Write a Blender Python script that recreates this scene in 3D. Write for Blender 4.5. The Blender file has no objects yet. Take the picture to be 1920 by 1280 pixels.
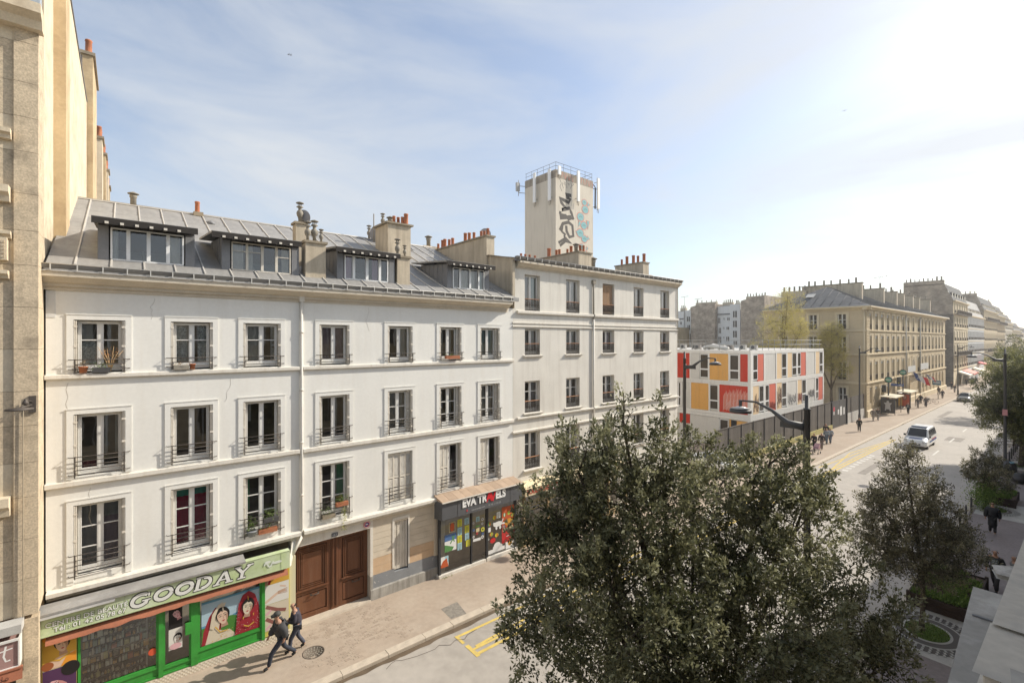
import bpy, bmesh, math, random
import numpy as np
from mathutils import Vector, Matrix, noise as mnoise

R = math.radians
random.seed(7)
rng = np.random.default_rng(11)
C = bpy.context.scene.collection
sc = bpy.context.scene

# ------------------------------------------------------------------ camera
# X runs along the street away from the viewer, Y across it, Z up; the far facade stands at Y = 19
H = 10.95          # eye height: a fourth-floor window
TH = R(50.48)      # angle between the view direction and the street
F = 880.0
D = 19.0
cam = bpy.data.cameras.new('camera'); camo = bpy.data.objects.new('camera', cam); C.objects.link(camo)
cam.sensor_width = 36.0; cam.lens = 36.0 * F / 1920.0
cam.shift_y = -3.0 / 1920.0
cam.clip_start = 0.05; cam.clip_end = 6000
camo.location = (0, 0, H)
camo.rotation_euler = (R(90), 0, TH - R(90))
sc.camera = camo

# ------------------------------------------------------------------ sun, sky, exposure
SUN_EL, SUN_DIR = R(35), Vector((0.945, -0.325, 0)).normalized()
sun = bpy.data.lights.new('sun', 'SUN'); suno = bpy.data.objects.new('sun', sun); C.objects.link(suno)
sun.energy = 4.3; sun.angle = R(0.6); sun.color = (1.0, 0.93, 0.82)
sv = Vector((SUN_DIR.x * math.cos(SUN_EL), SUN_DIR.y * math.cos(SUN_EL), math.sin(SUN_EL)))
suno.rotation_euler = sv.to_track_quat('Z', 'Y').to_euler(); suno.location = (60, -20, 60)
world = bpy.data.worlds.new('World'); sc.world = world; world.use_nodes = True
wn = world.node_tree.nodes; wl = world.node_tree.links; wn.clear()
wo = wn.new('ShaderNodeOutputWorld'); bg = wn.new('ShaderNodeBackground'); sky = wn.new('ShaderNodeTexSky')
sky.sky_type = 'NISHITA'; sky.sun_disc = False; sky.sun_elevation = SUN_EL
sky.sun_rotation = math.atan2(sv.x, sv.y)
sky.altitude = 40; sky.air_density = 1.0; sky.dust_density = 1.6; sky.ozone_density = 1.6
tc = wn.new('ShaderNodeTexCoord'); mp = wn.new('ShaderNodeMapping')
mp.inputs['Scale'].default_value = (1.0, 0.55, 2.6); mp.inputs['Rotation'].default_value = (R(8), R(14), R(20))
nz = wn.new('ShaderNodeTexNoise'); nz.inputs['Scale'].default_value = 1.9; nz.inputs['Detail'].default_value = 9; nz.inputs['Roughness'].default_value = 0.58
nz.inputs['Distortion'].default_value = 0.5
rp = wn.new('ShaderNodeValToRGB'); rp.color_ramp.elements[0].position = 0.36; rp.color_ramp.elements[1].position = 0.68
rp.color_ramp.elements[0].color = (0.24, 0.24, 0.24, 1); rp.color_ramp.elements[1].color = (0.88, 0.88, 0.88, 1)
mx = wn.new('ShaderNodeMixRGB'); mx.blend_type = 'MIX'
# high thin cloud veil: a pale even layer of varying thickness over the clear sky
mx.inputs[2].default_value = (3.9, 4.05, 4.2, 1)
wl.new(tc.outputs['Generated'], mp.inputs['Vector']); wl.new(mp.outputs[0], nz.inputs['Vector'])
wl.new(nz.outputs['Fac'], rp.inputs[0]); wl.new(rp.outputs[0], mx.inputs[0])
wl.new(sky.outputs[0], mx.inputs[1])
wl.new(mx.outputs[0], bg.inputs['Color']); wl.new(bg.outputs[0], wo.inputs['Surface'])
bg.inputs['Strength'].default_value = 0.15
sc.view_settings.view_transform = 'Standard'; sc.view_settings.look = 'None'
sc.view_settings.gamma = 1.0; sc.view_settings.use_curve_mapping = False
sc.view_settings.exposure = 0.42
sc.cycles.max_bounces = 6; sc.cycles.diffuse_bounces = 3; sc.cycles.glossy_bounces = 3; sc.cycles.transparent_max_bounces = 12
sc.cycles.transmission_bounces = 4; sc.cycles.volume_bounces = 0
sc.cycles.caustics_reflective = False; sc.cycles.caustics_refractive = False

# ------------------------------------------------------------------ measuring helpers (photo pixel -> point on a known plane)
cT, sT = math.cos(TH), math.sin(TH)
def ray(x, yy):
    a = x - 960.0
    return Vector((F * cT + a * sT, F * sT - a * cT, 637.0 - yy))
def PX(x, y=D):                      # X on the plane Y=y seen at column x
    r = ray(x, 0); return y * r.x / r.y
def PZ(x, yy, y=D):                  # height on the plane Y=y
    r = ray(x, yy); return H + y * r.z / r.y
def SY(x, X):                        # Y on the plane X=X seen at column x
    r = ray(x, 0); return X * r.y / r.x
def SZ(x, yy, X):
    r = ray(x, yy); return H + X * r.z / r.x
def G(x, yy, z=0.0):                 # point of the ground
    r = ray(x, yy); t = (H - z) / -r.z
    return Vector((r.x * t, r.y * t, z))
def AT(x, yy, Z):                    # point at depth Z
    r = ray(x, yy); t = Z / F
    return Vector((r.x * t, r.y * t, H + r.z * t))

# ------------------------------------------------------------------ objects
ORG = {}
def tag(o, label=None, cat=None, group=None, kind=None):
    if label: o['label'] = label
    if cat: o['category'] = cat
    if group: o['group'] = group
    if kind: o['kind'] = kind
    return o
def thing(name, label, cat, loc=(0, 0, 0), group=None):
    o = bpy.data.objects.new(name, None); C.objects.link(o); o.empty_display_size = 0.2
    o.location = loc; ORG[o.name] = Vector(loc)
    return tag(o, label, cat, group)
def place(name, me, parent=None, loc=(0, 0, 0), rot=None, scale=None):
    """link mesh data as an object; loc in world coordinates"""
    o = bpy.data.objects.new(name, me); C.objects.link(o)
    w = Vector(loc)
    if parent is not None:
        o.parent = parent; o.location = w - ORG[parent.name]
    else: o.location = w
    if rot: o.rotation_euler = rot
    if scale: o.scale = scale
    ORG[o.name] = w
    return o
def copy_tree(o, parent=None, keep=True):
    c = o.copy(); C.objects.link(c)
    if parent is not None:
        c.parent = parent; c.matrix_parent_inverse = o.matrix_parent_inverse
    ORG[c.name] = ORG.get(o.name, Vector((0, 0, 0)))
    for ch in list(o.children): copy_tree(ch, c)
    return c
def dup(o, loc, rz=None, label=None, group=None, s=None):
    c = copy_tree(o); c.location = loc
    if rz is not None: c.rotation_euler = (0, 0, rz)
    if label: c['label'] = label
    if group: c['group'] = group
    if s: c.scale = (s, s, s)
    return c

class MB:
    """collects polygons for ONE mesh; T maps facade (u, v, z) to the world"""
    def __init__(s, T=None): s.v = []; s.f = []; s.m = []; s.T = T; s.sm = []
    def add(s, vs, fs, m=0, smooth=False, raw=False):
        n = len(s.v)
        if s.T and not raw: vs = [s.T(*p) for p in vs]
        s.v += [tuple(p) for p in vs]
        for f in fs: s.f.append(tuple(i + n for i in f)); s.m.append(m); s.sm.append(smooth)
        return s
    def box(s, x0, x1, y0, y1, z0, z1, m=0):
        return s.add([(x0,y0,z0),(x1,y0,z0),(x1,y1,z0),(x0,y1,z0),(x0,y0,z1),(x1,y0,z1),(x1,y1,z1),(x0,y1,z1)],
            [(0,3,2,1),(4,5,6,7),(0,1,5,4),(1,2,6,5),(2,3,7,6),(3,0,4,7)], m)
    def quad(s, a, b, c, d, m=0): return s.add([a, b, c, d], [(0,1,2,3)], m)
    def poly(s, pts, m=0): return s.add(pts, [tuple(range(len(pts)))], m)
    def prism(s, prof, a0, a1, axis='u', m=0):
        """prof: closed (p, q) outline; axis u: p=v,q=z swept along u; v: p=u,q=z; z: p=u,q=v"""
        n = len(prof)
        def mk(a, p, q): return (a, p, q) if axis == 'u' else ((p, a, q) if axis == 'v' else (p, q, a))
        vs = [mk(a0, *p) for p in prof] + [mk(a1, *p) for p in prof]
        fs = [(i, (i+1) % n, n + (i+1) % n, n + i) for i in range(n)] + [tuple(range(n))[::-1], tuple(range(n, 2*n))]
        return s.add(vs, fs, m)
    def tube(s, pts, r, n=6, m=0, smooth=True, cap=True):
        pts = [Vector(p) for p in pts]; k = len(pts)
        rs = r if isinstance(r, (list, tuple)) else [r] * k
        vs = []
        for i, p in enumerate(pts):
            d = (pts[min(i+1, k-1)] - pts[max(i-1, 0)])
            if d.length < 1e-9: d = Vector((0, 0, 1))
            d.normalize(); a = d.cross(Vector((0, 0, 1)) if abs(d.z) < 0.9 else Vector((1, 0, 0))).normalized(); b = d.cross(a)
            for j in range(n):
                t = 2 * math.pi * j / n; vs.append(p + (a * math.cos(t) + b * math.sin(t)) * rs[i])
        fs = [(i*n+j, i*n+(j+1) % n, (i+1)*n+(j+1) % n, (i+1)*n+j) for i in range(k-1) for j in range(n)]
        if cap: fs += [tuple(range(n))[::-1], tuple(range((k-1)*n, k*n))]
        return s.add(vs, fs, m, smooth)
    def bar(s, a, b, w, m=0):
        """square bar"""
        return s.tube([a, b], w * 0.7, 4, m, False)
    def lathe(s, c, prof, n=12, m=0, smooth=True):
        vs = []; k = len(prof)
        for r, z in prof:
            for j in range(n):
                t = 2 * math.pi * j / n; vs.append((c[0] + r*math.cos(t), c[1] + r*math.sin(t), c[2] + z))
        fs = [(i*n+j, i*n+(j+1) % n, (i+1)*n+(j+1) % n, (i+1)*n+j) for i in range(k-1) for j in range(n)]
        fs += [tuple(range(n))[::-1], tuple(range((k-1)*n, k*n))]
        return s.add(vs, fs, m, smooth)
    def disc(s, c, nrm, r, th, n=20, m=0):
        c = Vector(c); nrm = Vector(nrm).normalized()
        return s.tube([c, c + nrm * th], r, n, m, False)
    def wall(s, u0, u1, z0, z1, holes, depth=0.25, v=0.0, m=0, mr=None, back=None, mb=1):
        """sheet with rectangular holes, reveals and (back) a dark room behind each"""
        mr = m if mr is None else mr
        us = sorted(set([u0, u1] + [h[0] for h in holes] + [h[1] for h in holes]))
        zs = sorted(set([z0, z1] + [h[2] for h in holes] + [h[3] for h in holes]))
        for a, b in zip(us, us[1:]):
            for c, d in zip(zs, zs[1:]):
                if b - a < 1e-6 or d - c < 1e-6: continue
                mu, mz = (a+b)/2, (c+d)/2
                if any(h[0] < mu < h[1] and h[2] < mz < h[3] for h in holes): continue
                s.quad((a,v,c),(b,v,c),(b,v,d),(a,v,d), m)
        for h in holes:
            a, b, c, d = h[:4]; e = v + depth
            s.quad((a,v,c),(a,e,c),(a,e,d),(a,v,d), mr); s.quad((b,v,c),(b,e,c),(b,e,d),(b,v,d), mr)
            s.quad((a,v,d),(b,v,d),(b,e,d),(a,e,d), mr); s.quad((a,v,c),(b,v,c),(b,e,c),(a,e,c), mr)
            if back:
                g = e + back; p = 0.25
                A, B, Cc, Dd = a-p, b+p, c-p, d+p
                s.quad((A,g,Cc),(B,g,Cc),(B,g,Dd),(A,g,Dd), mb)
                s.quad((A,e,Cc),(A,g,Cc),(A,g,Dd),(A,e,Dd), mb); s.quad((B,e,Cc),(B,g,Cc),(B,g,Dd),(B,e,Dd), mb)
                s.quad((A,e,Dd),(B,e,Dd),(B,g,Dd),(A,g,Dd), mb); s.quad((A,e,Cc),(B,e,Cc),(B,g,Cc),(A,g,Cc), mb)
        return s
    def mesh(s, name, mats, org=(0, 0, 0)):
        me = bpy.data.meshes.new(name)
        o = Vector(org)
        me.from_pydata([(p[0]-o.x, p[1]-o.y, p[2]-o.z) for p in s.v], [], s.f)
        if not isinstance(mats, (list, tuple)): mats = [mats]
        for mt in mats: me.materials.append(mt)
        me.polygons.foreach_set('material_index', s.m); me.polygons.foreach_set('use_smooth', s.sm)
        me.update(); return me
    def build(s, name, mats, parent=None, org=None):
        o = ORG[parent.name] if parent is not None else Vector(org or (0, 0, 0))
        return place(name, s.mesh(name, mats, o), parent, o)

def street(y=D): return lambda u, v, z: (u, y + v, z)
def side(X): return lambda u, v, z: (X + v, u, z)

class Print:
    """flat print: layered shapes on a plane (origin o, axes a, b), each a hair above the last"""
    def __init__(s, o, a, b, n):
        s.o = Vector(o); s.a = Vector(a); s.b = Vector(b); s.n = Vector(n); s.k = 0; s.mb = MB()
    def P(s, p): return s.o + s.a * p[0] + s.b * p[1] + s.n * (0.0015 + s.k * 0.0004)
    def poly(s, pts, m): s.mb.poly([s.P(p) for p in pts], m); s.k += 1
    def rect(s, x0, y0, x1, y1, m): s.poly([(x0,y0),(x1,y0),(x1,y1),(x0,y1)], m)
    def ell(s, x, y, rx, ry, m, n=18, rot=0, a0=0, a1=360):
        pts = []
        full = a1 - a0 >= 360
        for i in range(n if full else n + 1):
            t = R(a0 + (a1-a0) * i / n); px_, py_ = rx*math.cos(t), ry*math.sin(t)
            c, q = math.cos(rot), math.sin(rot); pts.append((x + px_*c - py_*q, y + px_*q + py_*c))
        s.poly(pts, m)
    def stroke(s, pts, w, m, close=False):
        """ribbon along a polyline, one layer"""
        if close: pts = list(pts) + [pts[0]]
        L, Rr = [], []
        for i, p in enumerate(pts):
            a = pts[max(i-1, 0)]; b = pts[min(i+1, len(pts)-1)]
            dx, dy = b[0]-a[0], b[1]-a[1]; l = math.hypot(dx, dy) or 1
            L.append((p[0]-dy/l*w/2, p[1]+dx/l*w/2)); Rr.append((p[0]+dy/l*w/2, p[1]-dx/l*w/2))
        n = len(pts)
        s.mb.add([s.P(p) for p in L + Rr], [(i, i+1, n+i+1, n+i) for i in range(n-1)], m); s.k += 1
    def build(s, name, mats, parent): return s.mb.build(name, mats, parent)

def text(name, body, size, parent, loc, mat, rz=0.0, ext=0.004, off=0.0, shear=0.0, align='LEFT', sx=1.0, space=1.0, tilt=R(90)):
    cu = bpy.data.curves.new(name, 'FONT'); cu.body = body; cu.size = size; cu.extrude = ext; cu.offset = off
    cu.shear = shear; cu.align_x = align; cu.align_y = 'CENTER'; cu.space_character = space; cu.resolution_u = 4
    cu.materials.append(mat)
    o = place(name, cu, parent, loc, (tilt, 0, rz)); o.scale = (sx, 1, 1)
    return o

# ------------------------------------------------------------------ materials
def mat(name, col, rough=0.8, var=0.12, scale=2.0, bump=0.0, bscale=40.0, metal=0.0, dirt=None, streak=False, dscale=1.2, dlo=0.5, dhi=0.8, spec=0.4, dmax=0.8, fine=0.06):
    m = bpy.data.materials.new(name); m.use_nodes = True; t = m.node_tree; n = t.nodes; l = t.links
    b = n['Principled BSDF']; b.inputs['Roughness'].default_value = rough; b.inputs['Metallic'].default_value = metal
    b.inputs['Specular IOR Level'].default_value = spec
    c = (*col, 1)
    if var <= 0 and not bump and not dirt:
        b.inputs['Base Color'].default_value = c; return m
    co = n.new('ShaderNodeTexCoord'); src = co.outputs['Object']
    n1 = n.new('ShaderNodeTexNoise'); n1.inputs['Scale'].default_value = scale; n1.inputs['Detail'].default_value = 5; l.new(src, n1.inputs['Vector'])
    n2 = n.new('ShaderNodeTexNoise'); n2.inputs['Scale'].default_value = scale * 14; n2.inputs['Detail'].default_value = 3; l.new(src, n2.inputs['Vector'])
    hs = n.new('ShaderNodeMapRange'); hs.inputs[1].default_value = 0.3; hs.inputs[2].default_value = 0.7
    hs.inputs[3].default_value = 1 - var; hs.inputs[4].default_value = 1 + var; l.new(n1.outputs['Fac'], hs.inputs[0])
    h2 = n.new('ShaderNodeMapRange'); h2.inputs[1].default_value = 0.3; h2.inputs[2].default_value = 0.7
    h2.inputs[3].default_value = 1 - fine; h2.inputs[4].default_value = 1 + fine; l.new(n2.outputs['Fac'], h2.inputs[0])
    mu = n.new('ShaderNodeMath'); mu.operation = 'MULTIPLY'; l.new(hs.outputs[0], mu.inputs[0]); l.new(h2.outputs[0], mu.inputs[1])
    vm_ = n.new('ShaderNodeVectorMath'); vm_.operation = 'SCALE'; vm_.inputs[0].default_value = col; l.new(mu.outputs[0], vm_.inputs['Scale'])
    last = vm_.outputs[0]
    if dirt:
        mp_ = n.new('ShaderNodeMapping'); l.new(src, mp_.inputs['Vector'])
        if streak: mp_.inputs['Scale'].default_value = (2.6, 2.6, 0.22)
        n3 = n.new('ShaderNodeTexNoise'); n3.inputs['Scale'].default_value = dscale; n3.inputs['Detail'].default_value = 8; n3.inputs['Roughness'].default_value = 0.62
        l.new(mp_.outputs[0], n3.inputs['Vector'])
        r3 = n.new('ShaderNodeMapRange'); r3.inputs[1].default_value = dlo; r3.inputs[2].default_value = dhi; r3.inputs[3].default_value = 0; r3.inputs[4].default_value = dmax
        l.new(n3.outputs['Fac'], r3.inputs[0])
        mx_ = n.new('ShaderNodeMixRGB'); l.new(r3.outputs[0], mx_.inputs[0]); l.new(last, mx_.inputs[1]); mx_.inputs[2].default_value = (*dirt, 1)
        last = mx_.outputs[0]
    l.new(last, b.inputs['Base Color'])
    if bump:
        nb = n.new('ShaderNodeTexNoise'); nb.inputs['Scale'].default_value = bscale; nb.inputs['Detail'].default_value = 4; l.new(src, nb.inputs['Vector'])
        bp = n.new('ShaderNodeBump'); bp.inputs['Strength'].default_value = bump; bp.inputs['Distance'].default_value = 0.01
        l.new(nb.outputs['Fac'], bp.inputs['Height']); l.new(bp.outputs[0], b.inputs['Normal'])
    return m
def flat(name, col, rough=0.7, metal=0.0, spec=0.4):
    return mat(name, col, rough, 0, metal=metal, spec=spec)

def glass_mat(name, tint=(0.9, 0.93, 0.92), refl=1.0):
    m = bpy.data.materials.new(name); m.use_nodes = True; t = m.node_tree; n = t.nodes; l = t.links; n.clear()
    o = n.new('ShaderNodeOutputMaterial'); mx_ = n.new('ShaderNodeMixShader'); tr = n.new('ShaderNodeBsdfTransparent'); gl = n.new('ShaderNodeBsdfGlossy')
    fr = n.new('ShaderNodeFresnel'); fr.inputs['IOR'].default_value = 1.5
    mm = n.new('ShaderNodeMath'); mm.operation = 'MULTIPLY_ADD'; mm.inputs[1].default_value = 3.3 * refl; mm.inputs[2].default_value = 0.03; mm.use_clamp = True
    tr.inputs['Color'].default_value = (*tint, 1); gl.inputs['Roughness'].default_value = 0.02
    co = n.new('ShaderNodeTexCoord'); nb = n.new('ShaderNodeTexNoise'); nb.inputs['Scale'].default_value = 1.3; l.new(co.outputs['Object'], nb.inputs['Vector'])
    bp = n.new('ShaderNodeBump'); bp.inputs['Strength'].default_value = 0.06; bp.inputs['Distance'].default_value = 0.05
    l.new(nb.outputs['Fac'], bp.inputs['Height']); l.new(bp.outputs[0], gl.inputs['Normal'])
    l.new(fr.outputs[0], mm.inputs[0]); l.new(mm.outputs[0], mx_.inputs[0]); l.new(tr.outputs[0], mx_.inputs[1]); l.new(gl.outputs[0], mx_.inputs[2])
    l.new(mx_.outputs[0], o.inputs['Surface']); return m

def rubble_mat(name, c1, c2, mortar, bw=0.42, bh=0.16):
    """coursed rubble masonry seen from afar"""
    m = bpy.data.materials.new(name); m.use_nodes = True; t = m.node_tree; n = t.nodes; l = t.links
    b = n['Principled BSDF']; b.inputs['Roughness'].default_value = 0.95
    co = n.new('ShaderNodeTexCoord'); mp_ = n.new('ShaderNodeMapping'); l.new(co.outputs['Object'], mp_.inputs['Vector'])
    sp = n.new('ShaderNodeSeparateXYZ'); l.new(mp_.outputs[0], sp.inputs[0]); ad = n.new('ShaderNodeMath'); l.new(sp.outputs[0], ad.inputs[0]); l.new(sp.outputs[1], ad.inputs[1])
    cb = n.new('ShaderNodeCombineXYZ'); l.new(ad.outputs[0], cb.inputs[0]); l.new(sp.outputs[2], cb.inputs[1])
    dn = n.new('ShaderNodeTexNoise'); dn.inputs['Scale'].default_value = 1.4; l.new(co.outputs['Object'], dn.inputs['Vector'])
    sc_ = n.new('ShaderNodeVectorMath'); sc_.operation = 'SCALE'; sc_.inputs['Scale'].default_value = 0.25; l.new(dn.outputs['Color'], sc_.inputs[0])
    av = n.new('ShaderNodeVectorMath'); l.new(cb.outputs[0], av.inputs[0]); l.new(sc_.outputs[0], av.inputs[1])
    br = n.new('ShaderNodeTexBrick'); l.new(av.outputs[0], br.inputs['Vector']); br.inputs['Scale'].default_value = 1
    br.inputs['Brick Width'].default_value = bw; br.inputs['Row Height'].default_value = bh; br.inputs['Mortar Size'].default_value = 0.022; br.inputs['Mortar Smooth'].default_value = 0.6
    br.inputs['Color1'].default_value = (*c1, 1); br.inputs['Color2'].default_value = (*c2, 1); br.inputs['Mortar'].default_value = (*mortar, 1)
    nn = n.new('ShaderNodeTexNoise'); nn.inputs['Scale'].default_value = 0.55; nn.inputs['Detail'].default_value = 8; l.new(co.outputs['Object'], nn.inputs['Vector'])
    mr = n.new('ShaderNodeMapRange'); mr.inputs[1].default_value = 0.3; mr.inputs[2].default_value = 0.7; mr.inputs[3].default_value = 0.62; mr.inputs[4].default_value = 1.3; l.new(nn.outputs['Fac'], mr.inputs[0])
    vs = n.new('ShaderNodeVectorMath'); vs.operation = 'SCALE'; l.new(br.outputs['Color'], vs.inputs[0]); l.new(mr.outputs[0], vs.inputs['Scale'])
    l.new(vs.outputs[0], b.inputs['Base Color'])
    bp = n.new('ShaderNodeBump'); bp.inputs['Strength'].default_value = 0.5; bp.inputs['Distance'].default_value = 0.04; bp.invert = True
    l.new(br.outputs['Fac'], bp.inputs['Height']); l.new(bp.outputs[0], b.inputs['Normal'])
    return m

def leaf_mat(name, ca, cb_, rough=0.42, trans=0.25):
    m = bpy.data.materials.new(name); m.use_nodes = True; t = m.node_tree; n = t.nodes; l = t.links
    b = n['Principled BSDF']; b.inputs['Roughness'].default_value = rough; b.inputs['Specular IOR Level'].default_value = 0.5
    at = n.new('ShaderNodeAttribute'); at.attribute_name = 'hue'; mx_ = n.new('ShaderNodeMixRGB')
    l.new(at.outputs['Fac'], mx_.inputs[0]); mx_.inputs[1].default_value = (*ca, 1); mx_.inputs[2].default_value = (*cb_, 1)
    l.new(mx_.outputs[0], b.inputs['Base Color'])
    tr = n.new('ShaderNodeBsdfTranslucent'); l.new(mx_.outputs[0], tr.inputs['Color'])
    ms = n.new('ShaderNodeMixShader'); ms.inputs[0].default_value = trans
    o = n['Material Output']; l.new(b.outputs[0], ms.inputs[1]); l.new(tr.outputs[0], ms.inputs[2]); l.new(ms.outputs[0], o.inputs['Surface'])
    return m

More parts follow.
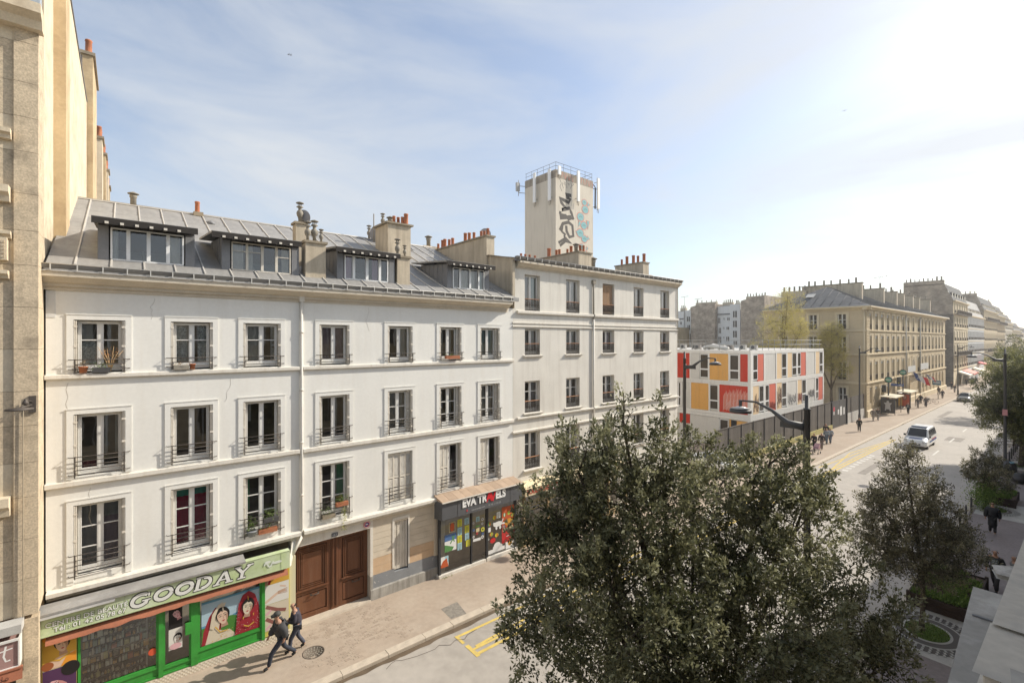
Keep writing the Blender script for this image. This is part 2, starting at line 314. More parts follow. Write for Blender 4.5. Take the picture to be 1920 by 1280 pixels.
M = dict(
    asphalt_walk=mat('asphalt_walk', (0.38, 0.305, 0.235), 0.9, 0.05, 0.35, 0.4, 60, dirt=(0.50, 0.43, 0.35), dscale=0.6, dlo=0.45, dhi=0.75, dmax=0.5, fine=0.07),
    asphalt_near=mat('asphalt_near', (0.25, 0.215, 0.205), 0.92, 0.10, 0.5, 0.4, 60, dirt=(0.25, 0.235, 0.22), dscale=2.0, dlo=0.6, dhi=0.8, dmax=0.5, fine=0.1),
    road=mat('road', (0.37, 0.335, 0.29), 0.72, 0.06, 0.25, 0.5, 70, dirt=(0.46, 0.42, 0.37), dscale=0.22, dlo=0.42, dhi=0.75, dmax=0.6, fine=0.10, spec=0.5),
    gutter=mat('gutter_wet', (0.13, 0.095, 0.062), 0.6, 0.2, 2.0, 0.3, 60),
    kerb=mat('kerb_granite', (0.50, 0.43, 0.34), 0.85, 0.10, 3, 0.3, 50, dirt=(0.33, 0.28, 0.22), dscale=4, dlo=0.55, dhi=0.8, dmax=0.5),
    concrete=mat('concrete_pale', (0.50, 0.485, 0.45), 0.9, 0.1, 2, 0.3, 60, dirt=(0.28, 0.27, 0.25), dscale=3, dmax=0.5),
    yellow=mat('road_yellow', (0.62, 0.46, 0.12), 0.8, 0.12, 3, dirt=(0.36, 0.31, 0.24), dscale=9, dlo=0.5, dhi=0.75, dmax=0.6),
    white_line=mat('road_white', (0.6, 0.58, 0.53), 0.8, 0.12, 3, dirt=(0.36, 0.34, 0.31), dscale=6, dmax=0.8),
    cream=mat('render_cream', (0.79, 0.775, 0.72), 0.88, 0.035, 0.7, 0.12, 25, dirt=(0.66, 0.61, 0.52), streak=True, dscale=1.1, dlo=0.5, dhi=0.9, dmax=0.5, fine=0.025),
    cream_b=mat('render_old_cream', (0.72, 0.685, 0.61), 0.9, 0.06, 0.8, 0.2, 25, dirt=(0.48, 0.43, 0.36), streak=True, dscale=1.0, dlo=0.48, dhi=0.80, dmax=0.6, fine=0.03),
    trim=mat('trim_cream', (0.71, 0.67, 0.59), 0.85, 0.06, 2, 0.1, 40, dirt=(0.45, 0.38, 0.29), streak=True, dscale=2.2, dlo=0.5, dhi=0.8, dmax=0.5),
    cornice=mat('cornice_cream', (0.60, 0.53, 0.42), 0.85, 0.08, 2, 0.1, 40, dirt=(0.38, 0.31, 0.22), dscale=3, dmax=0.4),
    stone=mat('limestone', (0.60, 0.49, 0.345), 0.92, 0.16, 1.6, 0.5, 30, dirt=(0.22, 0.18, 0.13), dscale=1.6, dlo=0.47, dhi=0.72, dmax=0.85, fine=0.2),
    stone_light=mat('limestone_light', (0.66, 0.56, 0.41), 0.92, 0.1, 1.6, 0.3, 30, dirt=(0.38, 0.29, 0.19), dscale=1.3, dlo=0.47, dhi=0.75, dmax=0.75, fine=0.08),
    ochre=mat('ochre_render', (0.56, 0.43, 0.26), 0.92, 0.1, 0.8, 0.2, 30, dirt=(0.34, 0.24, 0.14), dscale=1.0, dlo=0.45, dhi=0.72, dmax=0.8),
    zinc=mat('zinc', (0.345, 0.335, 0.315), 0.6, 0.16, 0.8, 0.1, 15, metal=0.2, dirt=(0.22, 0.21, 0.20), dscale=1.1, dlo=0.42, dhi=0.72, dmax=0.8, fine=0.08),
    zinc_seam=mat('zinc_seam', (0.56, 0.53, 0.48), 0.5, 0.08, 2, metal=0.2),
    zinc_dark=mat('zinc_dark', (0.22, 0.22, 0.225), 0.65, 0.12, 1.5, metal=0.0),
    gutter_zinc=mat('gutter_zinc', (0.20, 0.19, 0.175), 0.5, 0.12, 1.5, metal=0.3),
    rim=flat('gutter_rim', (0.62, 0.60, 0.55), 0.5, 0.2),
    fascia=mat('fascia_black', (0.035, 0.03, 0.026), 0.85, 0.2, 3),
    white=mat('white_paint', (0.72, 0.705, 0.66), 0.5, 0.04, 3, dirt=(0.55, 0.50, 0.42), dscale=6, dlo=0.6, dhi=0.85, dmax=0.5),
    white_clean=flat('white_plastic', (0.82, 0.82, 0.80), 0.4),
    shutter=mat('shutter_paint', (0.68, 0.63, 0.54), 0.6, 0.08, 3, dirt=(0.42, 0.36, 0.28), dscale=5, dmax=0.5),
    iron=flat('iron', (0.095, 0.08, 0.068), 0.6, 0.2),
    black=flat('black', (0.015, 0.015, 0.017), 0.6),
    charcoal=flat('charcoal', (0.075, 0.073, 0.072), 0.55),
    sign_grey=mat('sign_grey', (0.10, 0.103, 0.11), 0.45, 0.06, 2),
    room=flat('room_dark', (0.10, 0.09, 0.075), 0.9),
    room2=mat('room_brown', (0.24, 0.20, 0.145), 0.9, .5, .7),
    glass=glass_mat('glass'), glass_shop=glass_mat('glass_shop', refl=0.8),
    pane_dull=mat('pane_dull', (0.055, 0.043, 0.032), 0.55, 0.3, 0.6, spec=0.08),
    pane=mat('pane_far', (0.055, 0.045, 0.036), 0.2, 0.3, 0.6, spec=0.4),
    terra=mat('terracotta', (0.42, 0.155, 0.075), 0.85, 0.2, 3, dirt=(0.25, 0.13, 0.08), dscale=6),
    chim=mat('chimney_render', (0.56, 0.48, 0.36), 0.92, 0.1, 1.2, 0.3, 30, dirt=(0.30, 0.24, 0.17), streak=True, dscale=1.6, dlo=0.42, dhi=0.75, dmax=0.7),
    cap=mat('chimney_cap', (0.30, 0.25, 0.18), 0.92, 0.15, 3, 0.3, 40),
    cowl=mat('cowl_grey', (0.30, 0.27, 0.22), 0.8, 0.2, 4, dirt=(0.14, 0.12, 0.09), dscale=8),
    brown=mat('door_brown', (0.150, 0.060, 0.028), 0.55, 0.12, 1.5, dirt=(0.24, 0.15, 0.10), streak=True, dscale=3, dlo=0.5, dhi=0.85, dmax=0.5),
    brown_dark=mat('door_brown_dark', (0.085, 0.034, 0.018), 0.55, 0.12, 1.5),
    awn=mat('awning_rust', (0.36, 0.135, 0.075), 0.9, 0.12, 1.5, dirt=(0.30, 0.13, 0.08), streak=True, dscale=2),
    green=mat('shop_green', (0.045, 0.30, 0.045), 0.45, 0.12, 1.5, dirt=(0.035, 0.17, 0.03), dscale=2),
    peach=mat('paint_peach', (0.58, 0.41, 0.26), 0.9, 0.06, 2, dirt=(0.64, 0.52, 0.38), dscale=2.5),
    greyblue=mat('paint_greyblue', (0.24, 0.25, 0.26), 0.85, 0.06, 2, dirt=(0.62, 0.60, 0.56), dscale=5, dlo=0.62, dhi=0.66, dmax=0.9),
    plinth=mat('plinth', (0.40, 0.38, 0.34), 0.95, 0.15, 2, 0.5, 40, dirt=(0.14, 0.13, 0.11), streak=True, dscale=1.6, dlo=0.42, dhi=0.7, dmax=0.8),
    band=mat('banded_render', (0.64, 0.56, 0.44), 0.92, 0.07, 1.5, 0.2, 40, dirt=(0.40, 0.32, 0.22), dscale=1.6, dmax=0.5),
    hstone=mat('hotel_stone', (0.50, 0.40, 0.25), 0.92, 0.12, 0.5, 0.2, 20, dirt=(0.30, 0.24, 0.16), streak=True, dscale=0.8, dlo=0.45, dhi=0.8, dmax=0.6, fine=0.08),
    hlight=mat('hotel_light', (0.66, 0.56, 0.39), 0.9, 0.08, 0.6, dirt=(0.40, 0.33, 0.23), streak=True, dscale=0.8, dmax=0.5),
    rubble=rubble_mat('rubble', (0.44, 0.36, 0.28), (0.27, 0.22, 0.17), (0.42, 0.37, 0.30)),
    rubble_dark=rubble_mat('rubble_dark', (0.20, 0.17, 0.14), (0.10, 0.09, 0.075), (0.24, 0.21, 0.17)),
    pale=mat('pale_render', (0.64, 0.64, 0.62), 0.9, 0.05, 0.5, dirt=(0.45, 0.45, 0.44), streak=True, dscale=0.7, dmax=0.5),
    slate=mat('slate', (0.15, 0.15, 0.15), 0.9, 0.15, 1.5, spec=0.1),
    red=mat('panel_red', (0.56, 0.035, 0.012), 0.45, 0.03, 0.6, dirt=(0.34, 0.28, 0.22), streak=True, dscale=1.3, dlo=0.52, dhi=0.9, dmax=0.45), redp=mat('panel_coral', (0.66, 0.16, 0.105), 0.5, 0.03, 0.6),
    orange=mat('panel_orange', (0.74, 0.39, 0.10), 0.5, 0.03, 0.8, dirt=(0.34, 0.28, 0.22), streak=True, dscale=1.3, dlo=0.52, dhi=0.9, dmax=0.45), peachp=mat('panel_peach', (0.80, 0.60, 0.37), 0.5, 0.03, 0.6),
    offw=mat('panel_offwhite', (0.66, 0.64, 0.59), 0.5, 0.03, 0.6, dirt=(0.34, 0.28, 0.22), streak=True, dscale=1.3, dlo=0.52, dhi=0.9, dmax=0.45), steel=mat('frame_white', (0.78, 0.76, 0.71), 0.5, 0.04, 0.8, dirt=(0.5, 0.46, 0.4), streak=True, dscale=1.5, dmax=0.4),
    fence=mat('fence_grey', (0.10, 0.088, 0.076), 0.8, 0.16, 1.2, dirt=(0.16, 0.14, 0.12), streak=True, dscale=1.5),
    plinthy=mat('plinth_lichen', (0.42, 0.37, 0.15), 0.95, 0.15, 2, 0.3, 20, dirt=(0.24, 0.22, 0.09), dscale=2),
    bark=mat('bark', (0.10, 0.08, 0.06), 0.95, 0.25, 3, 0.6, 30),
    bark_pale=mat('bark_pale', (0.17, 0.13, 0.085), 0.95, 0.2, 2),
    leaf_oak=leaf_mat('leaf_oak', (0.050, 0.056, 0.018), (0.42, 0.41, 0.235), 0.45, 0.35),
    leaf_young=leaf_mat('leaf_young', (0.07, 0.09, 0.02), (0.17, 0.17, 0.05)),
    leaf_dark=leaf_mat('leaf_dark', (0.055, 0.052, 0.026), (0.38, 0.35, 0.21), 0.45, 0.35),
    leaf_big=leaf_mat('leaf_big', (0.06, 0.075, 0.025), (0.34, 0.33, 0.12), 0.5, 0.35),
    leaf_spring=leaf_mat('leaf_spring', (0.42, 0.35, 0.08), (0.66, 0.58, 0.20), 0.6, 0.4),
    leaf_grass=leaf_mat('leaf_grass', (0.075, 0.13, 0.025), (0.26, 0.36, 0.09), 0.6, 0.35),
    grass=mat('turf', (0.09, 0.14, 0.03), 0.95, 0.3, 3, 0.5, 40, dirt=(0.16, 0.12, 0.06), dscale=4),
    soil=mat('soil', (0.10, 0.07, 0.045), 0.95, 0.2, 4, 0.8, 40),
    wood=mat('planter_wood', (0.06, 0.042, 0.034), 0.9, 0.25, 2, 0.3, 30),
    ledge=mat('ledge_zinc', (0.25, 0.235, 0.205), 0.6, 0.2, 2.5, 0.05, 20, metal=0.1, dirt=(0.46, 0.435, 0.39), dscale=3, dlo=0.48, dhi=0.62, dmax=0.8, fine=0.1),
    ledge_stone=mat('ledge_stone', (0.50, 0.46, 0.39), 0.85, 0.1, 3, 0.15, 40, dirt=(0.30, 0.29, 0.27), dscale=6, dlo=0.5, dhi=0.75, dmax=0.7, fine=0.08),
)
SKIN = [flat('skin_a', (0.42, 0.24, 0.16), 0.6), flat('skin_b', (0.18, 0.095, 0.06), 0.6)]
_fl = {}
def FM(col, rough=0.7):
    k = (tuple(round(c, 3) for c in col), rough)
    if k not in _fl: _fl[k] = flat('colour_%d' % len(_fl), col, rough)
    return _fl[k]
# ================================================================== ground, road, pavements
def struct(mb, name, mats, parent=None): return tag(mb.build(name, mats, parent), kind='structure')
g = MB(); g.quad((-300,-600,-0.30),(2500,-600,-0.30),(2500,900,-0.30),(-300,900,-0.30)); struct(g, 'ground', M['concrete'])
ZR = -0.14
def kerb_y(x): return 15.65 if x < 14 else (15.65 - 0.55 * min(1, (x-14) / 26.0))
g = MB(); g.quad((-40,4.6,ZR),(420,4.6,ZR),(420,16.4,ZR),(-40,16.4,ZR)); struct(g, 'road', M['road'])
xs = [-40, 14, 40, 420]
g = MB()
for a, b in zip(xs, xs[1:]):
    ya, yb = kerb_y(a), kerb_y(b); g.add([(a,ya,0),(b,yb,0),(b,60,0),(a,60,0),(a,ya,-.25),(b,yb,-.25)], [(0,1,2,3),(0,4,5,1)])
pave_far = struct(g, 'pavement', M['asphalt_walk'])
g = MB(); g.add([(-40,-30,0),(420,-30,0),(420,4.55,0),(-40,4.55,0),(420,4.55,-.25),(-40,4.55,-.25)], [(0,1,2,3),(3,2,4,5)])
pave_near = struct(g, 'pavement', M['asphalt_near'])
# kerb stones, one object each
def kerb_stone(L):
    g = MB(); c = 0.03; prof = [(-.30,-.2),(-.30,.004-c),(-.30+c,.004),(0,.004),(0,-.2)]
    g.prism(prof, 0.008, L-0.008, 'u'); return g.mesh('kerb_stone', M['kerb'])
kme = [kerb_stone(1.45), kerb_stone(1.2), kerb_stone(1.6)]; kl = [1.45, 1.2, 1.6]
x = -3.0; i = 0
while x < 78:
    k = (i * 7 + i // 3) % 3; y = kerb_y(x); y2 = kerb_y(x + kl[k])
    place('kerb_stone', kme[k], pave_far, (x, y + 0.01, random.uniform(-.006, .004)), (0, 0, math.atan2(y2-y, kl[k])))
    x += kl[k]; i += 1
g = MB(); g.prism([(-.30,-.2),(-.30,.004),(0,.004),(0,-.2)], 78, 400, 'u')
o = g.build('kerb_line', M['kerb'], pave_far, None); o.location = (0, 15.11, 0)
x = 4.0
while x < 70:
    o = place('kerb_stone', kme[0], pave_near, (x + 1.45, 4.54, 0), (0, 0, math.pi)); x += 1.45
g = MB(); g.box(70, 400, 4.54, 4.84, -.2, .004); g.build('kerb_line', M['kerb'], pave_near)
# wet gutter with a wavy edge, 4 mm over the road
g = MB(); top = []; bot = []
for i in range(0, 260):
    x = -6 + i * 0.2; y = kerb_y(x) - .295
    w = 0.20 + 0.10 * mnoise.noise((x * .45, 3, 0)) + 0.07 * mnoise.noise((x * 1.7, 9, 0)) + .03 * mnoise.noise((x * 6, 1, 0))
    if x > 18: w *= 0.5
    top.append((x, y, ZR + .004)); bot.append((x, y - max(.05, w), ZR + .004))
n = len(top); g.add(top + bot, [(i, i+1, n+i+1, n+i) for i in range(n-1)]); struct(g, 'gutter_water', M['gutter'])
# yellow bus-bay markings
def ribbon(g, pts, w, z=ZR+.008, m=0):
    for a, b in zip(pts, pts[1:]):
        a = Vector((*a, 0)); b = Vector((*b, 0)); d = (b-a).normalized(); q = Vector((-d.y, d.x, 0)) * w/2
        g.add([(p.x, p.y, z) for p in (a-q, b-q, b+q, a+q)], [(0,1,2,3)], m)
        z += 0.0006
g = MB(); ribbon(g, [(9.5, 14.83), (36, 14.45)], .12)
g.quad((9.5,14.35,ZR+.0088),(9.62,14.35,ZR+.0088),(9.62,14.9,ZR+.0088),(9.5,14.9,ZR+.0088))
g.quad((9.5,13.45,ZR+.0075),(9.66,13.45,ZR+.0075),(9.66,14.2,ZR+.0075),(9.5,14.2,ZR+.0075))
ribbon(g, [(9.66, 13.58), (66, 13.12)], .14, ZR+.0082); ribbon(g, [(9.66, 13.86), (66, 13.40)], .11, ZR+.0086)
zz = [(9.8, 13.95)]; xx = 9.8; up = True
while xx < 60:
    xx += 9.0; zz.append((xx, 14.4 if up else 13.5)); up = not up
ribbon(g, zz, .11, ZR+.0092)
ribbon(g, [(46.5, 14.5), (61, 13.5)], .11, ZR+.011)
struct(g, 'road_marking', M['yellow'])
g = MB()
for i in range(9): a = 47 + i * 1.0; g.quad((a,12.55,ZR+.006),(a+.5,12.55,ZR+.006),(a+.5,12.95,ZR+.006),(a,12.95,ZR+.006))
for i in range(14): a = 60 + i * 9.0; g.quad((a,9.0,ZR+.006),(a+3,9.0,ZR+.006),(a+3,9.15,ZR+.006),(a,9.15,ZR+.006))
struct(g, 'road_marking', M['white_line'])
for k_, (x_, y_, a_, b_) in enumerate(((12.5,12.2,2.6,.9),(20,11.5,5.0,.6),(33,10.2,1.4,1.2),(47,11.3,6.0,.55),(70,8.3,3,1.4),(90,12.6,9,.6))):
    g = MB(); g.quad((x_,y_,ZR+.004),(x_+a_,y_-.05,ZR+.004),(x_+a_,y_+b_-.05,ZR+.004),(x_,y_+b_,ZR+.004)); struct(g, 'tar_patch', bpy.data.materials.get('road_patch') or mat('road_patch', (.25,.225,.195), .8, .15, 2, .4, 60))
rk = random.Random(8)
for x_, y_ in ((6.8,14.9),(14,12.9),(30,9.6),(52,10.6),(41,8.2)):
    pts = [(x_, y_)]
    for k_ in range(14): pts.append((pts[-1][0]+rk.uniform(.15,.5), pts[-1][1]+rk.uniform(-.22,.16)))
    g = MB(); ribbon(g, pts, .022, ZR+.0045); struct(g, 'road_crack', bpy.data.materials.get('crack_dark') or flat('crack_dark', (.12,.10,.085), .9))
# patches and covers in the far pavement
p1, p2, p3, p4 = G(827,1141), G(857,1127.5), G(875,1150), G(846,1160)
g = MB(); g.poly([(p.x, p.y, .004) for p in (p1, p2, p3, p4)])
g.build('tar_patch', mat('tar_patch', (.24,.215,.18), .95, .25, 8, .5, 60), pave_far)
# setts showing through the tar before the carriage door
sett = MB(); sett.prism([(0,-.01),(0,.004),(.006,.007),(.094,.007),(.1,.004),(.1,-.01)], 0, .155, 'u')
sme = [sett.mesh('sett', mat('sett_%d' % k, c, .95, .08, 3, .3, 50)) for k, c in enumerate([(.38,.305,.235),(.350,.28,.215),(.40,.325,.25)])]
ns = 0
for r_ in range(26):
    for c_ in range(22):
        d = (random.random() < 0.50)
        x = 4.6 + c_ * .172 + r_ * .0 + (.08 if r_ % 2 else 0); y = 18.62 - r_ * .112
        if d and ns < 290 and mnoise.noise((x * .9, y * .9, 2)) > -.12:
            place('sett', sme[(r_ * 3 + c_) % 3], pave_far, (x, y, random.uniform(-.003, .0015)), (0, 0, random.uniform(-.05, .05) + .06)); ns += 1
# manhole cover
mh = thing('manhole_cover', 'round cast iron manhole cover in the pavement in front of the brown carriage door', 'manhole cover', G(588, 1222))
g = MB(); c0 = ORG[mh.name]; g.lathe(c0, [(.37,-.02),(.37,.006),(.33,.006),(.33,.002),(.02,.002)], 24)
g.build('rim', mat('cast_iron', (.16,.13,.10), .8, .2, 8), mh)
g = MB()
for rr, nn_ in ((.27, 16), (.18, 11), (.09, 6)):
    for j in range(nn_):
        t = 6.283 * j / nn_; x, y = c0.x + rr*math.cos(t), c0.y + rr*math.sin(t); g.box(x-.022, x+.022, y-.022, y+.022, .002, .008)
tag(g.build('studs', M['cowl'], mh), kind='stuff')

# ================================================================== window makers
T0 = street(D)
def casement(par, T, u0, u1, z0, z1, depth, muntins=(), frame=.055, mw=None, curtain=None, name='window', mats=None, seed=0):
    """double-leaf French window: window > pane (two), curtain"""
    mw = mw or M['white']; v0, v1 = depth - .07, depth - .01
    g = MB(T); f = frame; um = (u0+u1)/2
    g.box(u0,u1,v0,v1,z1-f,z1); g.box(u0,u1,v0,v1,z0,z0+f*1.4)
    g.box(u0,u0+f,v0,v1,z0+f*1.4,z1-f); g.box(u1-f,u1,v0,v1,z0+f*1.4,z1-f)
    g.box(um-.05,um+.05,v0-.012,v1,z0+f*1.4,z1-f)
    for k in (0, 1):
        a, b = (u0+f, um-.05) if k == 0 else (um+.05, u1-f)
        s_ = .028
        g.box(a,a+s_,v0-.006,v1-.01,z0+f*1.4,z1-f); g.box(b-s_,b,v0-.006,v1-.01,z0+f*1.4,z1-f)
        g.box(a+s_,b-s_,v0-.006,v1-.01,z1-f-s_,z1-f); g.box(a+s_,b-s_,v0-.006,v1-.01,z0+f*1.4,z0+f*1.4+.10)
        for mu_ in muntins:
            zz_ = z0 + (z1-z0)*mu_; g.box(a+s_,b-s_,v0,v1-.02,zz_-.016,zz_+.016)
    w = g.build(name, mw, par)
    for k in (0, 1):
        a, b = (u0+f, um-.05) if k == 0 else (um+.05, u1-f)
        p = MB(T); p.quad((a,v0+.02,z0+f),(b,v0+.02,z0+f),(b,v0+.02,z1-f),(a,v0+.02,z1-f))
        place('pane', p.mesh('pane', M['glass'], ORG[par.name]), w, ORG[par.name])
    if curtain:
        for (a, b, c, d, col) in curtain:
            drape(w, T, u0 + (u1-u0)*a, u0 + (u1-u0)*b, z0 + (z1-z0)*c, z0 + (z1-z0)*d, depth + .06, col)
    return w
def drape(w, T, a, b, c, d, v, m):
    p = MB(T); n = max(6, int((b-a)/.035)); vs = []
    for i in range(n+1):
        t = i / n; u = a + (b-a)*t; q = .022*math.sin(t*n*1.15 + a*9) + .012*math.sin(t*n*.47)
        vs += [(u, v+q, c), (u, v+q*.6, d)]
    p.add(vs, [(2*i, 2*i+2, 2*i+3, 2*i+1) for i in range(n)], 0, True)
    p.build('curtain', m, w)
CL = dict(lace=mat('lace', (.85,.85,.80), .9, .25, 6, dirt=(.22,.22,.20), dscale=22, dlo=.45, dhi=.6, dmax=.7), veil=mat('veil', (.62,.58,.52), .9, .15, 2), pink=flat('cloth_pink', (.42,.20,.32)),
    red=mat('cloth_red', (.52,.03,.08), .9, .2, 2), teal=flat('cloth_teal', (.08,.42,.32)), green=flat('cloth_green', (.18,.50,.26)), grey=mat('cloth_grey', (.45,.43,.41), .9, .12, 2),
    mauve=mat('cloth_mauve', (.38,.28,.30), .9, .2, 2), white=mat('cloth_white', (.60,.59,.55), .9, .1, 3), brownred=mat('cloth_brown', (.34,.08,.08), .9, .2, 2), tan=mat('cloth_tan', (.42,.27,.16), .9, .1, 2),
    aqua=flat('cloth_aqua', (.38,.50,.48)))
def surround(w, T, u0, u1, z0, z1, wd=.15, wt=.15, th=.03, m=None):
    g = MB(T)
    g.box(u0-wd,u0,-th,0,z0,z1+wt); g.box(u1,u1+wd,-th,0,z0,z1+wt); g.box(u0,u1,-th,0,z1,z1+wt)
    g.box(u0-wd-.015,u1+wd+.015,-th-.015,-th-.001,z1+wt-.02,z1+wt+.012)
    g.build('surround', m or M['cream'], w)
def folded_shutter(w, T, u, z0, z1, depth, dirn, tone=None, wide=.20):
    """folding shutter leaves stacked against the reveal; dirn +1 opens from the left reveal"""
    g = MB(T); t = .028
    for k in range(2):
        a = u + dirn * (.008 + k * (t + .008)); b = a + dirn * t; lo, hi = min(a, b), max(a, b); v0 = -.02 + k*.012; v1 = v0 + wide
        g.box(lo,hi,v0,v0+.03,z0,z1); g.box(lo,hi,v1-.03,v1,z0,z1); g.box(lo,hi,v0+.03,v1-.03,z0,z0+.06); g.box(lo,hi,v0+.03,v1-.03,z1-.06,z1)
        n = int((z1-z0-.12)/.045)
        for i in range(n):
            zc = z0+.06+.045*(i+.5); g.box(lo+.004,hi-.004,v0+.03,v1-.03,zc-.012,zc+.012)
    for zc in (z0+(z1-z0)*.12, z0+(z1-z0)*.5, z0+(z1-z0)*.88):
        g.box(min(u,u+dirn*.085),max(u,u+dirn*.085),-.035,-.02,zc-.03,zc+.03)
    g.build('shutter', tone or M['shutter'], w)
def leaf_shutter(w, T, u0, u1, z0, z1, v, tone=None):
    """slatted leaf standing across the opening"""
    g = MB(T); e = .035
    g.box(u0,u0+e,v,v+.03,z0,z1); g.box(u1-e,u1,v,v+.03,z0,z1)
    for zc in (z0+.05, (z0+z1)/2, z1-.05): g.box(u0+e,u1-e,v,v+.03,zc-.05,zc+.05)
    n = int((z1-z0)/.05)
    for i in range(n):
        zc = z0+.05*(i+.5)
        if min(abs(zc-q) for q in (z0+.05,(z0+z1)/2,z1-.05)) < .07: continue
        g.add([(u0+e,v+.002,zc-.018),(u1-e,v+.002,zc-.018),(u1-e,v+.026,zc+.016),(u0+e,v+.026,zc+.016)], [(0,1,2,3)])
    g.build('shutter', tone or M['shutter'], w)
def bar_railing(w, T, u0, u1, z0, z1, n=5, out=.12, ext=.14):
    g = MB(T); v = -out; b = .0125
    for i in range(n):
        z = z0 + (z1-z0) * i / (n-1)
        a, c = (u0-ext, u1+ext) if i in (0, n-1) else (u0, u1)
        if i in (0, n-1):
            g.tube([(a,0,z),(a+.02,v,z),(c-.02,v,z),(c,0,z)], b, 4)
        else: g.tube([(a,v,z),(c,v,z)], b, 4)
    for u in (u0+.01, u1-.01): g.box(u-.013,u+.013,v-.012,v+.012,z0-.10,z1+.02)
    g.build('railing', M['iron'], w)
def lace_railing(w, T, u0, u1, z0, z1, v=.06, wood=True):
    """cast balconette: scrolls between two rails, wooden handrail"""
    g = MB(T)
    for z in (z0+.03, z1-.03, z1-.12, z0+.12): g.box(u0,u1,v-.008,v+.008,z-.008,z+.008)
    n = max(3, int((u1-u0)/.11)); s_ = (u1-u0)/n
    for i in range(n+1): g.box(u0+i*s_-.007,u0+i*s_+.007,v-.007,v+.007,z0,z1)
    for i in range(n):
        c = u0+(i+.5)*s_; hz = (z0+z1)/2; rz_ = (z1-z0)/2-.13
        pts = [(c+s_*.36*math.cos(t), v, hz+rz_*math.sin(t)) for t in [k*math.pi/4 for k in range(9)]]
        g.tube(pts, .007, 4, cap=False)
        g.tube([(c-s_*.4,v,hz-rz_*.5),(c+s_*.4,v,hz+rz_*.5)], .006, 4); g.tube([(c+s_*.4,v,hz-rz_*.5),(c-s_*.4,v,hz+rz_*.5)], .006, 4)
    r_ = g.build('railing', M['iron'], w)
    g = MB(T); g.box(u0-.02,u1+.02,v-.03,v+.03,z1,z1+.035); g.build('handrail', M['trim'] if not wood else mat('handrail_wood', (.42,.22,.12), .7, .1), w)

# ================================================================== building A: white house with two shops
A = thing('apartment_house', 'long white house with zinc roof above the green beauty shop and travel agency', 'house', (7, 19, 0))
XA0, XA1 = -1.76, PX(961.5)
cols = [(138,235),(320,399),(456,526),(598.5,654.7),(726.7,773),(823.7,864.6),(899.9,936.3)]
rows = [(9.955,11.55,1),(6.86,8.74,2),(3.90,6.04,3)]         # sill, head, storey
WU = [(PX(a), PX(b)) for a, b in cols]
zl = 3.69
holes = [(a, b, r0, r1) for (a, b) in WU for (r0, r1, k) in rows]
w = MB(T0); w.wall(XA0, XA1, zl, 12.6, holes, depth=.26, m=0, back=.9, mb=1)
w.build('wall', [M['cream'], M['room2']], A)
g = MB(T0); g.box(XA1-.004, XA1+.0, .003, 8, zl, 12.6); g.box(XA0+.001,XA1-.005,7.9,8.1,0,16.4); g.build('rear_wall', M['cream'], A)
V = CL
specs = {
 (0,1): dict(mu=(.62,), cur=[(.05,.40,.02,.6,V['lace']),(.05,.33,.62,.97,V['veil']),(.66,.75,.02,.97,V['grey'])]),
 (1,1): dict(mu=(.62,), cur=[(.05,.38,.02,.97,V['lace']),(.68,.95,.02,.97,V['lace']),(.38,.47,.02,.97,V['veil'])]),
 (2,1): dict(mu=(.62,), cur=[(.05,.47,.02,.97,V['veil']),(.54,.6,.02,.97,V['grey'])], leafR=.78),
 (3,1): dict(mu=(), cur=[(.06,.94,.02,.97,V['mauve'])]),
 (4,1): dict(mu=(), cur=[(.52,.92,.02,.97,V['veil'])]),
 (5,1): dict(mu=(), cur=[(.12,.30,.02,.97,V['veil']),(.55,.8,.02,.97,V['veil'])], side=1),
 (6,1): dict(mu=(), cur=[(.05,.94,.02,.97,V['aqua'])], side=1),
 (0,2): dict(mu=(), cur=[(.56,.66,.3,.97,V['veil']),(.84,.92,.3,.97,V['veil']),(.05,.48,.02,.2,V['brownred'])]),
 (1,2): dict(mu=(), cur=[(.05,.12,.1,.97,V['veil']),(.80,.86,.3,.97,V['grey'])]),
 (2,2): dict(mu=(), cur=[(.05,.2,.6,.97,V['grey'])]),
 (3,2): dict(mu=(), cur=[(.56,.70,.1,.97,V['grey'])]),
 (4,2): dict(mu=(.62,.3), cur=[(.05,.94,.02,.97,V['veil'])], side=1),
 (5,2): dict(mu=(.62,.3), cur=[(.05,.28,.02,.97,V['veil']),(.6,.8,.02,.97,V['veil'])], side=1),
 (6,2): dict(mu=(.62,.3), cur=[(.1,.9,.02,.97,V['veil'])], side=1),
 (0,3): dict(mu=(.66,.36), cur=[(.05,.48,.02,.97,V['grey']),(.53,.95,.02,.75,V['mauve']),(.53,.95,.75,.97,V['grey'])]),
 (1,3): dict(mu=(.66,.36), cur=[(.05,.95,.02,.84,V['red']),(.05,.95,.84,.97,V['teal'])]),
 (2,3): dict(mu=(.66,.36), cur=[(.05,.16,.4,.97,V['green'])]),
 (3,3): dict(mu=(.66,.36), cur=[(.68,.94,.3,.97,V['green']),(.56,.70,.3,.97,V['veil'])]),
 (4,3): dict(shut=(0,1)), (5,3): dict(mu=(.36,), cur=[(.6,.8,.02,.6,V['white'])], shut=(0,.42)), (6,3): dict(mu=(), cur=[], shut=(0,.36)),
}
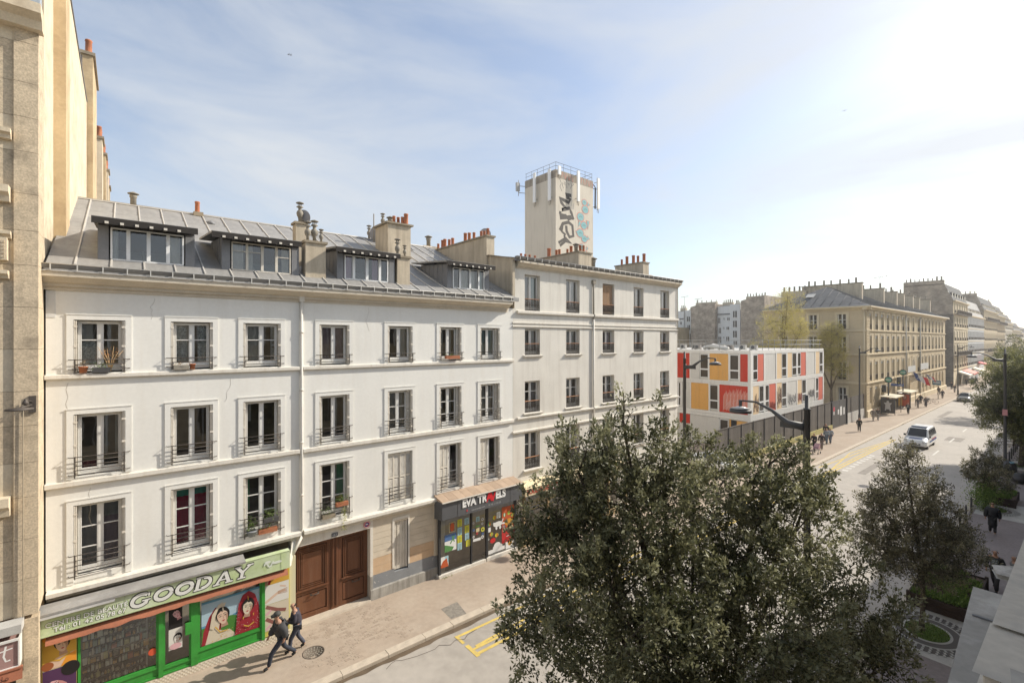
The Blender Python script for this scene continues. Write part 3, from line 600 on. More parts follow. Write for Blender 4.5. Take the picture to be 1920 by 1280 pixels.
for ci, (a, b) in enumerate(WU):
    for (r0, r1, k) in rows:
        s_ = specs[(ci, k)]
        wi = .055 if ci < 3 else .06
        u0, u1 = a + .085, b - (.085 if not s_.get('side') else .20)
        w_ = casement(A, T0, u0, u1, r0+.05, r1-.03, .25, s_.get('mu', ()), curtain=s_.get('cur'))
        surround(w_, T0, a, b, r0-.02 if k < 3 else zl+.02, r1, .155, .165)
        if 'shut' in s_:
            q0, q1 = s_['shut']; n = 4 if q1 - q0 > .9 else 2; L = (b-a-.06)*(q1-q0)/n
            for i in range(n): leaf_shutter(w_, T0, a+.03+L*i+(.012 if i >= n/2 and n == 4 else 0), a+.03+L*(i+1)-.008, r0+.04, r1-.04, .06 + (.02 if i % 2 else 0))
            if n == 2: folded_shutter(w_, T0, b, r0+.03, r1-.02, .25, -1)
        else:
            folded_shutter(w_, T0, a, r0+.03, r1-.02, .25, 1); folded_shutter(w_, T0, b, r0+.03, r1-.02, .25, -1, wide=.22)
        if s_.get('side'): leaf_shutter(w_, T0, b-.22, b-.09, r0+.03, r1-.02, .10)
        if s_.get('leafR'): leaf_shutter(w_, T0, a+(b-a)*.76, b-.08, r0+.03, r1-.02, .20)
        hr = {1: (r0+.12, r0+.40, 3), 2: (r0+.10, r0+.62, 5), 3: (r0+.08, r0+.68, 5)}[k]
        bar_railing(w_, T0, a+.02, b-.02, *hr)
# string courses and the ledge over the shops, in two lengths either side of the downpipe
xp = PX(564.5)
def course(par, u0, u1, z0, z1, out, m, name='string_course'):
    g = MB(T0); g.prism([(.0,z0),(-out*.7,z0),(-out,z0+.03),(-out,z1-.02),(-out*.8,z1),(.0,z1)], u0, u1, 'u'); return g.build(name, m, par)
for (z0, z1) in ((9.79, 9.935), (6.62, 6.79)):
    course(A, XA0-.02, xp-.06, z0, z1, .11, M['trim']); course(A, xp+.06, XA1, z0, z1, .11, M['trim'])
for (z0, z1, out) in ((3.40, 3.52, .10), (3.525, 3.69, .24)):
    course(A, XA0+.02, xp-.06, z0, z1, out, M['trim'], 'ledge'); course(A, xp+.06, PX(828), z0, z1, out, M['trim'], 'ledge')
# main cornice
g = MB(T0); g.prism([(0,12.40),(-.06,12.40),(-.06,12.50),(-.13,12.50),(-.13,12.60),(-.22,12.62),(-.36,12.72),(-.50,12.76),(-.50,12.90),(.2,12.90),(.2,12.4)], XA0-.05, PX(962,18.5), 'u')
g.build('cornice', M['cornice'], A)
g = MB(T0); g.box(XA0-.10, PX(966,18.4), -.54, .1, 12.90, 12.925); g.build('cornice_flashing', M['zinc_seam'], A)
# gutter: half-round on brackets
GX0, GX1 = XA0-.06, PX(963,18.45)
def gutter(par, T, u0, u1, v, z, r=.085, step=.56, name='gutter'):
    g = MB(T); n = 7
    pts = [(v+.02 - r*math.cos(math.pi*i/n) , z - r*1.85*math.sin(math.pi*i/n)) for i in range(n+1)]
    vs = []
    for (p, q) in pts: vs += [(u0,p,q),(u1,p,q)]
    g.add(vs, [(2*i,2*i+1,2*i+3,2*i+2) for i in range(n)], 0, True)
    g.poly([(u0,p,q) for p, q in pts]); g.poly([(u1,p,q) for p, q in pts])
    o = g.build(name, M['gutter_zinc'], par)
    g = MB(T); g.tube([(u0,v+.02-r,z+.004),(u1,v+.02-r,z+.004)], .014, 5); g.build('gutter_rim', M['rim'], par)
    b = MB(T); b.box(0-.013,.013,v-r-.012,v-r+.012,z-.172,z-.004); me = b.mesh('gutter_bracket', M['rim'], T(0,0,0))
    u = u0 + .2
    while u < u1 - .05:
        place('gutter_bracket', me, par, T(u,0,0)); u += step
gutter(A, T0, GX0, GX1, -.47, 13.10)
# roof: one zinc slope of 24 degrees
def roofz(y): return 13.20 + .453 * (y - 18.8)
YR = 27.1
def RP(u, y, dz=0): return (u, y, roofz(y) + dz)
g = MB(); g.add([RP(XA0,18.55,-.06),RP(XA1,18.55,-.06),RP(XA1,YR,-.03),RP(XA0,YR,-.03),(XA1,YR+6,roofz(YR)-.4),(XA0,YR+6,roofz(YR)-.4)], [(0,1,2,3),(3,2,4,5)]); g.build('roof', M['zinc_dark'], A)
g = MB(); g.box(XA0, XA1, 18.5, 18.62, 12.93, 13.12); g.build('eaves_board', M['zinc'], A)
seams_px = [141.6]; 
sx = -1.12; pitch = .80; us = []
u = sx
while u < XA1 - .15: us.append(u); u += pitch
edges = [XA0+.02] + us + [XA1-.02]
ybr = [18.58, 20.35, 22.6, 25.4, YR]
pm = {}
for i, (a, b) in enumerate(zip(edges, edges[1:])):
    for j, (c, d) in enumerate(zip(ybr, ybr[1:])):
        key = (round(b-a, 3), j)
        if key not in pm:
            q = MB(); L = b-a-.03; dz = roofz(d)-roofz(c)
            q.add([(0,0,0),(L,0,0),(L,d-c-.03,dz),(0,d-c-.03,dz),(0,0,-.03),(L,0,-.03),(L,d-c-.01,dz-.03),(0,d-c-.01,dz-.03)], [(0,1,2,3),(0,4,5,1),(1,5,6,2),(3,2,6,7),(0,3,7,4)]); pm[key] = q.mesh('roof_panel', M['zinc'])
        place('roof_panel', pm[key], A, RP(a+.015, c, .012 - .004*j))
q = MB(); q.prism([(-.03,-.02),(-.022,.055),(.022,.055),(.03,-.02)], 0, 1, 'u')  # not used along u
sme_ = MB(); sme_.add([(-.03,0,-.02),(.03,0,-.02),(.02,0,.06),(-.02,0,.06)] + [(p[0], YR-18.58, p[2] + roofz(YR)-roofz(18.58)) for p in ((-.03,0,-.02),(.03,0,-.02),(.02,0,.06),(-.02,0,.06))], [(0,1,2,3),(0,4,5,1),(1,5,6,2),(2,6,7,3),(3,7,4,0),(4,7,6,5)])
sme_ = sme_.mesh('roof_seam', M['zinc_seam'])
for u in us: place('roof_seam', sme_, A, RP(u, 18.58, .0))
g = MB(); g.tube([RP(XA0, YR, .03), RP(XA1, YR, .03)], .05, 6); g.box(XA0, XA1, YR-.12, YR+.12, roofz(YR)-.02, roofz(YR)+.03); g.build('ridge_cap', M['zinc_seam'], A)
# dormers
def dormer(px0, px1, ov, sashes, curtain, wmat=None, back=.15):
    yf = 19.30; u0, u1 = PX(px0, yf), PX(px1, yf); zb, zt = 13.44, 14.48
    Td = street(yf)
    g = MB(); g.box(u0-.28,u1+.28,yf-.01,yf+.10,zt+.06,zt+.12); dm = g.build('dormer', M['zinc_dark'], A)
    for (a, b) in ((u0-.30, u0-.04), (u1+.04, u1+.30)):
        g = MB(); g.add([(a,yf,zb-.12),(b,yf,zb-.12),(b,yf,zt+.1),(a,yf,zt+.1),(a,yf+2.6,zb),(b,yf+2.6,zb),(b,yf+2.6,zt+.34),(a,yf+2.6,zt+.34)], [(0,1,2,3),(0,4,7,3),(1,5,6,2),(3,2,6,7)])
        if a < u0:
            for k in range(1, 6): g.box(a-.012, a, yf+.05+.42*k, yf+.075+.42*k, zb, zt+.3)
        g.build('dormer_cheek', M['zinc_dark'], dm)
    g = MB(); o0, o1 = PX(ov[0], 18.85), PX(ov[1], 18.85)
    zf = 14.66
    g.add([(o0,18.82,zf-.05),(o1,18.82,zf-.05),(o1,18.82,zf+.02),(o0,18.82,zf+.02),(o0,22.4,zf+.28),(o1,22.4,zf+.28),(o1,22.4,zf+.35),(o0,22.4,zf+.35)],
        [(0,1,2,3),(3,2,6,7),(0,4,7,3),(1,2,6,5),(0,1,5,4)])
    place('dormer_roof', g.mesh('dormer_roof', M['zinc'], ORG[dm.name]), dm, ORG[dm.name])
    g = MB(); g.box(o0+.0,o1-.0,18.79,18.818,zf-.20,zf-.0); g.box(u0-.28,u1+.28,yf-.03,yf+.06,zt+.02,zf+.06)
    g.build('fascia', M['fascia'], dm)
    r_ = MB(); r_.add([(-.045,-.06,-.13),(.045,-.06,-.13),(.045,-.06,-.06),(-.045,-.06,-.06),(-.045,.5,-.06),(.045,.5,-.06),(.045,.5,.03),(-.045,.5,.03)], [(0,1,2,3),(0,4,5,1),(1,5,6,2),(3,7,4,0)]); rm = r_.mesh('rafter', M['trim'])
    k = o0 + .35
    while k < o1 - .2: place('rafter', rm, dm, (k, 18.83, zf-.055)); k += .36
    g = MB(); g.box(u0-.06,u1+.06,yf-.05,yf+.12,zb-.14,zb-.02); g.build('sill', M['trim'], dm)
    # sashes
    g = MB(Td); f = .055; tot = u1-u0; uu = u0; panes = []
    g.box(u0,u1,.0,.07,zt-f,zt); g.box(u0,u1,.0,.07,zb,zb+f)
    for (fr_, wide, mu_) in sashes:
        a, b = uu, uu + tot*fr_; uu = b
        g.box(a,a+wide,-.01,.07,zb+f,zt-f); g.box(b-wide,b,-.01,.07,zb+f,zt-f)
        if mu_: g.box(a+wide,b-wide,.0,.05,zb+(zt-zb)*mu_-.014,zb+(zt-zb)*mu_+.014)
        panes.append((a+wide, b-wide))
    wd = place('window', g.mesh('window', wmat or M['white_clean'], ORG[A.name]), A, ORG[A.name])
    for a, b in panes:
        p = MB(Td); p.quad((a,.03,zb+f),(b,.03,zb+f),(b,.03,zt-f),(a,.03,zt-f)); p.build('pane', M['glass'], wd)
    g = MB(Td); g.wall(u0,u1,zb,zt,[(u0+.01,u1-.01,zb+.01,zt-.01)],depth=.08,back=.9,mb=0,m=0); g.build('room', M['room'], wd)
    for (a, b, m_) in curtain: drape(wd, Td, u0+tot*a, u0+tot*b, zb+f, zt-f, .14, m_)
dormer(207,345,(171,371),[(.23,.05,0),(.27,.05,0),(.27,.05,0),(.23,.05,0)],[(.03,.10,CL['white']),(.80,.95,CL['veil'])])
dormer(434,545,(397,565),[(.25,.04,.68),(.25,.04,.68),(.25,.05,0),(.25,.04,.6)],[(.03,.2,CL['veil']),(.28,.36,CL['veil']),(.85,.97,CL['veil'])], wmat=M['shutter'])
dormer(646,728,(629,750),[(.2,.05,0),(.3,.06,0),(.3,.06,0),(.2,.05,0)],[(.03,.18,CL['pink']),(.64,.78,CL['pink'])])
dormer(849,908,(838,928),[(.22,.05,0),(.32,.06,0),(.28,.05,0),(.18,.04,0)],[(.55,.72,CL['white']),(.84,.96,CL['aqua']),(.25,.5,CL['veil'])])
# downpipe on A
g = MB(); yy = 18.93
g.tube([(xp,yy,12.45),(xp,yy,3.75),(xp-.05,18.80,3.45),(xp-.42,18.60,2.95)], .055, 8); g.box(xp-.09,xp+.09,18.86,19.0,12.40,12.72)
for z in (11.2, 9.0, 7.0, 5.0): g.lathe((xp,yy,z), [(.07,0),(.07,.08)], 8)
g.build('downpipe', M['trim'], A)
# chimneys
def pot(kind, x, y, z, s=1.0):
    g = MB()
    if kind == 'terra': g.lathe((x,y,z), [(.085*s,0),(.095*s,.02),(.085*s,.06),(.08*s,.38*s),(.095*s,.40*s),(.085*s,.45*s),(.06*s,.45*s),(.05*s,.3*s)], 10); return g, M['terra']
    if kind == 'cowl':
        g.lathe((x,y,z), [(.07*s,0),(.07*s,.25*s),(.12*s,.30*s),(.15*s,.42*s),(.12*s,.52*s),(.07*s,.56*s),(.07*s,.66*s),(.15*s,.70*s),(.11*s,.74*s),(.06*s,.76*s)], 10)
        for t in range(4): g.box(x+.07*s*math.cos(t*1.57)-.01,x+.07*s*math.cos(t*1.57)+.01,y+.07*s*math.sin(t*1.57)-.01,y+.07*s*math.sin(t*1.57)+.01,z+.74*s,z+.86*s)
        g.lathe((x,y,z+.86*s), [(.16*s,0),(.17*s,.03),(.02*s,.09*s)], 10); return g, M['cowl']
    if kind == 'cap':
        g.lathe((x,y,z), [(.09*s,0),(.09*s,.28*s),(.11*s,.30*s),(.11*s,.40*s)], 10); g.lathe((x,y,z+.42*s), [(.17*s,0),(.17*s,.03),(.02,.09*s)], 12); return g, M['cowl']
def chimney(par, x0, x1, y0, y1, z0, z1, pots, name='chimney', m=None, cap=.06, capm=None):
    g = MB(); g.box(x0,x1,y0,y1,z0,z1); ch = g.build(name, m or M['chim'], par)
    g = MB(); g.box(x0-cap,x1+cap,y0-cap,y1+cap,z1,z1+.09); g.build('chimney_cap', capm or M['cap'], ch)
    for (kd, x, y, s_) in pots:
        pg, pm_ = pot(kd, x, y, z1+.09, s_); pg.build('chimney_pot', pm_, ch)
    return ch
# front stack between dormers 2 and 3
u0, u1 = PX(573,19.2), PX(611,19.2)
chimney(A, u0, u1, 19.2, 19.75, 13.1, 14.75, [('cowl',u0+.15,19.45,.85),('cowl',u0+.42,19.5,.95),('cowl',u1-.10,19.45,.6)])
q0 = PX(555,20.6); chimney(A, q0, q0+.42, 20.6, 21.1, 13.8, 15.75, [('cowl',q0+.22,20.85,.95)])
u0, u1 = PX(745,19.25), PX(768.5,19.25)
chimney(A, u0, u1, 19.25, 19.85, 13.1, 14.6, [('cowl',u0+.13,19.5,.85),('cowl',u1-.1,19.55,.6)])
u0 = PX(727,23.6); u1 = PX(770,23.6)
chimney(A, u0, u1, 23.6, 25.2, 14.6, 17.2, [('cowl',u0+.30,24.9,.8),('cap',u0+.75,24.9,1.3),('terra',u0+.55,24.0,1.0),('terra',u0+.85,24.1,1.0),('terra',u0+1.05,24.0,.8),('terra',u1-.35,23.9,1.0),('terra',u1-.18,23.8,1.4)], cap=.12)
pg, pm_ = pot('cap', PX(250,YR), YR, roofz(YR), 1.25); pg.build('chimney_pot', pm_, A)
pg, pm_ = pot('terra', PX(370,YR), YR, roofz(YR)+.1, 1.2); pg.build('chimney_pot', pm_, A)
g = MB(); g.box(PX(362,YR),PX(380,YR),YR-.3,YR+.3,roofz(YR)-.1,roofz(YR)+.1); g.build('chimney_base', M['cap'], A)
pg, pm_ = pot('cowl', PX(692,YR), YR, roofz(YR), .9); pg.build('chimney_pot', pm_, A)
q = PX(812,YR); pg, pm_ = pot('cap', q, YR+.6, roofz(YR)+.2, 1.5); pg.build('chimney_pot', pm_, A)
g = MB(); g.box(q-.5,q+.6,YR+.3,YR+1,roofz(YR)-.2,roofz(YR)+.2); g.build('chimney_base', M['chim'], A)
# small roof vents
for (x_, y_) in ((394.5, 25.7), (770, 25.8)):
    u = PX(x_, y_); g = MB(); g.tube([RP(u-.16, y_, -.02), RP(u, y_-.05, .10), RP(u+.16, y_, -.02)], .09, 6); g.build('roof_vent', M['zinc_dark'], A)
# ground-floor wall pieces of A
T19 = T0
g = MB(T19)
dx0, dx1 = PX(551.5), PX(694)
lx1 = PX(822)
g.box(XA0-.0, PX(545), .35, .5, 0, 3.4); g.build('shop_back_wall', M['room2'], A)
g = MB(T19); g.box(PX(545), dx0, .0, .5, 0, 3.12); g.box(PX(545), dx1+.12, -.02, .5, 3.06, 3.40); g.box(dx1, dx1+.12, -.02, .45, 1.0, 3.06); g.build('door_surround', M['trim'], A)
# wall right of the door: rusticated courses are separate boards of render
zc = [1.72+.0, 1.98, 2.24, 2.50, 2.76, 3.02, 3.40]
wx0, wx1 = dx1+.13, lx1
swx = (PX(739.5), PX(765))   # little shuttered window
def strip(z0, z1, m, name, v=-.0, th=.45, cut=True):
    segs = [(wx0, swx[0]), (swx[1], wx1)] if cut else [(wx0, wx1)]
    for (a, b) in segs:
        g = MB(T19); g.box(a, b, v, th, z0, z1); g.build(name, m, A)
for i, (z0, z1) in enumerate(zip(zc, zc[1:])):
    for (a, b) in ((wx0, swx[0]), (swx[1], wx1)):
        if z1 > 3.1: a, b = (wx0, wx1) if a == wx0 else (None, None)
        if a is None: continue
        g = MB(T19); g.box(a, b, 0, .45, z0+.008, z1-.008); g.build('render_course', M['band'], A)
for z0, z1 in ((1.02,1.36),(1.37,1.71)): strip(z0+.004, z1, M['peach'], 'render_course')
g = MB(T19); g.box(wx0-.01,wx1,.02,.46,0,3.42); g.box(wx0,wx1,.44,.5,0,3.42)
g = MB(T19); g.box(wx0, swx[0], .012, .46, .4, 3.4); g.box(swx[1], wx1, .012, .46, .4, 3.4); g.box(swx[0]-.001, swx[1]+.001, .30, .46, .4, 3.1); g.build('wall', M['band'], A)
strip(.47, 1.02, M['greyblue'], 'painted_dado', -.004, .45)
g = MB(T19); g.box(swx[0],swx[1],-.0,.45,.47,1.0-.14); g.build('painted_dado', M['greyblue'], A)
g = MB(T19); g.prism([(-.05,0),(-.05,.42),(-.02,.47),(.45,.47),(.45,0)], wx0-.12, wx1, 'u'); g.build('plinth', M['plinth'], A)
g = MB(T19); g.box(dx1, dx1+.12, -.03, .44, .0, 1.0); g.build('door_surround', M['plinth'], A)
g = MB(T19); g.box(swx[0]-.10,swx[0],-.02,.1,1.05,3.10); g.box(swx[1],swx[1]+.07,-.02,.1,1.05,3.10); g.box(swx[0]-.10,swx[1]+.07,-.02,.1,3.10,3.22); g.build('window_trim', M['trim'], A)
g = MB(T19); g.box(swx[1]-.09,swx[1]-.0,.06,.2,.92,3.1); g.box(swx[0],swx[1],.25,.29,.9,3.1); g.build('window_frame', M['trim'], A)
n = 4; L = (swx[1]-swx[0]-.10)/n
for i in range(n):
    g = MB(T19); a = swx[0]+L*i; g.box(a+.006,a+L-.006,.10,.13,.92,3.08)
    if i != 2:
        for k in range(9): g.box(a+.03,a+L-.03,.085,.099,2.2+.085*k,2.245+.085*k)
    g.build('shutter', M['shutter'], A)
g = MB(T19); g.box(lx1-.25, lx1, -.04, .45, 1.0, 3.42); g.build('pilaster', M['band'], A)
g = MB(T19); g.box(lx1, PX(961.5), .36, .5, 0, 3.7); g.build('shop_back_wall', M['room2'], A)
g = MB(T19); g.box(PX(966.5,18.9), XA1, -.02, .4, 0, 2.9); g.build('pilaster', M['cream_b'], A)
g = MB(); g.tube([(lx1+.03,18.88,3.4),(lx1+.03,18.88,.1)], .05, 8); g.build('downpipe', M['charcoal'], A)
# party line fillet with C
g = MB(T0); g.box(XA0+.0,XA0+.20,-.012,-.001,11.6,12.38); g.build('plaster_patch', M['pale'], A)

# ------------------------------------------------------------------ carriage door of A
Td = street(D+.28)
z1 = 3.06; um = PX(627.5, D+.28); 
g = MB(Td); g.box(dx0, dx1, .06, .12, .0, z1); g.build('door', M['brown_dark'], A)
dleaf = A.children[-1]
for k, (a, b) in enumerate(((dx0+.005, um-.16), (um+.16, dx1-.005))):
    g = MB(Td)
    g.box(a,b,.0,.06,.03,.25); g.box(a,b,.0,.06,z1-.22,z1); g.box(a,a+.15,.0,.06,.25,z1-.22); g.box(b-.15,b,.0,.06,.25,z1-.22)
    g.box(a+.15,b-.15,.0,.06,1.02,1.16)
    g.box(a+.18,b-.18,.025,.06,.29,.98)
    for (i, t) in enumerate((.0, .07, .14)): # stepped mouldings of the tall panel
        c, d, e, f = a+.18+t, b-.18-t, 1.19+t, z1-.25-t
        v0 = -.03+.02*i
        g.box(c,d,v0,.06,f-.035,f); g.box(c,d,v0,.06,e,e+.035); g.box(c,c+.035,v0,.06,e+.035,f-.035); g.box(d-.035,d,v0,.06,e+.035,f-.035)
    g.box(a+.37,b-.37,.01,.06,1.40,z1-.46)
    g.box(a+.10,b-.08,-.06,.0,1.17,1.205)
    lf = g.build('door_leaf', M['brown'], A)
    g = MB(Td); c = (a+b)/2+.1; 
    g.tube([(c-.14,-.01,.93),(c-.14,-.07,.93),(c+.14,-.07,.93),(c+.14,-.01,.93)], .014, 6); g.box(c-.17,c-.11,-.02,.0,.89,.97); g.box(c+.11,c+.17,-.02,.0,.89,.97)
    g.build('door_handle', M['iron'], lf)
g = MB(Td); g.box(um-.15,um+.15,-.02,.06,.03,z1); g.box(um-.10,um-.05,-.05,-.02,.2,z1-.1); g.box(um+.05,um+.10,-.05,-.02,.2,z1-.1)
g.build('door_post', M['brown'], A)
g = MB(T0); g.prism([(-.12,0),(-.10,.06),(.34,.08),(.34,0)], dx0-.1, dx1, 'u'); g.build('door_step', M['kerb'], A)
# round no-parking plate and house number
sgn = thing('no_parking_sign', 'small round red no parking sign above the brown carriage door', 'sign', (PX(687), 18.96, PZ(687, 982)))
g = MB(); c = ORG[sgn.name]; g.disc((c.x,c.y,c.z), (0,-1,0), .15, .01, 20); g.build('plate', FM((.50,.04,.05)), sgn)
p = Print((c.x,c.y-.011,c.z), (1,0,0), (0,0,1), (0,-1,0)); p.ell(0,0,.135,.135,1); p.ell(0,0,.115,.115,0); p.ell(0,0,.085,.085,2); p.stroke([(-.08,.06),(.07,-.075)],.03,0); p.rect(-.06,-.015,.05,.02,1); p.rect(-.04,.02,.03,.04,1)
p.build('symbol', [FM((.50,.04,.05)), FM((.7,.68,.66)), FM((.04,.06,.25))], sgn)
npz = PZ(627, 1001); g = MB(); x_ = PX(627); g.box(x_-.12,x_+.12,18.955,18.975,npz-.07,npz+.07)
nb_ = tag(g.build('number_plate', FM((.10,.11,.13)), None), 'small dark street number plate over the middle of the carriage door', 'sign')
p = Print((x_,18.955,npz), (1,0,0), (0,0,1), (0,-1,0)); p.stroke([(-.07,-.035),(-.07,.035)],.018,0); p.stroke([(-.035,.03),(0,.035),(0,0),(-.035,-.035),(0,-.035)],.014,0); p.stroke([(.03,.035),(.065,.03),(.065,-.03),(.03,-.035)],.014,0)
p.build('digits', [FM((.7,.7,.68))], nb_)

rc = random.Random(21)
for (px_, z0, L_) in ((170,6.5,1.2),(432,9.6,.8),(690,12.3,1.0),(845,6.5,.9),(128,9.7,1.5),(290,12.3,.7)):
    x = PX(px_); pts = [(x, D-.001, z0)]
    for k in range(7): pts.append((pts[-1][0]+rc.uniform(-.07,.07), D-.001, pts[-1][2]-L_/7))
    g = MB(); g.tube(pts, .0035, 3); g.build('crack', M['cap'], A)
# ================================================================== the beauty shop (part of house A, but a lot of its own things)
def shopfront(name, label, cat, loc): return thing(name, label, cat, loc)
S = thing('beauty_shop_front', 'green framed beauty shop front with pale green sign under the white house', 'shop front', (1.4, 18.7, 0))
ys = 18.62                      # plane of the glazing
Ts = street(ys); sX0, sX1 = PX(71, 18.3), PX(543.5, 18.3)
def u(x, y=ys): return PX(x, y)
def z_(x, yy, y=ys): return PZ(x, yy, y)
PAL = [FM(c) for c in ((.72,.72,.68),(.015,.013,.012),(.40,.54,.12),(.55,.64,.42),(.66,.70,.62),(.24,.44,.07))]
# sign box
g = MB(); g.box(sX0, sX1, 18.30, 18.55, 2.70, 3.31); sg = g.build('sign_board', mat('sign_green', (.40,.50,.22), .5, .25, .7, dirt=(.62,.68,.52), dscale=1.1, dlo=.35, dhi=.7, dmax=.9), S)
g = MB(); W = sX1-sX0
for k in (.0, .285, .50, .77, .955): g.box(sX0+W*k-.006, sX0+W*k+.006, 18.292, 18.30, 2.70, 3.31)
g.box(sX0, sX1, 18.288, 18.30, 2.695, 2.715); g.box(sX0, sX1, 18.288, 18.30, 3.30, 3.318); g.build('sign_edge', FM((.45,.52,.30)), sg)
g = MB(); g.add([(sX0-.02,18.22,3.36),(2.9+.3,18.22,3.36),(3.2,18.72,3.44),(sX0-.02,18.72,3.44)], [(0,1,2,3)])
g.box(sX0-.02, 3.2, 18.22, 18.24, 3.30, 3.36)
g.build('sign_roof', M['zinc'], S)
g = MB(); fx = PX(215, 18.2); g.add([(sX0-.06,18.16,3.24),(fx,18.16,3.24),(fx+.06,18.45,3.44),(sX0+.04,18.45,3.44)], [(0,1,2,3)]); g.build('loose_flashing', M['zinc'], S)
# lettering with stroke glyphs: black outline under white body
def glyph(ch):
    o = lambda cx, cy, rx, ry, a0=0, a1=360: [(cx+rx*math.cos(R(a0+(a1-a0)*i/16)), cy+ry*math.sin(R(a0+(a1-a0)*i/16))) for i in range(17)]
    return dict(
        G=[(o(.44,.5,.34,.38,45,320),.22),([(.52,.42),(.88,.42)],.10),([(.72,.42),(.70,.16)],.20),([(.74,.90),(.76,.66)],.10)],
        O=[(o(.48,.5,.34,.36),.24)],
        D=[([(.16,.1),(.16,.9)],.22),(o(.38,.5,.36,.37,-90,90),.22),([(.02,.92),(.4,.92)],.12),([(.02,.08),(.4,.08)],.12)],
        A=[([(.16,.06),(.46,.92)],.16),([(.46,.92),(.78,.06)],.24),([(.26,.34),(.66,.34)],.10),([(.0,.06),(.34,.06)],.11),([(.60,.06),(.98,.06)],.11)],
        Y=[([(.14,.92),(.48,.46)],.22),([(.82,.92),(.48,.46)],.14),([(.48,.5),(.48,.08)],.22),([(.0,.93),(.34,.93)],.11),([(.64,.93),(.98,.93)],.11),([(.28,.06),(.70,.06)],.11)])[ch]
p = Print((0, 18.30, 0), (1,0,0), (0,0,1), (0,-1,0))
gx0 = PX(243, 18.3); gx1 = PX(471, 18.3); gw = (gx1-gx0)/6; gh = .44; gz = 2.785
slx = 0.0
for layer, (mi, gr) in enumerate(((1, .05), (0, 0))):
    for i, ch in enumerate('GOODAY'):
        for pts, wd in glyph(ch):
            P2 = []
            for (a, b) in pts: P2.append((gx0 + gw*(i + a*1.08) + .10*(b-.5), gz + gh*b))
            if gr:   # lengthen stroke ends a little for the outline
                for (e0, e1) in ((0, 1), (-1, -2)):
                    dx, dy = P2[e0][0]-P2[e1][0], P2[e0][1]-P2[e1][1]; l = math.hypot(dx, dy) or 1
                    P2[e0] = (P2[e0][0]+dx/l*.012, P2[e0][1]+dy/l*.012)
            p.stroke(P2, wd*gh*1.0 + (.055 if gr else 0), mi)
sw = PX(495, 18.3)
p.stroke([(sw+.05*k*.7, 3.0+.08*math.sin(k*.9)) for k in range(10)], .05, 4); p.ell(sw+.12, 3.1, .10, .05, 4); p.ell(sw+.42, 3.02, .16, .05, 4)
p.build('lettering', PAL, sg)
text('lettering', 'CENTRE DE BEAUTÉ', .185, sg, (PX(84,18.3), 18.297, 3.0), FM((.16,.24,.06)), ext=.001, off=.016, sx=1.07)
text('lettering', 'Tél : 01 42 05 78 67', .175, sg, (PX(100,18.3), 18.297, 2.83), FM((.16,.24,.06)), ext=.001, off=.014, sx=1.1)
text('lettering', 'CENTRE DE BEAUTÉ', .185, sg, (PX(84,18.3), 18.294, 3.0), FM((.76,.76,.72)), off=.004, sx=1.07)
text('lettering', 'Tél : 01 42 05 78 67', .175, sg, (PX(100,18.3), 18.294, 2.83), FM((.76,.76,.72)), off=.004, sx=1.1)
# rust coloured awning, rolled up: sloping valance with a wavy hem
g = MB(); vs = []; ax0, ax1 = PX(84,18.25), PX(541,18.25); n = 60
for i in range(n+1):
    x = ax0+(ax1-ax0)*i/n; hz = .03*mnoise.noise((x*2.1,0,0))+.012*math.sin(x*9)
    vs += [(x,18.50,2.62),(x,18.36,2.56),(x,18.31+.02*mnoise.noise((x*3,5,0)),2.43+hz)]
g.add(vs, [(3*i+k,3*i+3+k,3*i+4+k,3*i+1+k) for i in range(n) for k in (0,1)], 0, True); g.build('awning', M['awn'], S)
g = MB(); g.box(ax0-.1,ax1,18.44,18.50,2.62,2.67); g.build('awning_bar', M['white'], S)
# lower glazing: frames in green
xs_ = dict(a=u(80), b=u(146), c=u(297), d=u(306), e=u(358), f=u(371), g=u(490), h=u(496), i=u(541))
base = .28
g = MB(); g.box(xs_['a']-.2, xs_['i']+.05, 18.56, 19.0, 0, base-.02); stp = g.build('tiled_base', mat('tile_base', (.62,.54,.42), .6, .06, 2), S)
tl = MB()
x = xs_['a']-.18; me_ = MB(); me_.box(.0,.05,-.004,0,0,.05); me_ = me_.mesh('tile', FM((.74,.67,.55)))
k = 0
while x < xs_['i']:
    for r_ in range(4):
        if (k + r_) % 2 == 0: tl.box(x, x+.052, 18.555, 18.56, .02+r_*.058, .02+r_*.058+.05)
    x += .06; k += 1
tag(tl.build('tile_row', FM((.75,.69,.57)), stp), kind='stuff')
GZ0, GZ1 = base, 2.62
def frame_panel(a, b, z0, z1, w=.06, name='frame'):
    g = MB(); g.box(a,b,ys-.04,ys+.04,z1-w,z1); g.box(a,b,ys-.04,ys+.04,z0,z0+w); g.box(a,a+w,ys-.04,ys+.04,z0+w,z1-w); g.box(b-w,b,ys-.04,ys+.04,z0+w,z1-w)
    return g.build(name, M['green'], S)
def kick(a, b, z0, z1):
    g = MB(); g.box(a,b,ys-.02,ys+.03,z0,z1); g.box(a,b,ys-.05,ys-.02,z1-.06,z1); g.box(a,b,ys-.045,ys-.02,z0,z0+.05); g.build('kick_panel', M['green'], S)
kick(xs_['b'], xs_['c'], base, .62); kick(xs_['f'], xs_['g'], base, .68); kick(xs_['d'], xs_['e'], base, .52)
for a, b, z0 in ((xs_['b'],xs_['c'],.62),(xs_['f'],xs_['g'],.68)):
    frame_panel(a, b, z0, GZ1)
    g = MB(); g.quad((a,ys+.01,z0),(b,ys+.01,z0),(b,ys+.01,GZ1),(a,ys+.01,GZ1)); g.build('pane', M['glass_shop'], S)
d_ = frame_panel(xs_['d'], xs_['e'], .52, GZ1, .05, 'shop_door')
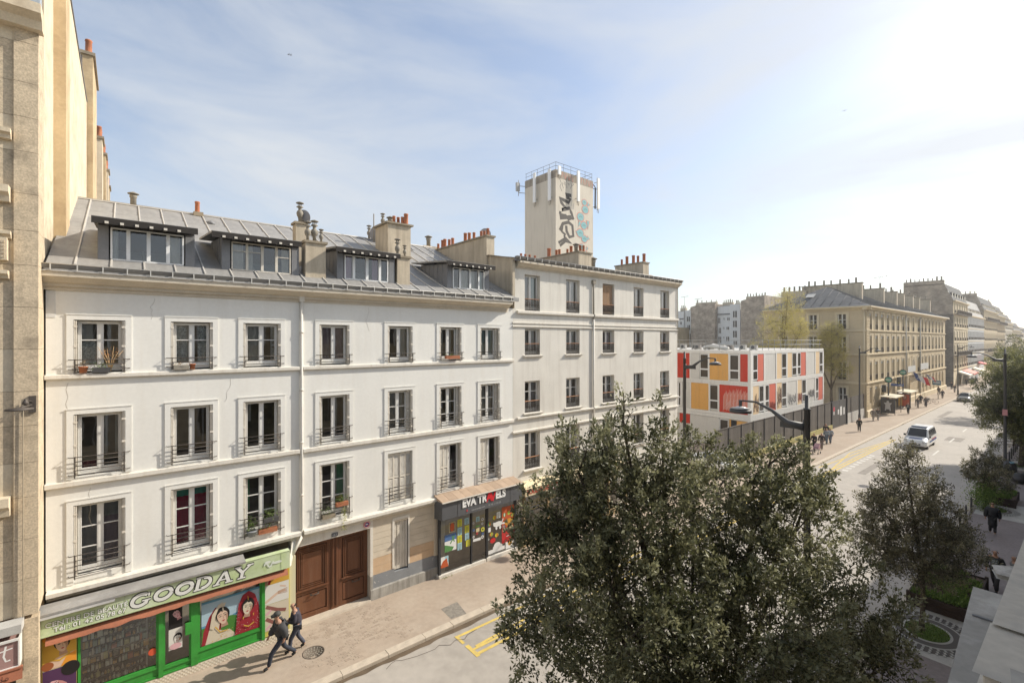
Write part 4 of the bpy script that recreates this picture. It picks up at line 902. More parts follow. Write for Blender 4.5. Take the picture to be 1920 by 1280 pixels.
g = MB(); g.quad((xs_['d'],ys+.01,.5),(xs_['e'],ys+.01,.5),(xs_['e'],ys+.01,GZ1),(xs_['d'],ys+.01,GZ1)); g.build('pane', M['glass_shop'], d_)
g = MB(); g.box(xs_['e']-.16,xs_['e']+.02,ys-.10,ys-.04,1.35,1.72); g.build('door_handle', M['green'], d_)
for a, b in ((xs_['c'],xs_['d']),(xs_['e'],xs_['f']),(xs_['g'],xs_['h'])): g = MB(); g.box(a,b,ys-.07,ys+.07,base-.02,GZ1); g.build('post', M['green'], S)
g = MB(); g.box(xs_['a']-.1,xs_['i'],ys+.0,ys+.1,GZ1,2.78); g.build('lintel', M['black'], S)
# shelves with goods behind the left pane
a, b = xs_['b']+.08, u(274)
shelf = thing('display_shelves', 'tall shelf unit of bottles and boxes behind the beauty shop left window', 'shelves', (a, ys+.25, .6))
g = MB()
for k in range(8): g.box(a,b,ys+.035,ys+.42,.66+.235*k,.68+.235*k)
g.box(a,b,ys+.42,ys+.44,.6,2.6); g.build('shelf', M['charcoal'], shelf)
g = MB(); g.box(b-.0,b+.04,ys+.12,ys+.44,.6,2.62); g.build('upright', FM((.6,.6,.58)), shelf)
cols_ = [FM(c) for c in ((.82,.86,.80),(.45,.58,.52),(.75,.45,.15),(.70,.66,.32),(.85,.78,.66),(.35,.50,.58),(.60,.20,.12),(.25,.25,.22))]
nb = 0
for k in range(8):
    x = a+.02; z = .68+.235*k
    while x < b-.06 and nb < 296:
        w_ = random.choice((.05,.06,.07,.11,.14)); hh = random.choice((.07,.10,.14,.18))*random.uniform(.9,1.1); kind = (k < 2) or (k in (6,) and random.random() < .5)
        g = MB(); ci = random.choice((0,0,1,2,3,4,4,5,6,7)) if not kind else random.choice((0,2,3,4))
        if kind:
            g.lathe((0,0,0), [(w_*.42,0),(w_*.42,hh*.6),(w_*.15,hh*.75),(w_*.15,hh)], 6); key = ('b', round(w_,2))
            o = place('bottle', g.mesh('bottle', cols_[ci]), shelf, (x+w_/2, ys+.08, z))
        else:
            g.box(0,w_*.88,0,.10,0,hh); o = place('carton', g.mesh('carton', cols_[ci]), shelf, (x, ys+.04, z))
        nb += 1; x += w_ + random.choice((.0,.005,.03))
g = MB(); g.box(sX0,sX1,ys+1.2,ys+1.25,0,2.9); g.box(sX0,sX1,ys+.1,ys+1.2,0.2,.24)
# posters
def face(p, x, y, r, skin, hair, lip, rot=0, hairtop=True):
    c, s_ = math.cos(rot), math.sin(rot)
    def q(a, b): return (x + r*(a*c - b*s_), y + r*(a*s_ + b*c))
    sh = 6 if skin != 13 else 16
    if hairtop: p.ell(*q(.02,.30), r*.80, r*.98, hair, rot=rot)
    p.poly([q(-.30,-.6), q(.30,-.6), q(.42,-1.35), q(-.42,-1.35)], sh)
    p.poly([q(-.62,.30),q(-.60,-.15),q(-.46,-.60),q(-.20,-.92),(q(.02,-.99)),q(.22,-.90),q(.46,-.56),q(.58,-.12),q(.58,.30),q(.40,.72),q(.0,.88),q(-.42,.72)], skin)
    p.poly([q(.30,.1),q(.58,.30),q(.58,-.12),q(.46,-.56),q(.22,-.90),q(.30,-.5)], sh)
    if hairtop: p.poly([q(-.66,.30),q(-.5,.52),q(-.1,.80),(q(.02,.66)),q(.3,.72),q(.56,.42),q(.66,.2),q(.60,.80),q(.2,1.08),q(-.3,1.05),q(-.68,.72)], hair)
    for e in (-.27,.27):
        p.poly([q(e-.17,.12), q(e,.19), q(e+.17,.12), q(e,.05)], 4); p.stroke([q(e-.20,.30), q(e-.02,.38), q(e+.2,.31)], r*.06, hair)
    p.stroke([q(.02,.10), q(.07,-.24), q(-.02,-.27)], r*.05, sh)
    p.poly([q(-.19,-.50), q(-.05,-.43), q(0,-.46), q(.05,-.43), q(.19,-.50), q(.0,-.62)], lip)
PC = [FM(c) for c in ((.10,.27,.40),(.38,.52,.60),(.06,.20,.03),(.66,.48,.36),(.012,.010,.010),(.42,.03,.04),(.42,.26,.18),(.30,.02,.03),(.62,.55,.42),(.70,.68,.62),(.60,.36,.05),(.72,.30,.03),(.08,.03,.09),(.66,.40,.42),(.25,.10,.08),(.32,.10,.03),(.50,.24,.24),(.50,.26,.24))]
# bride poster
ax, bx, z0, z1 = xs_['f']+.10, xs_['g']-.03, .76, 2.20
g = MB(); g.box(ax,bx,ys-.012,ys-.004,z0,z1); po = g.build('poster', PC[0], S)
p = Print((0,ys-.012,0),(1,0,0),(0,0,1),(0,-1,0)); W_ = bx-ax; X_ = lambda t: ax+W_*t; Zz = lambda t: z0+(z1-z0)*t
p.rect(ax,z0,bx,z1,0); p.rect(ax,Zz(.45),bx,Zz(.95),1); p.ell(X_(.75),Zz(.5),W_*.25,.08,0); p.rect(ax,z0,bx,Zz(.40),2); p.ell(X_(.44),Zz(.42),W_*.16,.14,2)
rb_ = random.Random(2)
p.poly([(X_(.0),z0),(X_(.03),Zz(.3)),(X_(.12),Zz(.62)),(X_(.22),Zz(.80)),(X_(.34),Zz(.80)),(X_(.30),z0)],7)
p.poly([(X_(.06),z0),(X_(.13),Zz(.35)),(X_(.17),Zz(.66)),(X_(.27),Zz(.84)),(X_(.40),Zz(.86)),(X_(.30),Zz(.5)),(X_(.26),z0)],8)
p.poly([(X_(.14),z0),(X_(.22),Zz(.30)),(X_(.34),Zz(.22)),(X_(.46),Zz(.20)),(X_(.54),Zz(.08)),(X_(.56),z0)],8)
for k in range(26): p.ell(X_(.16+.36*rb_.random()),Zz(.02+.20*rb_.random()),.014,.010,10,5)
face(p, X_(.345), Zz(.545), .26, 3, 4, 5, .16)
p.poly([(X_(.13),Zz(.35)),(X_(.17),Zz(.66)),(X_(.27),Zz(.85)),(X_(.36),Zz(.90)),(X_(.27),Zz(.76)),(X_(.22),Zz(.58)),(X_(.20),Zz(.30))],8)
p.stroke([(X_(.22),Zz(.36)),(X_(.30),Zz(.20)),(X_(.42),Zz(.20))],.035,10); p.stroke([(X_(.34),Zz(.84)),(X_(.35),Zz(.68))],.022,8)
p.poly([(X_(.55),z0),(X_(.58),Zz(.35)),(X_(.61),Zz(.70)),(X_(.68),Zz(.90)),(X_(.79),Zz(.97)),(X_(.90),Zz(.85)),(X_(.97),Zz(.55)),(X_(.99),z0)],7)
for k in range(90):
    xx = .57+.41*rb_.random(); zq = .02+.85*rb_.random()
    if abs(xx-.77) > .14 or zq < .25: p.ell(X_(xx),Zz(zq),.016,.012,17,5)
face(p, X_(.77), Zz(.585), .245, 8, 4, 5, -.10); p.stroke([(X_(.77),Zz(.86)),(X_(.775),Zz(.76))],.02,10)
p.ell(X_(.69),Zz(.36),.018,.05,10,8); p.ell(X_(.87),Zz(.38),.018,.05,10,8); p.stroke([(X_(.70),Zz(.18)),(X_(.78),Zz(.12)),(X_(.88),Zz(.18))],.04,10)
p.build('print', PC, po)
# posters on the narrow door, both ends
def poster_strip(a, b, items, y=ys-.03):
    for (z0, z1, fn) in items:
        g = MB(); g.box(a,b,y-.008,y,z0,z1); po = g.build('poster', PC[9], S)
        p = Print((0,y-.008,0),(1,0,0),(0,0,1),(0,-1,0)); fn(p, a, b, z0, z1); p.build('print', PC, po)
def p_gold(p, a, b, c, d):
    p.rect(a,c,b,d,10); m_=(a+b)/2; p.poly([(a,c),(a,c+.15),(m_,c+.30),(b,c+.35),(b,c)],3); p.poly([(b,c),(b,c+.35),(m_+.15,c+.28),(m_+.02,c)],11); p.ell(a+.1,c+.1,.13,.12,15)
    face(p, m_+.05, d-.30, .22, 3, 4, 5, .1); p.ell(m_-.16,d-.05,.2,.12,11); p.stroke([(m_-.2,c+.26),(m_,c+.19),(m_+.22,c+.32)],.05,10)
def p_rest(p, a, b, c, d):
    p.rect(a,c,b,d,12); p.poly([(a,c),(a,c+.16),(b,c+.05),(b,c)],3); face(p, (a+b)/2-.05, c+(d-c)*.45, .27, 13, 4, 5, 1.05, False); p.ell(b-.12,d-.1,.2,.2,4)
def p_face2(p, a, b, c, d):
    p.rect(a,c,b,d,9); p.rect(a,(c+d)/2,b,d,4); face(p,(a+b)/2+.03,d-.22,.15,13,4,5,.4); face(p,(a+b)/2+.05,c+.33,.14,9,4,5,-.2); p.ell((a+b)/2,c+.10,.16,.10,13)
def p_hand(p, a, b, c, d):
    p.rect(a,c,b,d,9); p.stroke([(a,c+.08),((a+b)/2,(c+d)/2-.03),(b-.12,(c+d)/2+.03)],.09,3)
    for k in range(4): p.stroke([((a+b)/2+.02,(c+d)/2-.06+.03*k),(b-.05,(c+d)/2-.08+.05*k)],.022,6)
    p.stroke([(b-.3,d-.12),(b-.1,d-.2)],.05,3)
def p_sari(p, a, b, c, d):
    p.rect(a,c,b,d,6); p.poly([(a+.1,c),(a+.25,d),(b,d),(b,c)],10); p.stroke([(a+.12,c),(a+.24,d)],.08,7); p.stroke([(a+.3,c+.03),(b-.03,d-.04)],.03,11)
def p_henna(p, a, b, c, d):
    p.rect(a,c,b,d,8); p.stroke([(a+.03,d-.05),((a+b)/2,c+.15),(b-.1,c+.05)],.12,14); p.stroke([(a+.03,c+.06),(a+.2,c+.2)],.08,13)
poster_strip(xs_['a'], xs_['b']-.03, [(1.62,2.55,p_gold),(.66,1.60,p_rest),(-.05+.12,.64,p_hand)])
poster_strip(xs_['d']+.14, xs_['d']+.50, [(.98,2.32,p_face2)], ys-.002)
poster_strip(xs_['h']+.01, xs_['i'], [(2.15,2.56,p_sari),(1.45,2.13,p_hand),(1.02,1.43,p_henna),(.50,1.0,p_henna)])
g = MB(); g.box(xs_['a']-.02,xs_['b']-.02,ys-.028,ys+.1,.05,2.7); g.box(xs_['h'],xs_['i']+.03,ys-.028,ys+.1,.3,2.7); g.build('end_panel', FM((.60,.52,.12)), S)
g = MB(); g.disc((u(286),ys-.02,1.14),(0,-1,0),.11,.006,16); g.build('round_sticker', FM((.60,.10,.04)), S)
g = MB(); rng2 = random.Random(4)
for k in range(60):
    x = u(277)+rng2.random()*.24; z = .75+rng2.random()*1.7; g.add([(x,ys+.12,z),(x+.07,ys+.16,z+.02),(x+.09,ys+.12,z+.09),(x+.02,ys+.18,z+.07)], [(0,1,2,3)])
tag(g.build('vine_leaves', FM((.20,.22,.04)), S), kind='stuff')
# strip between shop and door, with alarm/junction
g = MB(); g.box(PX(543,18.6), PX(551,18.9), 18.66, 19.3, 0, 2.9); g.build('end_pier', FM((.66,.62,.42)), S)
g = MB(); g.add([(sX1-.03,18.32,2.72),(sX1+.05,18.32,2.72),(PX(556),18.98,3.45),(PX(548),18.98,3.45)], [(0,1,2,3)]); g.build('strut', M['trim'], S)

# ================================================================== the travel agency
E_ = thing('travel_agency_front', 'dark grey travel agency front with white and red lettering under the white house', 'shop front', (13.4, 18.7, 0))
ex0, ex1 = PX(829,18.3), PX(978.9,18.3)
g = MB(); g.add([(ex0,18.3,2.80),(ex1,18.3,2.80),(ex1,18.3,3.60),(ex0,18.3,3.60),(ex0-.02,19.0,2.72),(ex1,19.0,2.72),(ex1,19.0,3.60),(ex0-.02,19.0,3.60)], [(0,1,2,3),(0,4,7,3),(1,5,6,2),(3,2,6,7),(0,1,5,4)])
sb = g.build('sign_box', M['sign_grey'], E_)
g = MB()
for t in (.175, .835): g.box(ex0+(ex1-ex0)*t-.008, ex0+(ex1-ex0)*t+.008, 18.292, 18.299, 2.8, 3.6)
g.build('panel_joint', M['charcoal'], sb)
g = MB(); nt = 11
ctile = [MB() for _ in range(1)]
for i in range(nt):
    a = ex0-.02+(ex1-ex0+.02)*i/nt; b = a+(ex1-ex0+.02)/nt-.012
    g = MB(); g.prism([(18.24,3.60),(18.24,3.64),(19.0,3.80),(19.0,3.60)], a, b, 'u'); g.build('coping_tile', mat('coping_%d' % (i % 3), [(.42,.31,.22),(.38,.28,.20),(.45,.335,.24)][i % 3], .9, .1, 3) if i < 3 else bpy.data.materials['coping_%d' % (i % 3)], E_)
g = MB(); g.box(ex0-.03,ex1+.02,18.20,18.26,3.585,3.625); g.build('coping_edge', M['trim'], E_)
wht, red_ = FM((.80,.80,.78)), FM((.62,.02,.03))
e0 = PX(866,18.3); tx = lambda px_: PX(px_, 18.3)
zt = 3.32
def word(s, px_, m_, size=.50, z=zt): return text('lettering', s, size, sb, (tx(px_), 18.285, z), m_, ext=.015, off=.022, sx=.86)
word('EVA', 866.5, wht); word('TR', 895.5, wht); word('ELS', 928.8, wht)
word('A', 911.5, red_, .60); text('lettering', 'V', .56, sb, (tx(919.5), 18.285, 3.28), red_, ext=.015, off=.022, sx=.86)
text('lettering', 'ev@t.de eva-travels.com · ·  01 40 11 03 03'.replace('ev@t.de ', ''), .125, sb, (tx(884), 18.293, 2.93), FM((.42,.42,.42)), ext=.002)
g = MB(); g.box(tx(874.5),tx(876.5),18.286,18.30,2.93,3.0); g.build('mark', red_, sb)
# glazing
ye = 18.80; q0, q1 = PX(823.5,ye), PX(965,ye)
ch2 = FM((.035,.035,.036))
g = MB()
for a, b in ((q0-.05,q0+.06),(PX(883,ye)-.03,PX(883,ye)+.05),(PX(911.5,ye)-.02,PX(911.5,ye)+.10),(q1-.05,q1+.09)): g.box(a,b,ye-.05,ye+.05,.12,2.80)
g.box(q0,q1,ye-.05,ye+.05,2.72,2.80); g.build('frame', ch2, E_)
g = MB(); g.box(q0-.06,PX(909,ye),ye-.12,ye+.3,.0,.13); g.box(PX(911,ye),q1+.1,ye-.12,ye+.3,.0,.16); g.build('threshold', M['trim'], E_)
g = MB(); g.quad((q0,ye,.13),(q1,ye,.13),(q1,ye,2.74),(q0,ye,2.74)); g.build('pane', M['glass_shop'], E_)
g = MB(); g.box(q0,q1,19.7,19.75,0,2.8); g.quad((q0,ye+.1,.14),(q1,ye+.1,.14),(q1,19.7,.14),(q0,19.7,.14)); g.build('interior', FM((.09,.08,.06)), E_)
g = MB(); g.box(q0+.06,PX(835,ye),ye+.02,ye+.04,.13,2.7); g.build('side_blind', FM((.42,.42,.43)), E_)
EC = [FM(c) for c in ((.62,.60,.05),(.36,.56,.62),(.75,.75,.72),(.10,.09,.08),(.08,.16,.34),(.10,.26,.08),(.50,.10,.03),(.60,.30,.04),(.55,.03,.03),(.20,.45,.10),(.60,.52,.30))]
def at(x, y): return (PX(x, ye-.01), PZ(x, y, ye-.01))
def sheet_(x0, y0, x1, y1, m_, fn=None, name='poster'):
    """rectangle given by its top-left and bottom-right photo corners"""
    a, b = PX(x0, ye-.01), PX(x1, ye-.01); zt_, zb_ = PZ(x0, y0, ye-.01), PZ(x1, y1, ye-.01)
    g = MB(); g.box(a,b,ye-.012,ye-.006,zb_,zt_); po = g.build(name, EC[m_], E_)
    p = Print((0,ye-.012,0),(1,0,0),(0,0,1),(0,-1,0))
    if fn: fn(p, a, b, zb_, zt_)
    else:
        for k in range(4): p.rect(a+(b-a)*.2, zb_+(zt_-zb_)*(.25+.16*k), b-(b-a)*(.2+.05*(k % 2)), zb_+(zt_-zb_)*(.25+.16*k)+.016, 3)
        p.rect(a+(b-a)*.3, zb_+(zt_-zb_)*.08, b-(b-a)*.3, zb_+(zt_-zb_)*.16, 3)
    p.build('print', EC, po)
s6 = 6.735
def cc(x, y): return (820 + x/s6, 900 + y/s6)
for (x0,y0,x1,y1,m_) in ((255,500,310,575,0),(255,605,310,682,1),(255,703,310,778,0),(255,795,310,868,1),(343,482,398,545,1),(347,578,400,652,0),(349,675,402,745,1),(362,752,414,822,0),(490,466,532,515,1),(749,405,795,468,2)):
    a = cc(x0,y0); b = cc(x1,y1); sheet_(*a, *b, m_)
def f_beach(p,a,b,c,d): p.rect(a,c,b,d,2); p.rect(a,d-.3,b,d,4); p.poly([(a,c),(a,c+.35),(b,c+.1),(b,c)],5); p.poly([(a+.4,c),(b,c),(b,c+.35)],2); p.stroke([(a+.3,d-.45),(a+.5,d-.2),(b-.1,d-.1)],.06,5); p.stroke([(a+.4,d-.1),(a+.5,d-.35),(b-.1,d-.4)],.05,5)
def f_dune(p,a,b,c,d): p.rect(a,c,b,d,2); p.rect(a+.3,d-.3,b,d,1); p.poly([(a,c),(a+.2,c+.3),(a+.4,c+.4),(b-.02,c+.1),(b,c)],6)
def f_dark(p,a,b,c,d): p.rect(a,c,b,d,10); p.rect(a+.03,c+.03,b-.03,d-.03,3); p.ell((a+b)/2,(c+d)/2,.12,.2,6)
def f_balloon(p,a,b,c,d):
    p.rect(a,c,b,d,6); p.rect(a,c,b,c+(d-c)*.42,8); p.ell(a+(b-a)*.65,c+(d-c)*.55,(b-a)*.42,(d-c)*.10,7)
    for (t,q,m1,m2) in ((.2,.78,5,2),(.55,.80,0,9),(.85,.72,9,7),(.15,.45,4,7)): p.ell(a+(b-a)*t,c+(d-c)*q,.09,.10,m1); p.ell(a+(b-a)*t,c+(d-c)*q,.03,.09,m2)
    p.stroke([(a+.05,c+(d-c)*.36),(b-.1,c+(d-c)*.40)],.14,10); p.stroke([(a+.3,c+.3),(b-.05,c+.35)],.04,2)
sheet_(*cc(92,700), *cc(240,865), 2, f_beach); sheet_(*cc(24,985), *cc(140,1080), 2, f_dune); sheet_(*cc(148,540), *cc(226,640), 10, f_dark)
sheet_(*cc(815,345), *cc(970,745), 6, f_balloon)
def f_wave(p,a,b,c,d): p.rect(a,c,b,d,2); p.ell((a+b)/2,(c+d)/2+.05,.14,.12,7)
sheet_(*cc(862,770), *cc(970,830), 2, f_wave)
p = Print((0,ye-.012,0),(1,0,0),(0,0,1),(0,-1,0))
def AE(x, y): return at(*cc(x, y))
c = AE(765,550); p.ell(c[0],c[1],.30,.13,2,rot=.0); p.stroke([(c[0]-.3,c[1]+.1),(c[0],c[1]),(c[0]+.45,c[1]-.05)],.08,2); p.ell(c[0]-.1,c[1]-.18,.06,.09,2); p.ell(c[0]+.14,c[1]-.2,.06,.09,2); p.stroke([(c[0]+.25,c[1]+.05),(c[0]+.34,c[1]+.2)],.05,2)
for (x,y,m1,m2) in ((722,470,0,8),(658,550,9,8),(682,680,7,9),(748,690,0,8)): q = AE(x,y); p.ell(*q,.11,.10,m1); p.ell(q[0]+.03,q[1],.04,.09,m2)
q = AE(700,758); p.ell(*q,.17,.13,8)
q = AE(755,820); p.ell(*q,.22,.17,2); p.ell(q[0]-.15,q[1]-.08,.13,.10,2); p.ell(q[0]+.2,q[1]-.07,.14,.11,2)
a0 = AE(632,895); b0 = AE(632,945); c_ = AE(850,860); d0 = AE(850,815); p.poly([b0,c_,d0,a0],2)
for (x,y,r_,m_) in ((568,492,.07,2),(566,545,.06,2),(572,617,.11,0),(568,712,.08,2),(458,628,.06,4),(456,714,.06,2),(500,668,.06,8),(570,672,.07,4),(454,540,.05,2),(642,745,.05,2)): p.ell(*AE(x,y),r_,r_,m_); p.ell(*AE(x,y),r_*.5,r_*.5,3)
a0 = AE(448,742); b0 = AE(545,715); c_ = AE(545,750); d0 = AE(448,776); p.poly([a0,b0,c_,d0],2)
p.rect(*AE(486,655), *AE(528,595), 10); p.rect(*AE(484,592), *AE(532,560), 9); p.rect(*AE(634,660), *AE(672,590), 2)
p.build('window_stickers', EC, E_)
wd = thing('weeds', 'small green weeds sprouting from the pavement before the travel agency', 'weeds', (G(835,1082)))
g = MB(); c = ORG[wd.name]
for k in range(40):
    a = random.random()*6.28; r_ = random.random()*.22; x, y = c.x+r_*math.cos(a)*1.6, c.y-.06+r_*math.sin(a)*.5; h_ = random.uniform(.04,.10); g.add([(x,y,0),(x+.02,y,0),(x+random.uniform(-.04,.05),y-.02,h_)], [(0,1,2)])
g.build('blades', FM((.20,.26,.04)), wd)

# ================================================================== building B
B = thing('apartment_house', 'plain cream five-storey house with a flat roof line, right of the white house, over the bakery', 'house', (24, 19, 0))
B['label'] = 'plain cream house with ornate window guards over the bakery, left of the coloured block'
XB0, XB1 = XA1+.01, PX(1270)
bc = [(984,1012.5),(1061.6,1086.9),(1130,1151.9),(1188,1206.6),(1238,1255)]
Kz = lambda k: H - D/cT*k
br = [(12.53,14.47,.0),(10.11,11.55,1),(7.0,8.72,2),(3.95,5.95,3)]
holes = []; bw_ = [(PX(a), PX(b)) for a, b in bc]
for a, b in bw_:
    for z0, z1, _ in br: holes.append((a, b, z0, z1))
w = MB(T0); w.wall(XB0, XB1, 3.3, 15.0, holes, depth=.30, m=0, back=.9, mb=1)
w.build('wall', [M['cream_b'], M['room2']], B)
g = MB(); g.box(XB1-.001,XB1,19.002,30,0,15.2); g.box(XB0,XB1,29.9,30,0,15.2); g.build('side_wall', M['cream_b'], B)
# gable over A's roof
g = MB(); g.add([(XB0+.02,18.9,12.6),(XB0+.02,29,12.6),(XB0+.02,29,15.7),(XB0+.02,21.2,15.75),(XB0+.02,18.9,15.25)], [(0,1,2,3,4)]); g.box(XB0-.14,XB0+.02,18.86,19.0,12.93,15.15)
g.build('gable_wall', M['chim'], B)
cc_ = {(0,0):[(.5,.95,CL['aqua']),(.1,.4,CL['grey'])],(1,0):[(.5,.95,CL['veil'])],(3,0):[(.1,.9,CL['grey'])],(4,0):[(.2,.9,CL['grey'])],(0,1):[(.3,.9,CL['veil'])],(1,1):[(.1,.9,CL['veil'])],(2,1):[(.1,.9,CL['mauve'])],(3,2):[(.1,.9,CL['grey'])],(2,2):[(.4,.9,CL['veil'])],(4,2):[(.1,.9,CL['aqua'])],(0,3):[(.1,.9,CL['veil'])]}
for ci, (a, b) in enumerate(bw_):
    for ri, (z0, z1, _) in enumerate(br):
        w_ = casement(B, T0, a+.02, b-.02, z0+.06, z1-.02, .30, (.66,) if ri > 1 else (), curtain=[(q[0],q[1],.02,.97,q[2]) for q in cc_.get((ci,ri), [])])
        if (ci, ri) == (2, 0): 
            g = MB(T0); 
            for k in range(30): g.box(a+.04,b-.05,.12,.135,z0+.1+(z1-z0-.15)*k/30,z0+.1+(z1-z0-.15)*(k+.7)/30)
            g.build('blind', CL['tan'], w_)
        lace_railing(w_, T0, a+.02, b-.02, z0+.04, z0+.62, .05, True)
        if ri > 0:
            g = MB(T0); g.prism([(0,z0-.12),(-.10,z0-.10),(-.13,z0-.04),(-.13,z0),(.04,z0+.02),(.04,z0-.12)], a-.12, b+.12, 'u'); g.build('sill', M['trim'], w_)
xq = PX(1111.5)
for (z0, z1, out) in ((12.34,12.50,.14),(11.90-.1,11.90,.05),(11.62+.0,11.70,.07),(6.72,6.84,.13),(6.05-.04,6.13,.11)):
    for (a, b) in ((XB0+.25 if z0 in (12.34,6.72) else XB0-.05, xq-.06),(xq+.06,XB1+.03)): course(B, a, b, z0, z1, out, M['trim'])
g = MB(T0); g.prism([(0,14.75),(-.06,14.75),(-.06,14.82),(-.14,14.84),(-.26,14.95),(-.38,15.0),(-.38,15.10),(.2,15.10),(.2,14.75)], XB0+.2, XB1+.05, 'u'); g.build('cornice', M['cornice'], B)
gutter(B, T0, XB0-.1, XB1+.08, -.38, 15.30, step=.52)
g = MB(); g.add([(XB0-.1,18.7,15.24),(XB1+.05,18.7,15.24),(XB1+.05,24.5,16.3),(XB0-.1,24.5,16.3),(XB1+.05,30,15.4),(XB0-.1,30,15.4)], [(0,1,2,3),(3,2,4,5)]); g.box(XB0-.12,XB1+.06,18.66,18.74,15.08,15.25); g.build('roof', M['zinc_dark'], B)
g = MB(); g.tube([(xq,18.93,14.4),(xq,18.93,12.2)], .05, 8); g.box(xq-.12,xq+.12,18.84,19.0,14.35,14.6); g.build('downpipe', M['cowl'], B)
g = MB(); g.tube([(xq,18.93,12.2),(xq,18.93,3.4)], .055, 8); g.build('downpipe', M['trim'], B)
g = MB(); g.tube([(XB1-.03,18.95,14.9),(XB1-.03,18.95,11.5)], .03, 6); g.build('cable', M['cowl'], B)
# chimney walls on B
def wallchim(par, X, th, y0, y1, z0, z1, pots_y, seed, s_=1.0, base_slope=None, m=None):
    r_ = random.Random(seed)
    pots_ = [('terra' if r_.random() < .93 else 'cap', X+th/2+r_.uniform(-.06,.06), y, r_.uniform(.75,1.35)*s_) for y in pots_y]
    return chimney(par, X, X+th, y0, y1, z0, z1, pots_, name='chimney_wall', m=m)
wallchim(B, XB0-.1, .55, 21.2, 27.0, 14.8, 16.75, [21.45,21.8,22.15,22.9,23.3,23.75,25.2,25.6,26.0,26.4,27.0], 3)
x2 = PX(1085,21.5); wallchim(B, x2, 1.3, 21.5, 25.5, 14.8, 16.85, [21.7,21.9,22.3,22.8,23.2,23.9,24.3,25.0], 8, 1.25)
g = MB(); g.box(PX(975,25),PX(1010,25),24.8,25.2,15.5,16.55); cb_ = g.build('chimney', M['cap'], B)
for q in (977,985,993,1003): pg, pm_ = pot('terra', PX(q,25), 25, 16.55, 1.0); pg.build('chimney_pot', pm_, cb_)
x3 = PX(1206,21.5); wallchim(B, x3, .75, 21.5, 24.2, 14.8, 16.9, [21.7,22.2,22.7,23.3,23.8], 12, 1.3)
g = MB(); g.box(x3+.75,x3+1.25,21.5,22.4,14.8,16.05); g.build('chimney', M['chim'], B)
pg, pm_ = pot('cap', PX(1112,22), 22, 15.9, 1.8); pg.build('chimney_pot', pm_, B)
# bakery front
K_ = thing('bakery_front', 'cream bakery front with red lettering, mostly hidden behind the big dark tree', 'shop front', (20, 18.7, 0))
kx0, kx1 = PX(984,18.5), PX(1110,18.5)+3
g = MB(); g.box(kx0,kx1,18.45,18.9,2.75,3.15); sb = g.build('sign_board', FM((.70,.58,.38)), K_)
g = MB(); g.add([(kx0,18.40,3.15),(kx1,18.40,3.15),(kx1,19.0,3.38),(kx0,19.0,3.38)], [(0,1,2,3)]); g.build('sign_roof', FM((.80,.66,.42)), K_)
text('lettering', 'BOULANGERIE', .30, sb, (PX(988,18.45), 18.44, 2.94), FM((.40,.05,.03)), off=.01)
g = MB(); g.box(PX(1035,18.4),PX(1064,18.4),18.40,18.45,2.78,3.12); rb = g.build('red_panel', FM((.55,.02,.03)), sb)
text('lettering', 'Hot Br', .34, sb, (PX(1032,18.4), 18.39, 2.95), FM((.8,.78,.74)), off=.012)
g = MB()
for k in range(6): a = kx0+.2+k*1.75; g.box(a-.06,a+.06,18.72,18.84,0,2.75)
g.box(kx0,kx1,18.7,18.86,0,.35); g.build('frame', FM((.42,.30,.16)), K_)
g = MB(); g.quad((kx0,18.8,.3),(kx1,18.8,.3),(kx1,18.8,2.75),(kx0,18.8,2.75)); g.build('pane', M['glass_shop'], K_)
g = MB(T0); g.box(XB0+.5,XB1,.5,.6,0,3.3); g.build('shop_back_wall', M['room2'], B)
for (a, b) in ((XB0,XB0+.5),(kx1,XB1)): g = MB(T0); g.box(a,b,-.02,.5,0,3.3); g.build('pier', M['cream_b'], B)

# ================================================================== building C: stone house at the left edge
Cc = thing('stone_house', 'tall weathered limestone house at the left edge with a carved pilaster', 'house', (-5, 18, 0))
XC = -1.80; yc = 17.9; TCf = street(yc)
g = MB(); g.box(-14, XC-.30, yc+.36, 58, 0, 19.6); g.build('core_wall', M['ochre'], Cc)
# ashlar blocks of the strip we see, from the ground to the cornice
zs_ = [3.6]
while zs_[-1] < 19.2: zs_.append(zs_[-1] + random.choice((.98,1.06,1.12,.92)))
px_edges = {}
for i, (z0, z1) in enumerate(zip(zs_, zs_[1:])):
    # corner blocks wrap round the return
    g = MB(); a = XC-.46-(.0 if i % 2 else .0); g.box(a,XC,yc,yc+1.12,z0+.006,z1-.003)
    g.build('stone', M['stone'], Cc)
    for (b, c_, v) in ((XC-.46-.30, XC-.46-.004, .07), (XC-1.9, XC-.46-.304, .12)):
        g = MB(); g.box(b, c_, yc+v, yc+.35, z0+.006, z1-.003); g.build('stone', M['stone' if i % 3 else 'stone_light'], Cc)
    g = MB(); g.box(-8, XC-1.91, yc+.12, yc+.35, z0+.006, z1-.003); g.build('stone', M['stone'], Cc)
